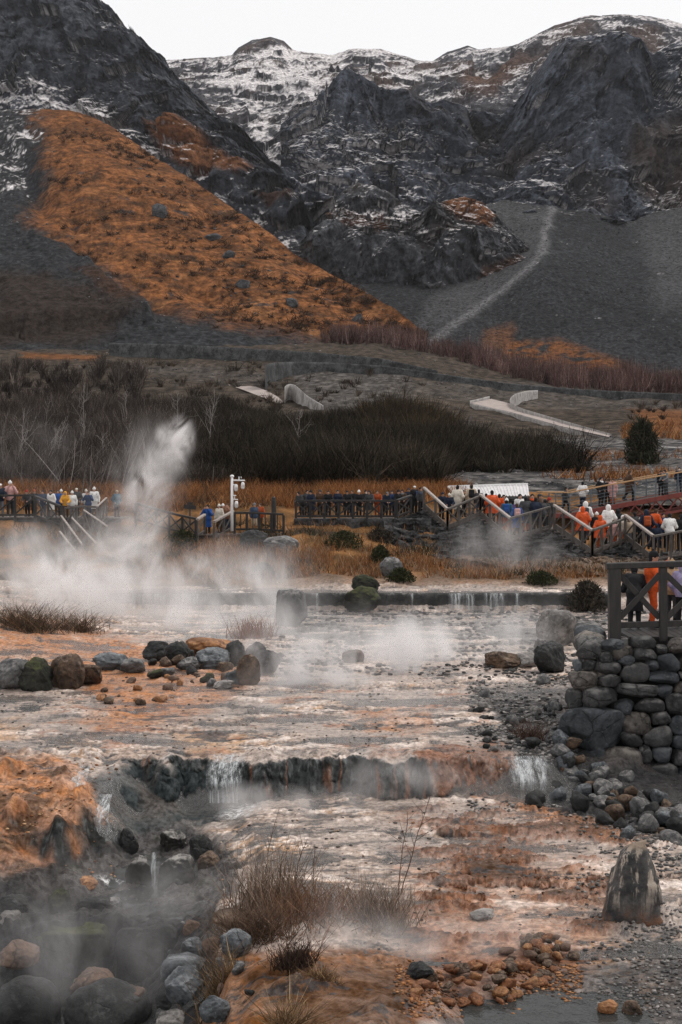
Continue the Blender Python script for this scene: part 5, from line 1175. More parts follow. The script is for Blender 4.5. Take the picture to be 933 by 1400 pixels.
# gravel and pebbles nobody could count: one object each
def gravel(name, n, region, size, cols, seed, zf=None, Yrng=None):
    r = np.random.default_rng(seed)
    bm = bmesh.new(); bmesh.ops.create_icosphere(bm, subdivisions=1, radius=.5); bv = np.array([x.co[:] for x in bm.verts]); bf = np.array([[q.index for q in x.verts] for x in bm.faces]); bm.free()
    px, py = region(r, n); pos = []
    if zf is None:
        Y = np.linspace(10, 60, 2600)
        for a, b in zip(px, py):
            pass
    P = zf(px, py); kp = fbm(np.stack([P[:, 0], P[:, 1], 0 * px], -1) / (.9 + P[:, 1].mean() * .01) + seed, 3) + r.normal(size=n) * .12 > .0; P = P[kp]; n = len(P)
    s = r.uniform(size[0], size[1], n) ** 1.0 * (P[:, 1] / F); q = r.normal(size=(n, 4)); q /= np.linalg.norm(q, axis=1)[:, None]
    w, x, y, z = q.T
    Rm = np.stack([1 - 2 * (y * y + z * z), 2 * (x * y - z * w), 2 * (x * z + y * w), 2 * (x * y + z * w), 1 - 2 * (x * x + z * z), 2 * (y * z - x * w), 2 * (x * z - y * w), 2 * (y * z + x * w), 1 - 2 * (x * x + y * y)], -1).reshape(n, 3, 3)
    bvn = bv * (1 + .25 * r.normal(size=(n, len(bv), 1)) * .6) * r.uniform(.6, 1, (n, 1, 3))
    V = np.einsum('nij,nkj->nki', Rm, bvn) * s[:, None, None] * np.array([1, 1, .5]) + P[:, None] + np.array([0, 0, .12]) * s[:, None, None]
    f = (bf[None] + (np.arange(n) * len(bv))[:, None, None]).reshape(-1, 3); cols = np.array(cols); ci = cols[r.integers(len(cols), size=n)] * r.uniform(.6, 1.3, (n, 1))
    return tag(link(name, mk_mesh(name, V.reshape(-1, 3), f, True, np.repeat(ci, len(bv), 0)), m_peb), kind='stuff')
m_peb = mat_vc('pebbles', 20, .35, 40, .5, .01, .7, spec=.35)
def ghits(px, py):
    """ground points for many pixels at once"""
    lo = np.full(px.shape, 8.0); Yg = np.geomspace(9, 83, 700); hit = np.full(px.shape, 83.0); done = np.zeros(px.shape, bool)
    for Y in Yg:
        P = at(px, py, np.full(px.shape, Y)); b = (P[:, 2] <= table(px, np.full(px.shape, Y))) & ~done
        hit[b] = Y; done |= b
    for _ in range(2):
        x = (px - W0 / 2) / F * hit; z = gbase(x, hit); hit = np.clip((CZ - z) / np.maximum((py - 650) / F, .01), 8, 84)
    x = (px - W0 / 2) / F * hit; return np.stack([x, hit, gheight(x, hit)], -1)
def rect(x0, x1, y0, y1): return lambda r, n: (r.uniform(x0, x1, n), r.uniform(y0, y1, n))
GC = [(.10, .095, .09), (.16, .15, .14), (.05, .05, .05), (.22, .20, .19), (.08, .07, .065)]
gravel('pebble_bed', 3400, rect(790, 1000, 1085, 1400), (3, 10), GC, 11, ghits)
gravel('stream_pebbles', 3000, rect(640, 790, 925, 1060), (3, 9), GC + [(.3, .28, .26)], 12, ghits)
gravel('crust_crumbs', 1000, rect(-60, 700, 900, 1035), (2, 6), [(.08, .07, .06), (.25, .18, .13), (.05, .045, .04), (.35, .28, .24)], 13, ghits)
gravel('flow_crumbs', 1100, rect(300, 930, 1100, 1330), (2, 7), [(.06, .045, .035), (.22, .12, .06), (.05, .045, .04), (.38, .3, .25)], 14, ghits)
gravel('rust_gravel', 2200, rect(540, 800, 1325, 1400), (3, 9), [(.25, .1, .03), (.16, .06, .02), (.33, .16, .07), (.06, .04, .03)], 15, ghits)
gravel('bank_crumbs', 450, rect(-40, 160, 1035, 1210), (2, 7), [(.25, .1, .035), (.1, .045, .02), (.4, .24, .13)], 16, ghits)
gravel('pond_stones', 3000, rect(380, 930, 835, 925), (4, 11), [(.05, .047, .045), (.1, .09, .085), (.03, .03, .03)], 17, ghits)
def hhits(px, py): return np.array([hhit(a, b) for a, b in zip(px, py)])
gravel('road_bank_rubble', 1500, rect(620, 1000, 605, 668), (2, 7), [(.2, .19, .18), (.12, .115, .11), (.3, .28, .27), (.06, .06, .06)], 18, hhits)

def on_loft(name, px, py):
    P = LOFT[name]; a, b = proj(P[:, 0], P[:, 1], P[:, 2]); return P[np.argmin((a - px) ** 2 + (b - py) ** 2)]
for px, py, w_, h_, lb in [(217, 296, 24, 18, 'large grey outcrop high on the orange hillside'), (290, 328, 26, 10, 'long low outcrop in the middle of the orange hillside'), (312, 352, 18, 10, 'small dark outcrop below the long low one on the orange hillside'), (334, 392, 22, 12, 'pale grey outcrop on the lower orange hillside'), (399, 418, 18, 11, 'grey outcrop near the foot of the orange hillside'), (489, 440, 16, 12, 'dark outcrop at the right end of the orange hillside')]:
    b = on_loft('grass_shoulder', px, py); k = b[1] / F; _bs[0] += 1
    tag(link('rock_outcrop', rock_mesh('rock_outcrop', _bs[0], (w_ * k, w_ * k * .8, h_ * k * 1.4), 2.6, 4, .16, 8), M_outc, None, (b[0], b[1], b[2] + h_ * k * .3)), lb, 'rock outcrop')

gravel('hillside_rubble', 1500, rect(100, 640, 468, 530), (1.5, 5), [(.12, .115, .11), (.07, .068, .066), (.18, .17, .165), (.04, .04, .04)], 19, hhits)
gravel('talus_foot_rubble', 900, rect(600, 1000, 505, 560), (1.5, 4), [(.10, .10, .10), (.06, .06, .06), (.16, .155, .15)], 20, hhits)

def loft_pick(name, n, poly, seed, soft=20):
    r = np.random.default_rng(seed); P = LOFT[name]; a, b = proj(P[:, 0], P[:, 1], P[:, 2]); w = polymask(a + 25 * fbm(P / 25, 3), b + 12 * fbm(P / 20 + 5, 3), poly, soft) * sst(fbm(P / 22 + seed, 4), -.1, .2) * P[:, 1] ** 2 / 2.5e5
    return P[r.choice(len(P), n, p=w / w.sum())] + r.normal(size=(n, 3)) * [.6, .6, 0]
gravel('slope_stones', 700, lambda r, n: (np.zeros(n), np.zeros(n)), (1.5, 5), [(.07, .07, .072), (.11, .11, .112), (.04, .04, .042), (.15, .15, .15)], 41, lambda px, py: loft_pick('grass_shoulder', 700, [(30, 240), (110, 330), (210, 400), (320, 430), (470, 462), (520, 478), (300, 470), (-50, 450), (-50, 250)], 41, 40))
gravel('slope_rocks', 260, lambda r, n: (np.zeros(n), np.zeros(n)), (2, 7), [(.06, .06, .062), (.10, .10, .10), (.03, .03, .03)], 42, lambda px, py: loft_pick('grass_shoulder', 260, [(70, 170), (130, 170), (560, 440), (540, 465), (320, 430), (100, 330)], 42))
gravel('talus_blocks', 2600, lambda r, n: (np.zeros(n), np.zeros(n)), (1.2, 4.2), [(.05, .052, .056), (.085, .087, .092), (.03, .03, .033), (.13, .13, .135)], 43, lambda px, py: loft_pick('talus_slope', 2600, [(560, 300), (690, 280), (940, 290), (1100, 280), (1100, 505), (600, 480)], 43))
# ------------------------------------------------------------------ people: signed-distance bodies turned into one surface
class SDF:
    def __init__(s, lo, hi, h):
        s.lo = np.array(lo, float); s.h = h; s.n = np.ceil((np.array(hi) - s.lo) / h).astype(int) + 1
        s.f = np.full(s.n, 9.0, np.float32); s.ax = [s.lo[k] + np.arange(s.n[k]) * h for k in range(3)]
    def _win(s, lo, hi, m):
        a = np.clip(np.floor((np.array(lo) - m - s.lo) / s.h).astype(int), 0, s.n - 1); b = np.clip(np.ceil((np.array(hi) + m - s.lo) / s.h).astype(int) + 1, 1, s.n)
        sl = tuple(slice(a[k], b[k]) for k in range(3)); G = np.meshgrid(*[s.ax[k][sl[k]] for k in range(3)], indexing='ij'); return sl, np.stack(G, -1)
    def _put(s, sl, d, k, sub=False):
        a = s.f[sl]
        if sub: s.f[sl] = np.maximum(a, -d); return
        if k <= 0: s.f[sl] = np.minimum(a, d); return
        hh = np.clip(.5 + .5 * (a - d) / k, 0, 1); s.f[sl] = a + (d - a) * hh - k * hh * (1 - hh)
    def cap(s, a, b, ra, rb, k=.03):
        a = np.asarray(a, float); b = np.asarray(b, float); r = max(ra, rb); sl, P = s._win(np.minimum(a, b) - r, np.maximum(a, b) + r, .10)
        ab = b - a; t = np.clip(((P - a) @ ab) / (ab @ ab + 1e-9), 0, 1); d = np.linalg.norm(P - a - t[..., None] * ab, axis=-1) - (ra + (rb - ra) * t); s._put(sl, d, k); return s
    def ell(s, c, r, k=.02, sub=False, tilt=0.0):
        c = np.asarray(c, float); r = np.asarray(r, float); sl, P = s._win(c - r.max(), c + r.max(), .10); Q = P - c
        if tilt:
            ct, st = math.cos(tilt), math.sin(tilt); Q = np.stack([Q[..., 0], Q[..., 1] * ct + Q[..., 2] * st, -Q[..., 1] * st + Q[..., 2] * ct], -1)
        d = (np.linalg.norm(Q / r, axis=-1) - 1) * r.min(); s._put(sl, d, k, sub); return s
    def cone(s, z0, z1, r0, r1, c=(0, 0), k=.03, flat=.75):
        """elliptic skirt between heights z0 < z1"""
        sl, P = s._win((c[0] - max(r0, r1), c[1] - max(r0, r1), z0), (c[0] + max(r0, r1), c[1] + max(r0, r1), z1), .08)
        t = np.clip((P[..., 2] - z0) / (z1 - z0), 0, 1); r = r0 + (r1 - r0) * t
        d = np.hypot(P[..., 0] - c[0], (P[..., 1] - c[1]) / flat) - r; d = np.maximum(d, np.maximum(z0 - P[..., 2], P[..., 2] - z1)); s._put(sl, d, k); return s
    def box(s, c, hs, rad=.04, k=.0):
        c = np.asarray(c, float); hs = np.asarray(hs, float); sl, P = s._win(c - hs, c + hs, .10); q = np.abs(P - c) - hs + rad
        d = np.linalg.norm(np.maximum(q, 0), axis=-1) + np.minimum(q.max(-1), 0) - rad; s._put(sl, d, k); return s
    def cutbelow(s, z): s.f = np.maximum(s.f, (z - s.ax[2])[None, None, :]); return s
    def wrinkle(s, amp, lam, seed=0):
        G = np.stack(np.meshgrid(*s.ax, indexing='ij'), -1); m = np.abs(s.f) < .06
        s.f[m] += amp * fbm(G[m] / np.array([lam, lam, lam * .5]) + seed, 3); return s
    def mesh(s, name):
        f = s.f; neg = f < 0; nx, ny, nz = f.shape; c = np.zeros((nx - 1, ny - 1, nz - 1), int)
        for dx in (0, 1):
            for dy in (0, 1):
                for dz in (0, 1): c += neg[dx:nx - 1 + dx, dy:ny - 1 + dy, dz:nz - 1 + dz]
        act = (c > 0) & (c < 8); idx = -np.ones(act.shape, int); I = np.argwhere(act); idx[act] = np.arange(len(I))
        acc = np.zeros((len(I), 3)); cnt = np.zeros(len(I))
        for ax in range(3):
            o = [k for k in range(3) if k != ax]
            for p in (0, 1):
                for q in (0, 1):
                    a = I.copy(); a[:, o[0]] += p; a[:, o[1]] += q; b = a.copy(); b[:, ax] += 1
                    fa = f[a[:, 0], a[:, 1], a[:, 2]]; fb = f[b[:, 0], b[:, 1], b[:, 2]]; m = (fa < 0) != (fb < 0); t = fa / (fa - fb + 1e-12)
                    pt = a.astype(float); pt[:, ax] += t; acc[m] += pt[m]; cnt[m] += 1
        V = s.lo + acc / cnt[:, None] * s.h; faces = []
        for ax in range(3):
            o = [(ax + 1) % 3, (ax + 2) % 3]; sl0 = [slice(1, -1)] * 3; sl0[ax] = slice(0, -1); sl1 = list(sl0); sl1[ax] = slice(1, None)
            n0 = neg[tuple(sl0)]; n1 = neg[tuple(sl1)]; E = np.argwhere(n0 != n1)
            if not len(E): continue
            E = E + np.array([0 if k == ax else 1 for k in range(3)]); fl = neg[E[:, 0], E[:, 1], E[:, 2]]
            def cell(d0, d1):
                q = E.copy(); q[:, o[0]] -= d0; q[:, o[1]] -= d1; return idx[q[:, 0], q[:, 1], q[:, 2]]
            Q = np.stack([cell(1, 1), cell(0, 1), cell(0, 0), cell(1, 0)], -1); Q[~fl] = Q[~fl][:, ::-1]; faces.append(Q)
        return mk_mesh(name, V, np.concatenate(faces), True)

POSE = {
 'down':   dict(e=[(.27, .03, 1.13), (-.27, .03, 1.13)], w=[(.28, -.06, .88), (-.28, -.05, .88)], lean=0, legs=0),
 'photo':  dict(e=[(.29, -.15, 1.19), (-.29, -.15, 1.19)], w=[(.09, -.32, 1.50), (-.09, -.32, 1.50)], lean=0, legs=0),
 'rail':   dict(e=[(.29, -.12, 1.15), (-.29, -.12, 1.15)], w=[(.22, -.38, 1.10), (-.16, -.38, 1.10)], lean=12, legs=0),
 'lean':   dict(e=[(.28, -.20, 1.14), (-.28, -.20, 1.14)], w=[(.12, -.42, 1.20), (-.10, -.42, 1.20)], lean=30, legs=0),
 'pocket': dict(e=[(.31, .07, 1.14), (-.31, .07, 1.14)], w=[(.23, -.08, .96), (-.23, -.08, .96)], lean=0, legs=0),
 'walk':   dict(e=[(.26, .14, 1.15), (-.26, -.10, 1.14)], w=[(.25, .05, .92), (-.24, -.26, .98)], lean=4, legs=.24),
}
def pj(pose):
    p = POSE[pose]; L = math.radians(p['lean'])
    def t(v):
        v = np.array(v, float); 
        if v[2] < .9 or not L: return v
        d = v - [0, 0, .93]; c, s = math.cos(L), math.sin(L); return np.array([d[0], d[1] * c - d[2] * s, d[2] * c + d[1] * s]) + [0, 0, .93]
    J = dict(pel=t((0, .01, .95)), chest=t((0, .01, 1.28)), neck=t((0, .01, 1.46)), head=t((0, -.02, 1.605)))
    for i, sg in enumerate((1, -1)):
        J['s%d' % i] = t((sg * .175, .01, 1.405)); J['e%d' % i] = t(p['e'][i]); J['w%d' % i] = t(p['w'][i])
        yo = (p['legs'] if sg > 0 else -p['legs']); J['h%d' % i] = np.array((sg * .09, .01, .93)); J['k%d' % i] = np.array((sg * .10, -.03 + yo * .55 - abs(yo) * .25, .50)); J['a%d' % i] = np.array((sg * .105, .02 + yo, .09 + max(0, yo) * .2))
    J['tilt'] = -L * .4; return J
def bodygrid(J, h): return SDF((-.52, -.75, -.02), (.52, .52, 1.92), h)
def make_pose(pose, h):
    J = pj(pose); out = {}
    g = bodygrid(J, h); H = J['head']
    g.ell(H, (.074, .094, .115)); g.ell(H + [0, -.02, -.06], (.056, .07, .065)); g.ell(H + [0, -.098, -.012], (.013, .022, .022), .012); g.ell(H + [0, -.085, -.062], (.026, .012, .011), .008)
    for sg in (1, -1): g.ell(H + [sg * .077, .01, -.01], (.012, .022, .032), .006); g.ell(H + [sg * .031, -.102, .018], (.015, .012, .011), 0, True); g.ell(H + [sg * .031, -.084, .018], (.013, .010, .011), .0)
    g.cap(J['neck'] + [0, .005, -.04], H + [0, .02, -.07], .058, .052)
    g.cap(J['pel'] + [-.05, 0, 0], J['pel'] + [.05, 0, 0], .125, .125, .05); g.cap(J['pel'], J['chest'], .13, .14, .06); g.cap(J['chest'] + [-.07, 0, 0], J['chest'] + [.07, 0, 0], .12, .12, .06); g.cap(J['s0'], J['s1'], .062, .062, .06)
    for i in (0, 1):
        sg = 1 if i == 0 else -1
        g.cap(J['s%d' % i], J['e%d' % i], .056, .043); g.cap(J['e%d' % i], J['w%d' % i], .042, .029); g.cap(J['h%d' % i], J['k%d' % i], .088, .058, .05); g.cap(J['k%d' % i], J['a%d' % i], .058, .038); g.cap(J['a%d' % i] + [0, .03, -.04], J['a%d' % i] + [sg * .02, -.16, -.055], .036, .03, .02)
        d = J['w%d' % i] - J['e%d' % i]; d /= np.linalg.norm(d); sd_ = np.cross(d, [0, 1, .3]); sd_ /= np.linalg.norm(sd_); inw = np.cross(d, sd_)
        pc = J['w%d' % i] + d * .075; g.cap(J['w%d' % i], pc - sd_ * .018, .027, .02, .015); g.cap(J['w%d' % i], pc + sd_ * .018, .027, .02, .015)
        for kf, (of, ln) in enumerate(((-.033, .062), (-.011, .074), (.011, .070), (.033, .054))):
            b0 = pc + sd_ * of; m = b0 + d * ln * .55 - inw * .006; g.cap(b0, m, .0105, .0095, .004); g.cap(m, m + d * ln * .42 - inw * .022, .0095, .008, .004)
        tb = J['w%d' % i] + d * .03 - sd_ * .028 * sg; g.cap(tb, tb + d * .035 - sd_ * .022 * sg - inw * .012, .013, .011, .008); g.cap(tb + d * .035 - sd_ * .022 * sg - inw * .012, tb + d * .065 - sd_ * .02 * sg - inw * .022, .011, .009, .004)
    out['body'] = g.mesh('body')
    def torso(g, pad, hem):
        g.cap(J['pel'] + [-.06, 0, 0], J['pel'] + [.06, 0, 0], .13 + pad, .13 + pad, .06); g.cap(J['pel'], J['chest'], .14 + pad, .15 + pad, .06); g.cap(J['chest'] + [-.075, 0, 0], J['chest'] + [.075, 0, 0], .13 + pad, .13 + pad, .06); g.cap(J['s0'], J['s1'], .075 + pad * .7, .075 + pad * .7, .06)
        g.cap(J['neck'] + [0, .01, -.06], J['neck'] + [0, .005, .015], .075 + pad * .4, .068 + pad * .3, .02)
        for i in (0, 1): g.cap(J['s%d' % i], J['e%d' % i], .062 + pad, .052 + pad, .03); g.cap(J['e%d' % i], J['w%d' % i] * .96 + J['e%d' % i] * .04, .05 + pad, .036 + pad * .6, .03)
    g = bodygrid(J, h); torso(g, .028, .84); g.cone(.80, .98, .195, .19, (0, .01)); g.cutbelow(.81); out['jacket'] = g.wrinkle(.012, .12).mesh('jacket')
    g = bodygrid(J, h); torso(g, .035, .5); g.cone(.48, 1.0, .235, .19, (0, .01), .05); out['long_coat'] = g.wrinkle(.014, .14, 3).mesh('long_coat')
    g = bodygrid(J, h); torso(g, .04, .5); g.cone(.62, 1.38, .36, .15, (0, .0), .08, .85); out['poncho'] = g.wrinkle(.022, .13, 7).mesh('poncho')
    g = SDF((-.3, -.5, -.02), (.3, .5, 1.08), h)
    for i in (0, 1): g.cap(J['h%d' % i], J['k%d' % i], .105, .078, .04); g.cap(J['k%d' % i], J['a%d' % i] + [0, 0, .02], .075, .062, .03)
    g.cap(J['pel'] + [-.05, 0, -.02], J['pel'] + [.05, 0, -.02], .138, .138, .05); out['trousers'] = g.wrinkle(.010, .09, 5).mesh('trousers')
    g = SDF((-.3, -.5, -.06), (.3, .5, .34), h * .8)
    for i in (0, 1):
        sg = 1 if i == 0 else -1; a = J['a%d' % i]; g.cap(a + [0, .035, -.03], a + [sg * .02, -.17, -.045], .05, .042, .03); g.cap(a, a + [0, .02, .06], .05, .052, .03)
    out['shoes'] = g.mesh('shoes')
    def hg(): return SDF(H - [.3, .34, .62], H + [.3, .34, .3], h * .85)
    g = hg(); g.ell(H + [0, .018, .03], (.088, .105, .108)); g.ell(H + [0, -.10, -.05], (.075, .075, .09), 0, True); g.ell(H + [0, .06, -.06], (.07, .05, .07), .03); out['hair'] = g.wrinkle(.006, .03, 2).mesh('hair')
    g = hg(); g.ell(H + [0, .018, .03], (.09, .107, .11)); g.ell(H + [0, -.10, -.05], (.072, .075, .09), 0, True); g.cap(H + [0, .06, -.05], H + [0, .085, -.33], .085, .06, .04); out['long_hair'] = g.wrinkle(.008, .03, 4).mesh('long_hair')
    g = hg(); g.ell(H + [0, .005, .065], (.096, .112, .098)); g.f = np.maximum(g.f, ((H[2] + .02) - g.ax[2])[None, None, :]); g.cap(H + [0, .005, .045], H + [0, .005, .046], .0, .0, 0); g.ell(H + [0, .0, .035], (.102, .118, .03), .01); g.ell(H + [0, .01, .175], (.03, .03, .028), .012); out['beanie'] = g.mesh('beanie')
    g = hg(); g.ell(H + [0, .01, .05], (.09, .108, .085)); g.f = np.maximum(g.f, ((H[2] + .03) - g.ax[2])[None, None, :]); g.ell(H + [0, -.13, .042], (.07, .07, .012), .01); out['cap'] = g.mesh('cap')
    g = hg(); g.ell(H + [0, .022, .01], (.118, .135, .155)); g.cap(H + [0, .04, -.1], H + [0, .03, -.16], .10, .11, .04); g.ell(H + [0, -.13, -.01], (.076, .09, .105), 0, True); g.ell(H + [0, -.02, -.01], (.083, .1, .12), 0, True); out['hood'] = g.wrinkle(.008, .07, 6).mesh('hood')
    g = hg(); g.ell(H + [0, -.085, -.06], (.055, .035, .042)); out['face_mask'] = g.mesh('face_mask')
    g = hg(); g.cap(H + [-.06, .0, -.14], H + [.06, .0, -.14], .07, .07); g.cap(H + [-.02, -.08, -.16], H + [.03, -.10, -.16], .05, .045, .03); out['scarf'] = g.wrinkle(.012, .05, 9).mesh('scarf')
    c = J['chest'] + [0, .235, -.03]
    g = SDF(c - [.3, .45, .4], c + [.3, .3, .4], h); g.box(c, (.155, .095, .23), .07); g.box(c + [0, .085, -.07], (.11, .05, .11), .04, .02)
    for sg in (1, -1): g.cap(c + [sg * .09, -.09, .18], J['chest'] + [sg * .11, -.02, .20], .022, .022, .01); g.cap(J['chest'] + [sg * .11, -.02, .2], J['chest'] + [sg * .12, -.165, .06], .022, .022, .01); g.cap(J['chest'] + [sg * .12, -.165, .06], J['chest'] + [sg * .16, -.05, -.14], .02, .02, .01)
    out['backpack'] = g.mesh('backpack')
    return out
_pc = {}
def get_pose(p, fine=False):
    if (p, fine) not in _pc: _pc[(p, fine)] = make_pose(p, .0125 if fine else .0175)
    return _pc[(p, fine)]
_cl = {}
def cloth(c, rough=.8):
    k = tuple(round(x, 3) for x in c) + (rough,)
    if k not in _cl: _cl[k] = mat_plain('fabric', c, rough, .18, 22, .4, .01, spec=.2)
    return _cl[k]
SKIN = mat_plain('skin', (.42, .24, .17), .55, .08, 20, .1)
CC = dict(white=(.72, .70, .68), cream=(.60, .54, .46), black=(.012, .012, .014), navy=(.014, .02, .038), blue=(.02, .07, .24), dkblue=(.02, .045, .12), grey=(.16, .16, .17), dgrey=(.05, .05, .053), red=(.30, .025, .02), orange=(.58, .085, .018), rust=(.33, .07, .022),
          yellow=(.70, .34, .04), tan=(.36, .24, .14), beige=(.48, .38, .28), brown=(.07, .04, .025), pink=(.55, .32, .30), purple=(.07, .035, .13), lilac=(.36, .34, .52), teal=(.03, .10, .14), jeans=(.04, .06, .10), plaid=(.28, .15, .10))
def person(px, hy, Y, zf, rz, pose, top, topc, legc, head, headc, label, shoec='black', pack=None, mask=None, hair='black', fine=False, scarf=None):
    """px, hy: photo pixel of the crown of the head at distance Y; zf: floor height there"""
    crown = at(px, hy, Y); nominal = {'rail': 1.72, 'lean': 1.66}.get(pose, 1.745) + (.06 if head in ('beanie', 'hood') else 0); s = float(np.clip((crown[2] - zf) / nominal, .80, 1.08))
    ms = get_pose(pose, fine); root = empty('person', (crown[0], Y, zf), math.radians(rz)); root.scale = (s, s, s); tag(root, label, 'person', 'visitors on the walkways')
    def part(n, key, mat, par=root):
        me = ms[key]
        if not len(me.materials): me.materials.append(None)
        o = bpy.data.objects.new(n, me); COL.objects.link(o); o.parent = par; o.material_slots[0].link = 'OBJECT'; o.material_slots[0].material = mat; return o
    part('body', 'body', SKIN)
    part({'jacket': 'jacket', 'long_coat': 'coat', 'poncho': 'poncho'}[top], top, cloth(CC[topc], .45 if top == 'poncho' else .8)); part('trousers', 'trousers', cloth(CC[legc])); part('shoes', 'shoes', cloth(CC[shoec]))
    if head in ('beanie', 'cap', 'hood'):
        if head != 'hood' : part('hair', 'hair', cloth(CC[hair]))
        part({'beanie': 'knit_hat', 'cap': 'cap', 'hood': 'hood'}[head], head, cloth(CC[headc]))
    else: part('hair', head, cloth(CC[headc]))
    if pack: part('backpack', 'backpack', cloth(CC[pack]))
    if mask: part('face_mask', 'face_mask', cloth(CC[mask]))
    if scarf: part('scarf', 'scarf', cloth(CC[scarf]))
    return root
def fz(px): return float(np.interp(px, _rx, _rz))
BK = 180
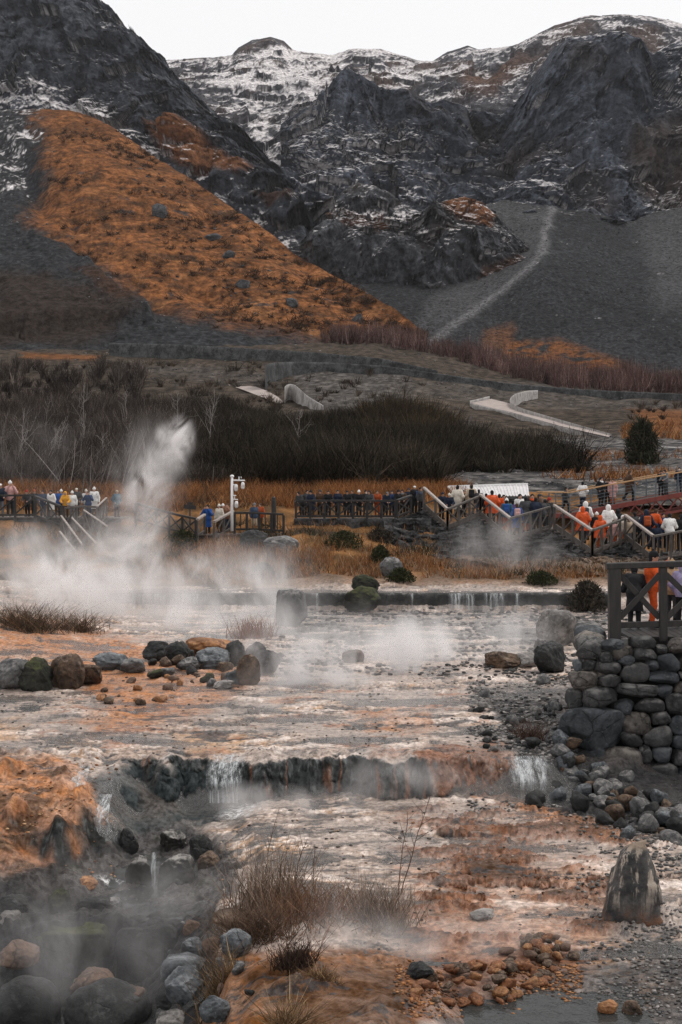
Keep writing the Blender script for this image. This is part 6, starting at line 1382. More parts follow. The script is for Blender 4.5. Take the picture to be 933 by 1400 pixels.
PEOPLE = [
 # left walkway
 (1, 661, 71.4, 3.86, 10, 'rail', 'jacket', 'navy', 'grey', 'cap', 'white', 'person in a white cap and navy jacket cut by the left edge of the photo', dict()),
 (14, 656, 71.6, 3.86, 20, 'photo', 'jacket', 'pink', 'black', 'beanie', 'white', 'person in a pale pink jacket and white knit hat holding up both hands', dict(shoec='white')),
 (38, 673, 71.8, 3.86, -15, 'rail', 'jacket', 'dgrey', 'black', 'beanie', 'red', 'person in a charcoal jacket and red knit hat', dict()),
 (47, 672, 72.4, 3.86, 30, 'down', 'jacket', 'black', 'black', 'beanie', 'rust', 'person in black with a rusty red knit hat, right of the red hat', dict()),
 (59, 677, 71.6, 3.86, 0, 'rail', 'jacket', 'jeans', 'jeans', 'hair', 'black', 'bareheaded person in a faded denim jacket behind the sloping dark railing', dict()),
 (70, 676, 71.4, 3.86, -20, 'down', 'long_coat', 'white', 'grey', 'hair', 'black', 'person in a long white coat with dark hair between denim and blue jackets', dict(scarf='black')),
 (79, 674, 72.4, 3.86, 20, 'pocket', 'jacket', 'blue', 'black', 'long_hair', 'brown', 'brown-haired person in a bright blue jacket behind the long white coat', dict()),
 (84, 680, 72.8, 3.86, 0, 'down', 'jacket', 'grey', 'black', 'beanie', 'white', 'person in grey with a white knit hat, half hidden left of the yellow coat', dict()),
 (90, 675, 71.0, 3.80, 0, 'rail', 'jacket', 'yellow', 'brown', 'hood', 'yellow', 'person in a yellow hooded coat', dict()),
 (99, 680, 71.0, 3.80, 15, 'down', 'jacket', 'white', 'grey', 'beanie', 'white', 'shorter person all in white right of the yellow coat', dict()),
 (105, 667, 72.8, 3.86, 0, 'pocket', 'jacket', 'dgrey', 'black', 'cap', 'cream', 'tall person in a charcoal jacket and cream cap behind the white hats', dict()),
 (121, 673, 71.0, 3.80, 0, 'photo', 'jacket', 'dkblue', 'jeans', 'hair', 'brown', 'person in a blue jacket holding a camera to the face', dict()),
 (118, 672, 73.2, 3.86, 0, 'down', 'jacket', 'white', 'grey', 'beanie', 'cream', 'person in a cream knit hat peeping over the blue jacket', dict()),
 (129, 665, 71.9, 3.86, 10, 'down', 'long_coat', 'white', 'grey', 'beanie', 'white', 'tall person in a white coat and white hat with dark backpack straps', dict(pack='dgrey')),
 (160, 680, 71.2, 3.86, 40, 'pocket', 'jacket', 'teal', 'black', 'cap', 'beige', 'person in a teal jacket at the steamy right end of the left walkway', dict()),
 # middle walkway
 (284, 690, 67.0, 3.10, -10, 'photo', 'long_coat', 'blue', 'black', 'hair', 'black', 'person in a long bright blue coat with both arms raised to the face', dict()),
 (300, 696, 67.4, 3.20, -30, 'down', 'jacket', 'cream', 'brown', 'beanie', 'cream', 'shorter person in a cream jacket and cream hat left of the mast', dict()),
 (305, 690, 68.2, 3.2, 20, 'down', 'jacket', 'brown', 'black', 'beanie', 'white', 'person in a dark brown coat and white hat by the mast', dict()),
 (312, 688, 67.8, 3.2, -20, 'photo', 'jacket', 'plaid', 'jeans', 'hair', 'brown', 'person in a reddish plaid jacket right beside the white mast', dict()),
 (348, 691, 68.4, 3.24, 30, 'down', 'jacket', 'jeans', 'beige', 'beanie', 'grey', 'person with a grey hat and blue-grey jacket behind the level railing', dict()),
 (356, 692, 69.0, 3.24, -30, 'down', 'jacket', 'rust', 'brown', 'hair', 'brown', 'person in a rusty orange jacket behind the grey hat', dict()),
 # deck
 (413, 687, 70.8, 3.86, -40, 'lean', 'jacket', 'dgrey', 'black', 'hair', 'black', 'person bending low at the left end of the deck', dict(pack='black')),
 (427, 673, 70.6, 3.86, -35, 'rail', 'long_coat', 'navy', 'brown', 'beanie', 'black', 'person in a long navy coat and black hat leaning on the deck rail', dict()),
 (449, 675, 70.8, 3.86, 0, 'rail', 'jacket', 'black', 'black', 'hair', 'black', 'broad person in a black jacket on the deck, arms on the rail', dict()),
 (474, 681, 70.8, 3.86, 15, 'rail', 'long_coat', 'black', 'black', 'cap', 'black', 'person in a long black coat and black cap on the deck', dict()),
 (491, 681, 70.7, 3.86, 0, 'rail', 'jacket', 'black', 'black', 'beanie', 'white', 'person in black with a bright white knit hat on the deck', dict(shoec='white')),
 (500, 677, 71.4, 3.86, 30, 'pocket', 'jacket', 'black', 'dgrey', 'hair', 'black', 'person in black with a white face mask on the deck', dict(mask='white')),
 (506, 679, 70.8, 3.86, -20, 'rail', 'long_coat', 'dgrey', 'tan', 'long_hair', 'black', 'long-haired person in a charcoal coat right of the white face mask', dict()),
 (516, 684, 71.6, 3.86, 0, 'rail', 'jacket', 'rust', 'rust', 'hair', 'brown', 'person in a rust-red suit on the deck', dict()),
 (527, 681, 70.8, 3.86, 20, 'lean', 'jacket', 'navy', 'black', 'cap', 'grey', 'person in a navy jacket and grey cap bending over the deck rail', dict()),
 (536, 677, 71.2, 3.86, 0, 'rail', 'jacket', 'dkblue', 'navy', 'hair', 'black', 'person in a dark blue jacket at the right part of the deck', dict()),
 (551, 676, 71.4, 3.90, -15, 'rail', 'jacket', 'brown', 'black', 'hair', 'black', 'person in a dark brown jacket by the rising end of the deck railing', dict(scarf='grey')),
 (567, 664, 72.0, 4.05, 20, 'down', 'long_coat', 'black', 'black', 'cap', 'white', 'tall person in a black coat and white cap at the head of the stairs', dict()),
 (575, 680, 71.8, 4.00, 40, 'down', 'jacket', 'dgrey', 'black', 'hair', 'black', 'person in a charcoal jacket just behind the tall black coat', dict(pack='blue')),
 (420, 679, 71.6, 3.86, 25, 'down', 'jacket', 'dgrey', 'black', 'hair', 'black', 'person in charcoal half hidden behind the long navy coat', dict()),
 (438, 677, 71.8, 3.86, -20, 'pocket', 'jacket', 'brown', 'black', 'beanie', 'dgrey', 'person in brown with a grey knit hat left of the broad black jacket', dict()),
 (462, 679, 71.9, 3.86, 10, 'down', 'jacket', 'navy', 'black', 'hair', 'black', 'person in navy standing back between the broad black jacket and the black cap', dict()),
 (482, 677, 71.8, 3.86, -30, 'down', 'jacket', 'black', 'navy', 'hair', 'brown', 'brown-haired person in black standing behind the bright white knit hat', dict()),
 (543, 680, 71.0, 3.88, 30, 'rail', 'jacket', 'black', 'black', 'beanie', 'black', 'person all in black with a black knit hat beside the dark blue jacket', dict()),
 (559, 673, 72.4, 3.95, -10, 'down', 'jacket', 'navy', 'black', 'cap', 'navy', 'person in navy with a navy cap behind the dark brown jacket', dict()),
 # upper landing and stairs
 (604, 673, 71.0, 3.75, 20, 'rail', 'jacket', 'navy', 'black', 'beanie', 'navy', 'person in navy with a navy hat on the upper landing', dict()),
 (615, 674, 70.6, 3.70, -10, 'rail', 'jacket', 'navy', 'black', 'beanie', 'cream', 'person in navy with a cream hat left of the long cream coat', dict()),
 (626, 663, 71.2, 3.78, 160, 'pocket', 'long_coat', 'cream', 'black', 'hair', 'black', 'person in a long cream coat seen from behind against the white roof', dict()),
 (645, 661, 71.6, 3.90, 175, 'down', 'long_coat', 'beige', 'grey', 'beanie', 'brown', 'person in a beige coat with a black backpack seen from behind', dict(pack='black')),
 (673, 670, 69.8, 3.46, 190, 'pocket', 'poncho', 'orange', 'black', 'hair', 'black', 'person in an orange poncho in front of the white roof', dict()),
 (683, 675, 70.2, 3.5, 150, 'down', 'jacket', 'orange', 'rust', 'cap', 'brown', 'person in an orange jacket right behind the poncho by the white roof', dict()),
 (693, 680, 68.9, 3.1, 170, 'down', 'jacket', 'teal', 'rust', 'beanie', 'white', 'person with a white knit hat and a bright blue backpack on the stairs', dict(pack='blue')),
 (701, 683, 69.4, 3.1, 200, 'down', 'jacket', 'purple', 'navy', 'hair', 'black', 'person in a purple jacket between the blue backpack and the blue coat', dict()),
 (707, 688, 68.2, 2.98, 180, 'down', 'long_coat', 'blue', 'navy', 'hair', 'brown', 'person in a bright blue coat with a pink bag on the back', dict(pack='pink')),
 (711, 673, 69.8, 3.2, 20, 'down', 'jacket', 'white', 'black', 'hair', 'black', 'black-haired person in a white jacket behind the blue coat with pink bag', dict()),
 (719, 676, 69.2, 3.1, 190, 'pocket', 'long_coat', 'dgrey', 'rust', 'beanie', 'dgrey', 'person in a long charcoal coat on the stairs right of the blue coat', dict()),
 (728, 672, 69.9, 3.2, 0, 'down', 'jacket', 'black', 'black', 'hair', 'black', 'dark-dressed person behind the long charcoal coat on the stairs', dict(scarf='orange')),
 (738, 671, 70.2, 3.2, 60, 'pocket', 'jacket', 'brown', 'black', 'cap', 'dgrey', 'person in a brown jacket and grey cap by the head of the footbridge', dict()),
 (742, 682, 69.2, 3.05, 150, 'lean', 'jacket', 'dgrey', 'black', 'hair', 'black', 'person bending down at the foot of the crowded stairs', dict(shoec='white')),
 (634, 672, 71.8, 3.85, 20, 'down', 'jacket', 'black', 'black', 'hair', 'black', 'dark figure squeezed between the cream coat and the beige coat', dict()),
 (655, 672, 71.4, 3.9, 190, 'down', 'jacket', 'dgrey', 'jeans', 'hair', 'black', 'person in charcoal and jeans right of the black backpack', dict()),
 (665, 675, 70.6, 3.7, 170, 'down', 'jacket', 'black', 'black', 'cap', 'black', 'person in a black cap just left of the orange poncho by the white roof', dict()),
 (689, 676, 70.4, 3.4, 10, 'down', 'jacket', 'brown', 'black', 'hair', 'black', 'person in brown behind the white knit hat with blue backpack', dict()),
 (733, 680, 69.0, 3.05, 175, 'rail', 'jacket', 'navy', 'black', 'hair', 'black', 'person in navy at the landing rail right of the long charcoal coat', dict()),
 (751, 679, 69.6, 3.1, 30, 'pocket', 'jacket', 'black', 'dgrey', 'beanie', 'red', 'person in black with a red hat near the head of the footbridge', dict()),
 # right-hand stairs
 (797, 691, 66.6, 2.72, 180, 'pocket', 'poncho', 'orange', 'dgrey', 'hood', 'orange', 'person in a billowing bright orange poncho halfway down the right stairs', dict()),
 (801, 679, 67.4, 2.85, 170, 'down', 'long_coat', 'white', 'grey', 'hood', 'white', 'person in a white hooded coat with a dark backpack on the right stairs', dict(pack='dgrey')),
 (816, 699, 66.8, 2.62, 10, 'down', 'jacket', 'black', 'black', 'beanie', 'white', 'shorter person in black with a white hat between the two orange ponchos', dict()),
 (821, 703, 65.6, 2.46, 185, 'pocket', 'poncho', 'orange', 'rust', 'hood', 'orange', 'shorter person in a round orange poncho on the lower landing', dict()),
 (832, 688, 67.0, 2.7, 195, 'pocket', 'poncho', 'white', 'black', 'hood', 'white', 'person in a white hooded poncho above the lower landing', dict()),
 (839, 712, 65.8, 2.5, 20, 'down', 'jacket', 'pink', 'rust', 'hair', 'brown', 'child in a pink jacket below the white poncho', dict()),
 (852, 703, 66.6, 2.62, 10, 'down', 'jacket', 'cream', 'orange', 'hood', 'white', 'person with a white hood round a dark face at the top of the lowest stairs', dict()),
 (860, 716, 66.2, 2.6, 30, 'down', 'jacket', 'beige', 'grey', 'hair', 'brown', 'person in a beige jacket squeezed behind the lowest stair handrail', dict()),
 (884, 693, 65.6, 2.5, 180, 'pocket', 'jacket', 'navy', 'navy', 'hood', 'navy', 'big person in navy with a rust-fronted backpack on the lowest stairs', dict(pack='rust')),
 (894, 692, 66.4, 2.55, 120, 'rail', 'jacket', 'orange', 'navy', 'hair', 'brown', 'person in an orange jacket between the navy backpack and the white jacket', dict()),
 (916, 699, 65.4, 2.36, 170, 'rail', 'jacket', 'white', 'black', 'hair', 'black', 'person in a white padded jacket with a black strap, seen from behind', dict()),
 (931, 703, 66.0, 2.4, 190, 'down', 'jacket', 'black', 'black', 'hair', 'black', 'person in black at the right edge beside the white padded jacket', dict()),
 (898, 716, 65.0, 2.34, 160, 'down', 'jacket', 'navy', 'black', 'beanie', 'navy', 'shorter person in navy left of the white padded jacket', dict()),
 (868, 700, 66.8, 2.7, 190, 'down', 'jacket', 'dgrey', 'black', 'hair', 'black', 'person in charcoal between the white hood and the navy backpack', dict()),
 (876, 708, 66.2, 2.6, 20, 'down', 'jacket', 'black', 'black', 'beanie', 'cream', 'person in black with a cream hat left of the navy backpack', dict()),
 (907, 701, 66.6, 2.5, 10, 'down', 'jacket', 'dkblue', 'black', 'hair', 'black', 'person in dark blue between the orange jacket and the white padded jacket', dict()),
 (845, 694, 67.6, 2.8, 180, 'down', 'jacket', 'black', 'black', 'hood', 'black', 'person in a black hooded jacket right of the white hooded poncho', dict()),
 # footbridge
 (773, 668, 74.9, None, 90, 'walk', 'jacket', 'dgrey', 'black', 'hair', 'black', 'person in charcoal walking at the left end of the footbridge', dict()),
 (797, 658, 75.4, None, 160, 'pocket', 'jacket', 'white', 'navy', 'hair', 'black', 'dark-haired person in a white jacket on the footbridge', dict()),
 (822, 652, 75.6, None, 30, 'pocket', 'long_coat', 'black', 'black', 'long_hair', 'black', 'long-haired person in a long black coat on the footbridge', dict(scarf='white')),
 (831, 655, 76.2, None, 0, 'down', 'jacket', 'black', 'black', 'cap', 'black', 'person in black with a cap behind the long black coat on the footbridge', dict()),
 (838, 658, 75.6, None, -20, 'down', 'long_coat', 'pink', 'rust', 'hair', 'black', 'person in a pink coat on the footbridge', dict()),
 (860, 643, 76.0, None, 100, 'walk', 'long_coat', 'brown', 'black', 'hair', 'brown', 'person in a dark brown coat striding along the middle of the footbridge', dict()),
 (904, 646, 76.8, None, 0, 'down', 'jacket', 'black', 'black', 'cap', 'black', 'person in black at the rail near the right end of the footbridge', dict()),
 (911, 650, 76.2, None, -60, 'rail', 'jacket', 'grey', 'dgrey', 'hair', 'black', 'person in a grey jacket reaching along the rail of the footbridge', dict()),
 (929, 640, 76.6, None, -10, 'down', 'jacket', 'navy', 'navy', 'hair', 'black', 'person in navy with a white face mask on the footbridge', dict(mask='white')),
 # near lookout
 (893, 750, 29.6, 2.76, 75, 'photo', 'jacket', 'orange', 'orange', 'beanie', 'black', 'near person in an orange jacket and black knit hat raising a camera', dict(fine=True)),
 (919, 778, 30.2, 2.76, 150, 'down', 'jacket', 'tan', 'dgrey', 'beanie', 'tan', 'near person in a tan padded jacket behind the second fence post', dict(fine=True)),
 (934, 776, 29.6, 2.76, 160, 'pocket', 'jacket', 'lilac', 'black', 'hood', 'lilac', 'near person in a lilac jacket at the right edge behind the fence', dict(fine=True)),
 (868, 785, 29.3, 2.76, 170, 'lean', 'long_coat', 'black', 'black', 'beanie', 'black', 'near person in a long black coat bending forward behind the fence', dict(fine=True)),
]
for (px, hy, Y, zf, rz, pose, top, tc, lc, hd, hc, lb, kw) in PEOPLE:
    if zf is None: zf = float((bl(px, 0, 0) + o0_bridge)[2]) + .02
    person(px, hy, Y, zf, rz, pose, top, tc, lc, hd, hc, lb, **kw)
# camera held by the near person
cp = at(905, 757, 29.5); root = empty('camera', cp, math.radians(75)); tag(root, 'black camera held up by the near person in orange', 'camera')
MB().bar([-.07, 0, 0], [.07, 0, 0], .06, .095).build('camera_body', M_blk, root); MB().tube([(0, -.03, 0), (0, -.12, 0), (0, -.13, 0)], [.036, .04, .038], 14).build('lens', M_blk, root)
MB().bar([-.03, 0, .06], [.03, 0, .06], .05, .03).build('viewfinder', M_blk, root)
# ------------------------------------------------------------------ vegetation
m_veg = mat_vc('dry_plants', 6.0, .25, 12, .2, .01, .9, spec=.1)
m_dark = mat_vc('thicket', 1.2, .35, 6, .3, .02, .95, spec=.05)
def ribbons(base, tip, bend, w0, w1, col, seg=3):
    """curved tapering blades: base/tip (N,3), bend (N,3) offset of the middle"""
    n = len(base); r = np.random.default_rng(n); d = tip - base; a = r.uniform(0, math.pi, n); side = np.stack([np.cos(a), np.sin(a), np.zeros(n)], -1)
    side -= d * (np.sum(side * d, 1) / (np.sum(d * d, 1) + 1e-9))[:, None]; side /= np.linalg.norm(side, axis=1)[:, None] + 1e-9
    rows = []
    for t in np.linspace(0, 1, seg + 1):
        c = base + d * t + bend * (4 * t * (1 - t)); w = (w0 + (w1 - w0) * t)
        rows += [c - side * (w / 2)[:, None], c + side * (w / 2)[:, None]]
    V = np.stack(rows, 1); k = 2 * (seg + 1); f = np.array([[2 * i, 2 * i + 1, 2 * i + 3, 2 * i + 2] for i in range(seg)])
    F4 = (f[None] + (np.arange(n) * k)[:, None, None]).reshape(-1, 4); return V.reshape(-1, 3), F4, np.repeat(col, k, 0)
def jitter(r, cols, n, lo=.6, hi=1.35):
    cols = np.array(cols, float); return cols[r.integers(len(cols), size=n)] * r.uniform(lo, hi, (n, 1))
def stuff(name, V, F4, C, mat, kind='stuff'): return tag(link(name, mk_mesh(name, V, F4, True, C), mat), kind=kind)
def grass(name, base, h, lean, w, cols, seed, mat=None, kind='stuff', parent=None):
    r = np.random.default_rng(seed); n = len(base); hh = r.uniform(.5, 1.15, n) * h; d = r.normal(size=(n, 3)) * lean; d[:, 2] = 1; tip = base + d * np.asarray(hh)[:, None]
    bend = r.normal(size=(n, 3)) * (hh * .12)[:, None]; bend[:, 2] = 0
    V, F4, C = ribbons(base, tip, bend, np.full(n, w) * r.uniform(.7, 1.4, n), np.full(n, w * .15), jitter(r, cols, n), 2)
    if parent is not None: return link(name, mk_mesh(name, V, F4, True, C), mat or m_veg, parent)
    return stuff(name, V, F4, C, mat or m_veg, kind)
OR_ = [(.30, .125, .042), (.22, .085, .030), (.38, .19, .08), (.13, .055, .024)]
ST_ = [(.24, .135, .07), (.38, .26, .17), (.15, .085, .045), (.28, .13, .05)]
DKG = [(.04, .038, .024), (.03, .033, .016), (.06, .045, .03)]
def gpos(px, Y):
    x = (px - W0 / 2) / F * Y; return np.stack([x, Y, gheight(x, Y) - .02], -1)
r = np.random.default_rng(21)
# straw bank between weir and walkways: patches
n = 42000; px = r.uniform(-60, 860, n); Y = r.uniform(56.5, 69.5, n); b = gpos(px, Y); q = b / 1.6
sx, sy = proj(b[:, 0], b[:, 1], b[:, 2]); dens = sst(fbm(q + 3, 4), -.22, .12) * np.maximum(.10, np.maximum(polymask(sx, sy, [(390, 752), (540, 755), (620, 775), (830, 785), (830, 802), (380, 812), (180, 800), (210, 745), (330, 735)], 14), .0)) * np.where(sx < 180, .5, 1)
m = r.uniform(size=n) < dens; b1 = b[m]; grass('straw_grass', b1, .42, .35, .035, ST_ + OR_[:2], 22)
m = (r.uniform(size=n) < sst(fbm(q * .8 + 30, 4), .02, .2) * .55) & ~m; grass('dark_grass', b[m], .38, .45, .05, DKG, 23)
# orange strips behind the walkways
n = 46000; px = r.uniform(-120, 640, n); Y = r.uniform(75, 90, n); P = np.stack([(px - W0 / 2) / F * Y, Y, np.where(Y < 82, table(px, np.clip(Y, 0, 83.9)), hz(px, Y)) - .05], -1)
m = r.uniform(size=n) < sst(fbm(P / 3 + 5, 4), -.15, .2) * np.where((px > 270) & (px < 300), .3, 1); grass('orange_grass', P[m], .8, .42, .035, OR_, 24)
m2 = (r.uniform(size=n) < .12) & ~m; grass('dead_undergrowth', P[m2], .7, .5, .05, [(.06, .042, .03), (.10, .065, .04)], 124)
n = 7000; px = r.uniform(850, 1200, n); py = r.uniform(566, 600, n); Y = np.interp(py, [560, 605], [235, 178]); P = np.stack([(px - W0 / 2) / F * Y, Y, hz(px, Y)], -1)
m = r.uniform(size=n) < sst(fbm(P / 9 + 5, 4), -.2, .1); grass('road_grass', P[m], 1.3, .4, .14, OR_, 25)
n = 5000; px = r.uniform(740, 960, n); Y = r.uniform(92, 150, n); P = np.stack([(px - W0 / 2) / F * Y, Y, hz(px, Y)], -1); m = r.uniform(size=n) < sst(fbm(P / 8 + 15, 4), .06, .2); grass('bank_grass', P[m], .9, .4, .09, OR_, 26)
# hillside grass bristle
# bare thicket: every shrub is a fan of thin twigs; reads as one mass
def thicket(name, px, Y, hgt, nst, w, cols, seed, spread=.5, foot=None, mat=None):
    r = np.random.default_rng(seed); n = len(px); B = np.stack([(px - W0 / 2) / F * Y, Y, hz(px, Y) - .1], -1)
    pn = fbm(B / 11 + 5, 3); hh = hgt * r.uniform(.5, 1.2, n) * (1 + 1.1 * pn); tone = np.repeat(np.clip(1 + 1.5 * fbm(B / 8 + 60, 3) + .5 * r.normal(size=n) * .5, .35, 2.2), nst); bb = np.repeat(B, nst, 0); H = np.repeat(hh, nst); k = len(bb)
    a = r.uniform(0, 6.283, k); rad = r.uniform(0, 1, k) ** .6 * spread; t = r.uniform(.45, 1.0, k)
    base = bb + np.stack([np.cos(a) * rad * H * .25, np.sin(a) * rad * H * .25, r.uniform(0, .35, k) * H * (t < .8)], -1)
    tip = bb + np.stack([np.cos(a) * rad * H + r.normal(size=k) * .2, np.sin(a) * rad * H + r.normal(size=k) * .2, H * t], -1)
    bend = r.normal(size=(k, 3)) * (H * .06)[:, None]
    V, F4, C = ribbons(base, tip, bend, np.full(k, w) * r.uniform(.6, 1.5, k), np.full(k, w * .3), jitter(r, cols, k) * tone[:, None], 2)
    return stuff(name, V, F4, C, mat or m_dark)
BR = [(.046, .034, .028), (.064, .047, .04), (.033, .026, .022), (.12, .10, .088)]
GRB = [(.024, .023, .016), (.036, .029, .02), (.018, .017, .014), (.06, .045, .033)]
r = np.random.default_rng(31)
n = 4200; px = r.uniform(-420, 600, n); Y = 88 * (250 / 88) ** r.uniform(0, 1, n)
z_ = at(px, np.zeros(n), Y); sxp, syp = proj((px - W0 / 2) / F * Y, Y, hz(px, Y))
keep = (syp > np.interp(px, [-420, 0, 150, 300, 330, 400, 460, 560, 600], [500, 505, 508, 528, 560, 575, 565, 560, 600]) + 6)
px, Y = px[keep], Y[keep]; gsel = r.uniform(size=len(px)) < sst(px, 180, 330)
thicket('bare_thicket', px[~gsel], Y[~gsel], 2.7, 56, .05, BR, 32, .75)
thicket('bare_thicket', px[gsel], Y[gsel], 2.3, 64, .06, GRB, 33, .85)
n = 420; px = r.uniform(555, 800, n); Y = 100 * (205 / 100) ** r.uniform(0, 1, n); sxp, syp = proj((px - W0 / 2) / F * Y, Y, hz(px, Y))
keep = (syp < 648 - 0 * px) & (syp > np.interp(px, [555, 600, 640, 700, 800], [582, 586, 596, 606, 638])); thicket('dark_brushwood', px[keep], Y[keep], 2.5, 90, .07, GRB, 34, .85)
n = 160; px = r.uniform(500, 612, n); Y = r.uniform(150, 190, n); thicket('olive_brushwood', px, Y, 3.4, 70, .10, [(.05, .038, .022), (.065, .045, .027), (.036, .028, .02)], 35, .8)
n = 420; px = r.uniform(560, 1250, n); Y = r.uniform(190, 300, n); kk = (r.uniform(size=n) < sst(fbm(np.stack([px / 60, Y / 25, 0 * px], -1), 3), -.1, .2)) & ((px < 620) | (px > 860)); thicket('scattered_brushwood', px[kk], Y[kk], 1.9, 46, .09, [(.055, .04, .03), (.08, .05, .035), (.035, .03, .022)], 38, .8)
n = 700; px = r.uniform(-400, 560, n); Y = r.uniform(215, 340, n); kk = r.uniform(size=n) < sst(fbm(np.stack([px / 50, Y / 20, 0 * px], -1) + 9, 3), -.15, .2); thicket('hillside_brushwood', px[kk], Y[kk], 2.0, 44, .09, [(.06, .045, .036), (.09, .062, .045), (.04, .033, .026)], 39, .8)
# red-brown birch belt at the foot of the talus
n = 1500; px = r.uniform(440, 1300, n); py = np.interp(px, [440, 575, 700, 860, 933, 1300], [478, 482, 508, 524, 530, 540]) + r.uniform(-16, 7, n); Y = np.clip(np.interp(py, [470, 500, 530], [440, 400, 335]), 320, 460)
thicket('birch_belt', px, Y, 6.0, 26, .12, [(.10, .052, .047), (.13, .07, .062), (.075, .042, .038), (.2, .14, .12)], 36, .3)
n = 260; px = r.uniform(-300, 200, n); Y = r.uniform(240, 330, n); thicket('foot_brushwood', px, Y, 3.5, 60, .12, BR, 37, .5)
# tangle of pale bare stems behind the left walkway
def sapling(px, Y, h, lean, seed, label, name='bare_tree', col=(.30, .26, .24), gz_=None, group='bare saplings in the thicket', rad=.05, nb=9):
    r = np.random.default_rng(seed); z0 = (hz(np.array([float(px)]), np.array([float(Y)]))[0] if gz_ is None else gz_) - .1; o = (float((px - W0 / 2) / F * Y), float(Y), float(z0))
    root = empty(name, o); tag(root, label, 'tree', group); m = mats_sap.setdefault(col, mat_plain('bark', col, .85, .4, 14, .4, .01, spec=.1))
    t = np.linspace(0, 1, 8); pts = np.stack([lean * h * t ** 1.4 + .04 * h * np.cumsum(r.normal(size=8)) * .4, .05 * h * np.cumsum(r.normal(size=8)) * .4, h * t], -1); pts[0] = 0
    MB().tube(pts, np.linspace(rad, rad * .25, 8), 6).build('trunk', m, root, smooth=True); b = MB()
    for i in range(nb):
        s = r.uniform(.25, .95); p = np.array([np.interp(s, t, pts[:, k]) for k in range(3)]); d = r.normal(size=3) * [.8, .8, .3] + [lean, 0, 1.0]; d /= np.linalg.norm(d); L_ = h * (1.05 - s) * r.uniform(.4, .7)
        q = np.array([p, p + d * L_ * .5 + r.normal(size=3) * .03 * h, p + d * L_ + [0, 0, .06 * h]]); b.tube(q, [rad * .45, rad * .3, rad * .12], 4, False)
        for _ in range(3):
            s2 = r.uniform(.3, 1); e = q[0] + (q[2] - q[0]) * s2; b.tube([e, e + (d + r.normal(size=3) * .5) * L_ * .35], [rad * .22, rad * .1], 3, False)
    b.build('branches', m, root, smooth=True)
mats_sap = {}
SAP = [(4, 96, 4.6, .05, 'pale bare sapling at the far left edge, behind the white cap'), (22, 92, 3.6, .25, 'pale bare sapling leaning right above the pink jacket'), (34, 98, 4.8, .1, 'tall pale bare sapling rising left of the red knit hat'), (50, 90, 3.0, .45, 'strongly leaning pale sapling above the denim jacket'), (62, 95, 3.4, .3, 'leaning bare sapling above the long white coat'), (76, 100, 4.2, .22, 'slender pale sapling above the blue jacket and the yellow coat'), (96, 92, 3.0, .2, 'short pale sapling behind the charcoal jacket with cream cap'), (112, 104, 4.4, .05, 'upright pale sapling above the blue jacket with the raised camera'), (140, 98, 3.2, -.1, 'pale sapling rising through the steam right of the tall white coat'), (165, 93, 3.0, .25, 'forked pale sapling at the right end of the left walkway'), (172, 108, 3.6, .1, 'thin sapling half hidden by the rising steam column'),
       (286, 130, 6.0, .08, 'tall crooked pale tree standing alone in the dark thicket above the camera mast'), (300, 140, 4.0, -.2, 'small pale tree leaning left beside the crooked one'), (243, 165, 5.0, .05, 'straight thin pale tree in the upper thicket, left of the pink path'), (112, 150, 6.5, .05, 'pale tree with upright twigs in the upper left thicket'), (60, 135, 5.0, .1, 'pale tree in the dark thicket far above the red knit hat'), (170, 150, 5.5, .0, 'pale bushy tree above the steam column'), (405, 135, 4.0, .1, 'thin pale tree in the greenish thicket below the pale parapet'), (640, 150, 3.5, .1, 'thin pale sapling in the brushwood below the road bend')]
for i, (px, Y, h, ln, lb) in enumerate(SAP): sapling(px, Y, h, ln, 60 + i, lb, rad=.045 if Y < 112 else .06, col=(.23, .205, .19) if i % 3 else (.16, .14, .13))
n = 330; r = np.random.default_rng(77); px = r.uniform(-320, 200, n); Y = r.uniform(84, 104, n); B0 = np.stack([(px - W0 / 2) / F * Y, Y, hz(px, Y)], -1); h = r.uniform(1.2, 3.8, n)
tip = B0 + np.stack([h * r.normal(.28, .35, n), r.normal(size=n) * .3, h], -1); V, F4, C = ribbons(B0, tip, r.normal(size=(n, 3)) * .15, np.full(n, .06), np.full(n, .02), jitter(r, [(.18, .16, .145), (.26, .23, .215), (.11, .09, .08)], n), 4); stuff('bare_stems', V, F4, C, m_veg)

Ph = loft_pick('grass_shoulder', 520, [(60, 180), (130, 170), (575, 455), (520, 478), (300, 445), (80, 330)], 51); rr = np.random.default_rng(52); kq = 26
bb = np.repeat(Ph, kq, 0); hh = np.repeat(rr.uniform(.6, 2.0, len(Ph)), kq); dd = rr.normal(size=(len(bb), 3)) * [.9, .9, .3] + [0, 0, .8]; V, F4, C = ribbons(bb + rr.normal(size=(len(bb), 3)) * [1.0, 1.0, 0] * hh[:, None] * .5, bb + dd * hh[:, None], rr.normal(size=(len(bb), 3)) * .1, np.full(len(bb), .22), np.full(len(bb), .08), jitter(rr, [(.05, .03, .02), (.08, .045, .025), (.03, .022, .017), (.13, .06, .028)], len(bb)), 2); stuff('hillside_scrub', V, F4, C, m_dark)
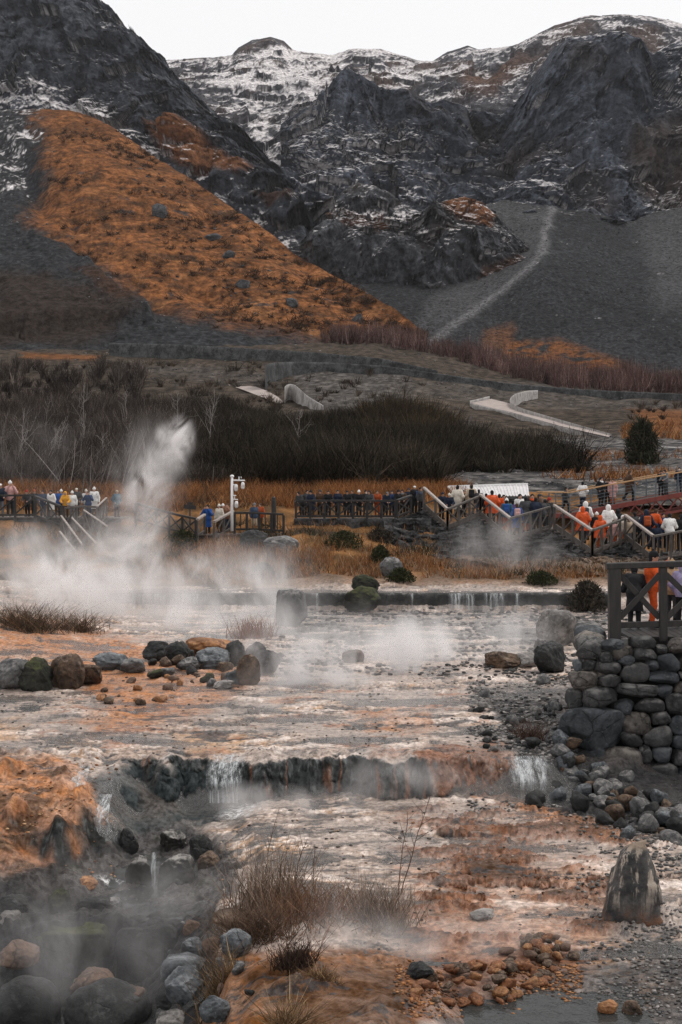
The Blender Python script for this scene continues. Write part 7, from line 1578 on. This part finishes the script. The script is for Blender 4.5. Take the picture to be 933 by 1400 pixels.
# single bushes
def bush(px, py, wpx, hpx, label, cols, seed, Y=None, n=1500, name='bush', shape=1.0, twig=.02, leaf=.09, mound=False):
    r = np.random.default_rng(seed)
    b = (ghit(px, py) if Y is None else at(px, py, Y)); k = b[1] / F; root = empty(name, b); tag(root, label, 'bush'); w, h = wpx * k, hpx * k
    a = r.uniform(0, 6.283, n); u = r.uniform(0, 1, n) ** .5; zc = r.uniform(0, 1, n); lump = 1 + .35 * fbm(np.stack([np.cos(a) * 1.7, np.sin(a) * 1.7, zc * 2 + seed], -1), 3); prof = np.sqrt(np.clip(1 - zc ** (2 * shape), 0, 1)) if mound else (1 - zc ** 1.6 * .85)
    c = np.stack([np.cos(a) * u * w / 2 * prof * lump, np.sin(a) * u * w / 2 * prof * lump, zc * h * (.9 + .2 * lump) - .05], -1)
    d = r.normal(size=(n, 3)) + [0, 0, .8]; d /= np.linalg.norm(d, axis=1)[:, None]; V, F4, C = ribbons(c, c + d * leaf * r.uniform(.6, 1.8, (n, 1)) * (h ** .5), r.normal(size=(n, 3)) * .02, np.full(n, leaf * .45), np.full(n, leaf * .1), jitter(r, cols, n), 2)
    link('foliage', mk_mesh('foliage', V, F4, True, C), m_veg, root)
    k2 = 26; a = r.uniform(0, 6.283, k2); tp = np.stack([np.cos(a) * w * .38, np.sin(a) * w * .38, r.uniform(.5, .95, k2) * h], -1); V, F4, C = ribbons(np.zeros((k2, 3)), tp, r.normal(size=(k2, 3)) * .05, np.full(k2, twig * 2), np.full(k2, twig), jitter(r, [(.05, .04, .03)], k2), 3)
    link('stems', mk_mesh('stems', V, F4, True, C), m_veg, root); return root
hb = lambda px, py: float(hhit(px, py)[1])
bush(878, 636, 44, 52, 'dark rounded bush on the stony bank above the footbridge', [(.030, .034, .021), (.042, .042, .026), (.05, .04, .028)], 81, Y=hb(878, 634), n=2300, leaf=.32, mound=True, shape=1.4)
bush(803, 834, 56, 36, 'dark rounded bush at the right end of the weir', [(.045, .04, .032), (.07, .055, .04), (.03, .027, .022)], 82, Y=51.6, n=1900, mound=True, leaf=.12)
for i, (px, py, w_, h_, lb) in enumerate([(520, 770, 30, 22, 'dark green tuft left of the pointed grey rock'), (548, 794, 42, 16, 'low green tuft at the foot of the pointed grey rock'), (470, 748, 60, 20, 'dark green low bush on the bank below the deck front'), (520, 742, 50, 18, 'dark bush on the bank below the right part of the deck'), (360, 790, 40, 18, 'dark dead bush on the straw bank in the steam'), (250, 752, 60, 24, 'brown-green bush below the crossed-brace railing'), (740, 798, 46, 16, 'olive tuft on the straw bank below the rubble')]):
    bush(px, py, w_, h_, lb, [(.035, .042, .018), (.05, .05, .025), (.025, .028, .014)] if 'green' in lb or 'olive' in lb else [(.05, .04, .03), (.035, .03, .024)], 90 + i, n=1300, mound=True, leaf=.12)
# foreground reeds and twigs
def clump(px, py, wpx, hpx, n, label, seed, cols, w=.012, name='dry_reeds', cat='reeds', lean=.28, depth=.7):
    r = np.random.default_rng(seed); b = ghit(px, py); k = b[1] / F; root = empty(name, b); tag(root, label, cat); hw = wpx * k / 2
    P = np.stack([r.normal(size=n) * hw * .5, r.normal(size=n) * hw * .5 * depth, np.zeros(n)], -1); P[:, 2] = gheight(P[:, 0] + b[0], P[:, 1] + b[1]) - b[2] - .03
    grass('blades', P, hpx * k, lean, w, cols, seed, parent=root)
    m = n // 3; grass('litter', P[:m] + r.normal(size=(m, 3)) * [hw * .3, hw * .3, 0], hpx * k * .35, 1.0, w, cols, seed + 1, parent=root); return root
RD = [(.26, .185, .135), (.19, .13, .09), (.36, .27, .21), (.11, .075, .055)]
clump(370, 1235, 110, 84, 420, 'tall tangled dry reeds in the middle of the foreground', 101, RD)
clump(430, 1252, 150, 46, 560, 'low brown reeds spreading to the right of the tall tangled reeds', 102, [(.20, .11, .07), (.26, .15, .095), (.14, .08, .05)], lean=.5)
clump(520, 1260, 90, 55, 520, 'thin reeds at the right end of the reed bed', 103, RD, lean=.4)
clump(345, 1285, 90, 46, 600, 'dark matted reeds at the front left of the reed bed', 104, [(.09, .06, .045), (.14, .09, .06)], lean=.7)
clump(402, 1325, 50, 34, 420, 'dark brown dead tuft behind the front hump', 105, [(.045, .03, .025), (.08, .05, .035)], lean=.5, name='dead_tuft', cat='grass tuft')
clump(298, 1360, 44, 48, 260, 'dry tuft growing between the grey bank rocks and the orange hump', 106, [(.16, .10, .05), (.09, .06, .035), (.24, .16, .09)], lean=.5, name='grass_tuft', cat='grass tuft')
clump(395, 1408, 44, 44, 260, 'dry grass hanging over the brown rock on the front hump', 107, [(.20, .12, .06), (.11, .07, .04), (.28, .19, .11)], lean=.9, name='grass_tuft', cat='grass tuft')
clump(440, 1345, 36, 20, 200, 'small sparse tuft at the far edge of the front hump', 108, [(.3, .19, .1), (.12, .07, .04)], lean=.6, name='grass_tuft', cat='grass tuft')
clump(725, 1010, 40, 26, 260, 'brown tuft among the wet stones above the right waterfall', 109, [(.12, .07, .05), (.07, .045, .035)], lean=.7, name='grass_tuft', cat='grass tuft')
clump(40, 860, 90, 34, 700, 'brown grassy mound top at the left behind the orange crust', 110, [(.10, .07, .045), (.16, .10, .06), (.05, .04, .03)], w=.02, lean=.8, name='grass_tuft', cat='grass tuft')
clump(105, 862, 60, 26, 300, 'sparse brown grass right of the left mound', 111, [(.12, .08, .05), (.07, .05, .035)], w=.02, lean=.8, name='grass_tuft', cat='grass tuft')
clump(345, 872, 60, 30, 300, 'reddish sedge left of the upright grey block in the pond', 112, [(.26, .12, .08), (.18, .09, .06)], w=.02, lean=.3, name='grass_tuft', cat='grass tuft')
def twig(px, py, tpx, tpy, label, seed, n=10, rad=.007):
    r = np.random.default_rng(seed); b = ghit(px, py); T = at(tpx, tpy, b[1]) - b; root = empty('dead_twig', b); tag(root, label, 'twig'); t = np.linspace(0, 1, 9); m = MB(); pts = T * t[:, None] + np.cumsum(r.normal(size=(9, 3)) * .012, 0); pts[0] = 0
    m.tube(pts, np.linspace(rad * 1.3, rad * .5, 9), 5); m.build('stem', M_twig, root, smooth=True); m = MB()
    for i in range(n):
        s = .3 + .68 * i / n; p = np.array([np.interp(s, t, pts[:, k]) for k in range(3)]); d = r.normal(size=3) * [.8, .6, .2] + [0, 0, .8]; L_ = .10 + .16 * r.uniform(); m.tube([p, p + d * L_ * .6, p + d * L_ + [0, 0, .02]], [rad * .6, rad * .45, rad * .25], 4, False)
    m.build('side_shoots', M_twig, root, smooth=True)
M_twig = mat_plain('twig_bark', (.10, .065, .05), .9, .3, 30)
twig(548, 1225, 592, 1092, 'tall dead twig with side shoots rising right of the reeds', 121, 12)
twig(545, 1225, 556, 1104, 'thinner dead twig standing left of the tall one', 122, 10)
twig(430, 1220, 430, 1165, 'short thin twig right of the tall tangled reeds', 123, 7)
twig(362, 1210, 378, 1128, 'dead twig sticking out of the tall tangled reeds', 124, 8)
twig(405, 1210, 424, 1140, 'dead twig bending right above the low brown reeds', 125, 8)
twig(298, 1370, 306, 1290, 'dry twig among the tuft by the orange hump', 126, 6)
# shrub stubble and rocks on the orange hillside
# ------------------------------------------------------------------ steam
DENS = 1.9
def mat_steam(name, dens, scale, thr=.45, seed=0.0, edge=.86, asp=(1, 1, 1), soft=.34):
    t = NT(name); tc = t.n('ShaderNodeTexCoord'); g = t.n('ShaderNodeVectorMath', operation='MULTIPLY_ADD'); t.set(g.inputs[0], tc.outputs['Generated']); g.inputs[1].default_value = (2, 2, 2); g.inputs[2].default_value = (-1, -1, -1)
    ln = t.n('ShaderNodeVectorMath', operation='LENGTH'); t.set(ln.inputs[0], g.outputs[0])
    pos = t.n('ShaderNodeVectorMath', operation='ADD'); t.set(pos.inputs[0], t.scale3(tc.outputs['Object'], asp)); pos.inputs[1].default_value = (seed * 7.1, seed * 3.3, seed * 5.7)
    big = t.noise(pos.outputs[0], scale * .55, 2, .5)
    fall = t.ramp(t.math('ADD', ln.outputs['Value'], t.math('MULTIPLY', t.math('SUBTRACT', big, .5), .9)), .05, edge, 1, 0)
    hard = t.ramp(ln.outputs['Value'], .72, .98, 1, 0)
    n = t.noise(pos.outputs[0], scale, 7, .66, 1.8)
    d = t.math('MULTIPLY', t.math('MULTIPLY', t.math('MULTIPLY', t.ramp(n, thr, thr + soft), t.math('POWER', fall, 1.35)), hard), dens * DENS)
    v = t.n('ShaderNodeVolumePrincipled'); t.set(v.inputs['Density'], d); v.inputs['Color'].default_value = (.985, .965, .965, 1); v.inputs['Anisotropy'].default_value = .25
    m = t.out(vol=v.outputs[0]); m.cycles.homogeneous_volume = False
    try: m.cycles.volume_step_rate = .5
    except Exception: pass
    return m
def steam(px, py, Y, wpx, hpx, dens, scale=1.0, thr=.42, depth=None, tilt=0.0, seed=0, asp=(1, 1, .55), soft=.34):
    """one billow: centre pixel at distance Y, width and height in photo pixels"""
    c = at(px, py, Y); k = Y / F; w, h = wpx * k / 2, hpx * k / 2; d = depth / 2 if depth else w * .55
    bm = bmesh.new(); bmesh.ops.create_icosphere(bm, subdivisions=3, radius=1.0); me = bpy.data.meshes.new('steam'); 
    for v in bm.verts: v.co = (v.co.x * w, v.co.y * d, v.co.z * h)
    bm.to_mesh(me); bm.free(); o = link('steam', me, mat_steam('steam', dens, scale, thr, seed, asp=asp, soft=soft), None, c); o.rotation_euler = (0, math.radians(tilt), 0); tag(o, kind='stuff'); return o
# big plume on the left, rising to a column
steam(110, 820, 49, 420, 190, 2.0, .42, .45, 8, 0, 1, soft=.26)
steam(50, 780, 52, 320, 240, .8, .42, .43, 7, 0, 2)
steam(160, 760, 54, 230, 210, 1.1, .55, .45, 6, 25, 3, soft=.22)
steam(185, 715, 58, 150, 170, 2.0, .6, .42, 3.2, 28, 4, soft=.24)
steam(205, 668, 59, 110, 130, 2.2, .8, .42, 2.6, 25, 41, soft=.22)
steam(222, 632, 60, 100, 90, 2.4, .9, .41, 2.6, -20, 5, soft=.22)
steam(242, 600, 60.5, 80, 90, 2.0, 1.0, .41, 2.2, 20, 42, soft=.22)
steam(226, 596, 60, 60, 60, 1.6, 1.0, .42, 1.8, 0, 43, soft=.22)
steam(205, 640, 60, 180, 240, .28, .42, .40, 4, 15, 6)
steam(150, 640, 64, 260, 260, .09, .34, .44, 5, 10, 7)
steam(50, 630, 66, 320, 220, .07, .34, .44, 5, 0, 8)
# veil over the weir and the centre-left
steam(290, 800, 50, 420, 190, .9, .45, .42, 8, 0, 9)
steam(270, 850, 46, 400, 130, 1.1, .55, .42, 5, 0, 10)
steam(400, 860, 44, 300, 170, .6, .40, .42, 5, 0, 11)
# centre billows
steam(560, 905, 38, 500, 220, 3.2, .6, .43, 4, 0, 12)
steam(548, 905, 36, 130, 190, 5.0, .6, .38, 2.0, 8, 13)
steam(640, 880, 41, 380, 160, 1.3, .6, .43, 5, 0, 14)
steam(430, 930, 34, 400, 220, 2.2, .6, .43, 3, 0, 15)
steam(710, 860, 44, 340, 150, .5, .45, .42, 5, 0, 16)
steam(690, 760, 58, 260, 170, .50, .36, .44, 5, 0, 17)
# below the terrace edge
steam(440, 1095, 24.2, 460, 80, .8, .8, .40, 1.8, 0, 18)
steam(330, 1095, 24.2, 160, 90, 1.6, 1.1, .38, 1.4, 0, 19)
steam(560, 1065, 24.6, 340, 110, .8, .8, .42, 1.8, 0, 20)
# misty gully
steam(230, 1220, 20.3, 440, 170, .38, .9, .38, 2.4, 0, 21)
steam(90, 1300, 17.9, 460, 260, .33, .7, .38, 2.4, 0, 22)
steam(240, 1320, 17.4, 340, 220, .28, .8, .40, 2.0, 0, 23)
steam(60, 1195, 21.4, 340, 150, .30, .9, .42, 2.0, 0, 24)
# front channel
steam(560, 1290, 17.2, 460, 140, 1.0, .9, .40, 1.8, 0, 25)
steam(700, 1275, 17.6, 340, 110, .9, 1.1, .40, 1.6, 0, 26)
steam(480, 1265, 17.6, 300, 170, .6, .9, .40, 1.6, 0, 27)

# thin low veil drifting over the whole stream
steam(330, 870, 42, 900, 170, .20, .32, .42, 6, 0, 31)
steam(600, 905, 39, 660, 190, .45, .4, .42, 5, 0, 32)
steam(470, 970, 31, 640, 190, .42, .5, .43, 3, 0, 33)
steam(520, 1120, 23.5, 560, 130, .25, .7, .44, 2.2, 0, 34)
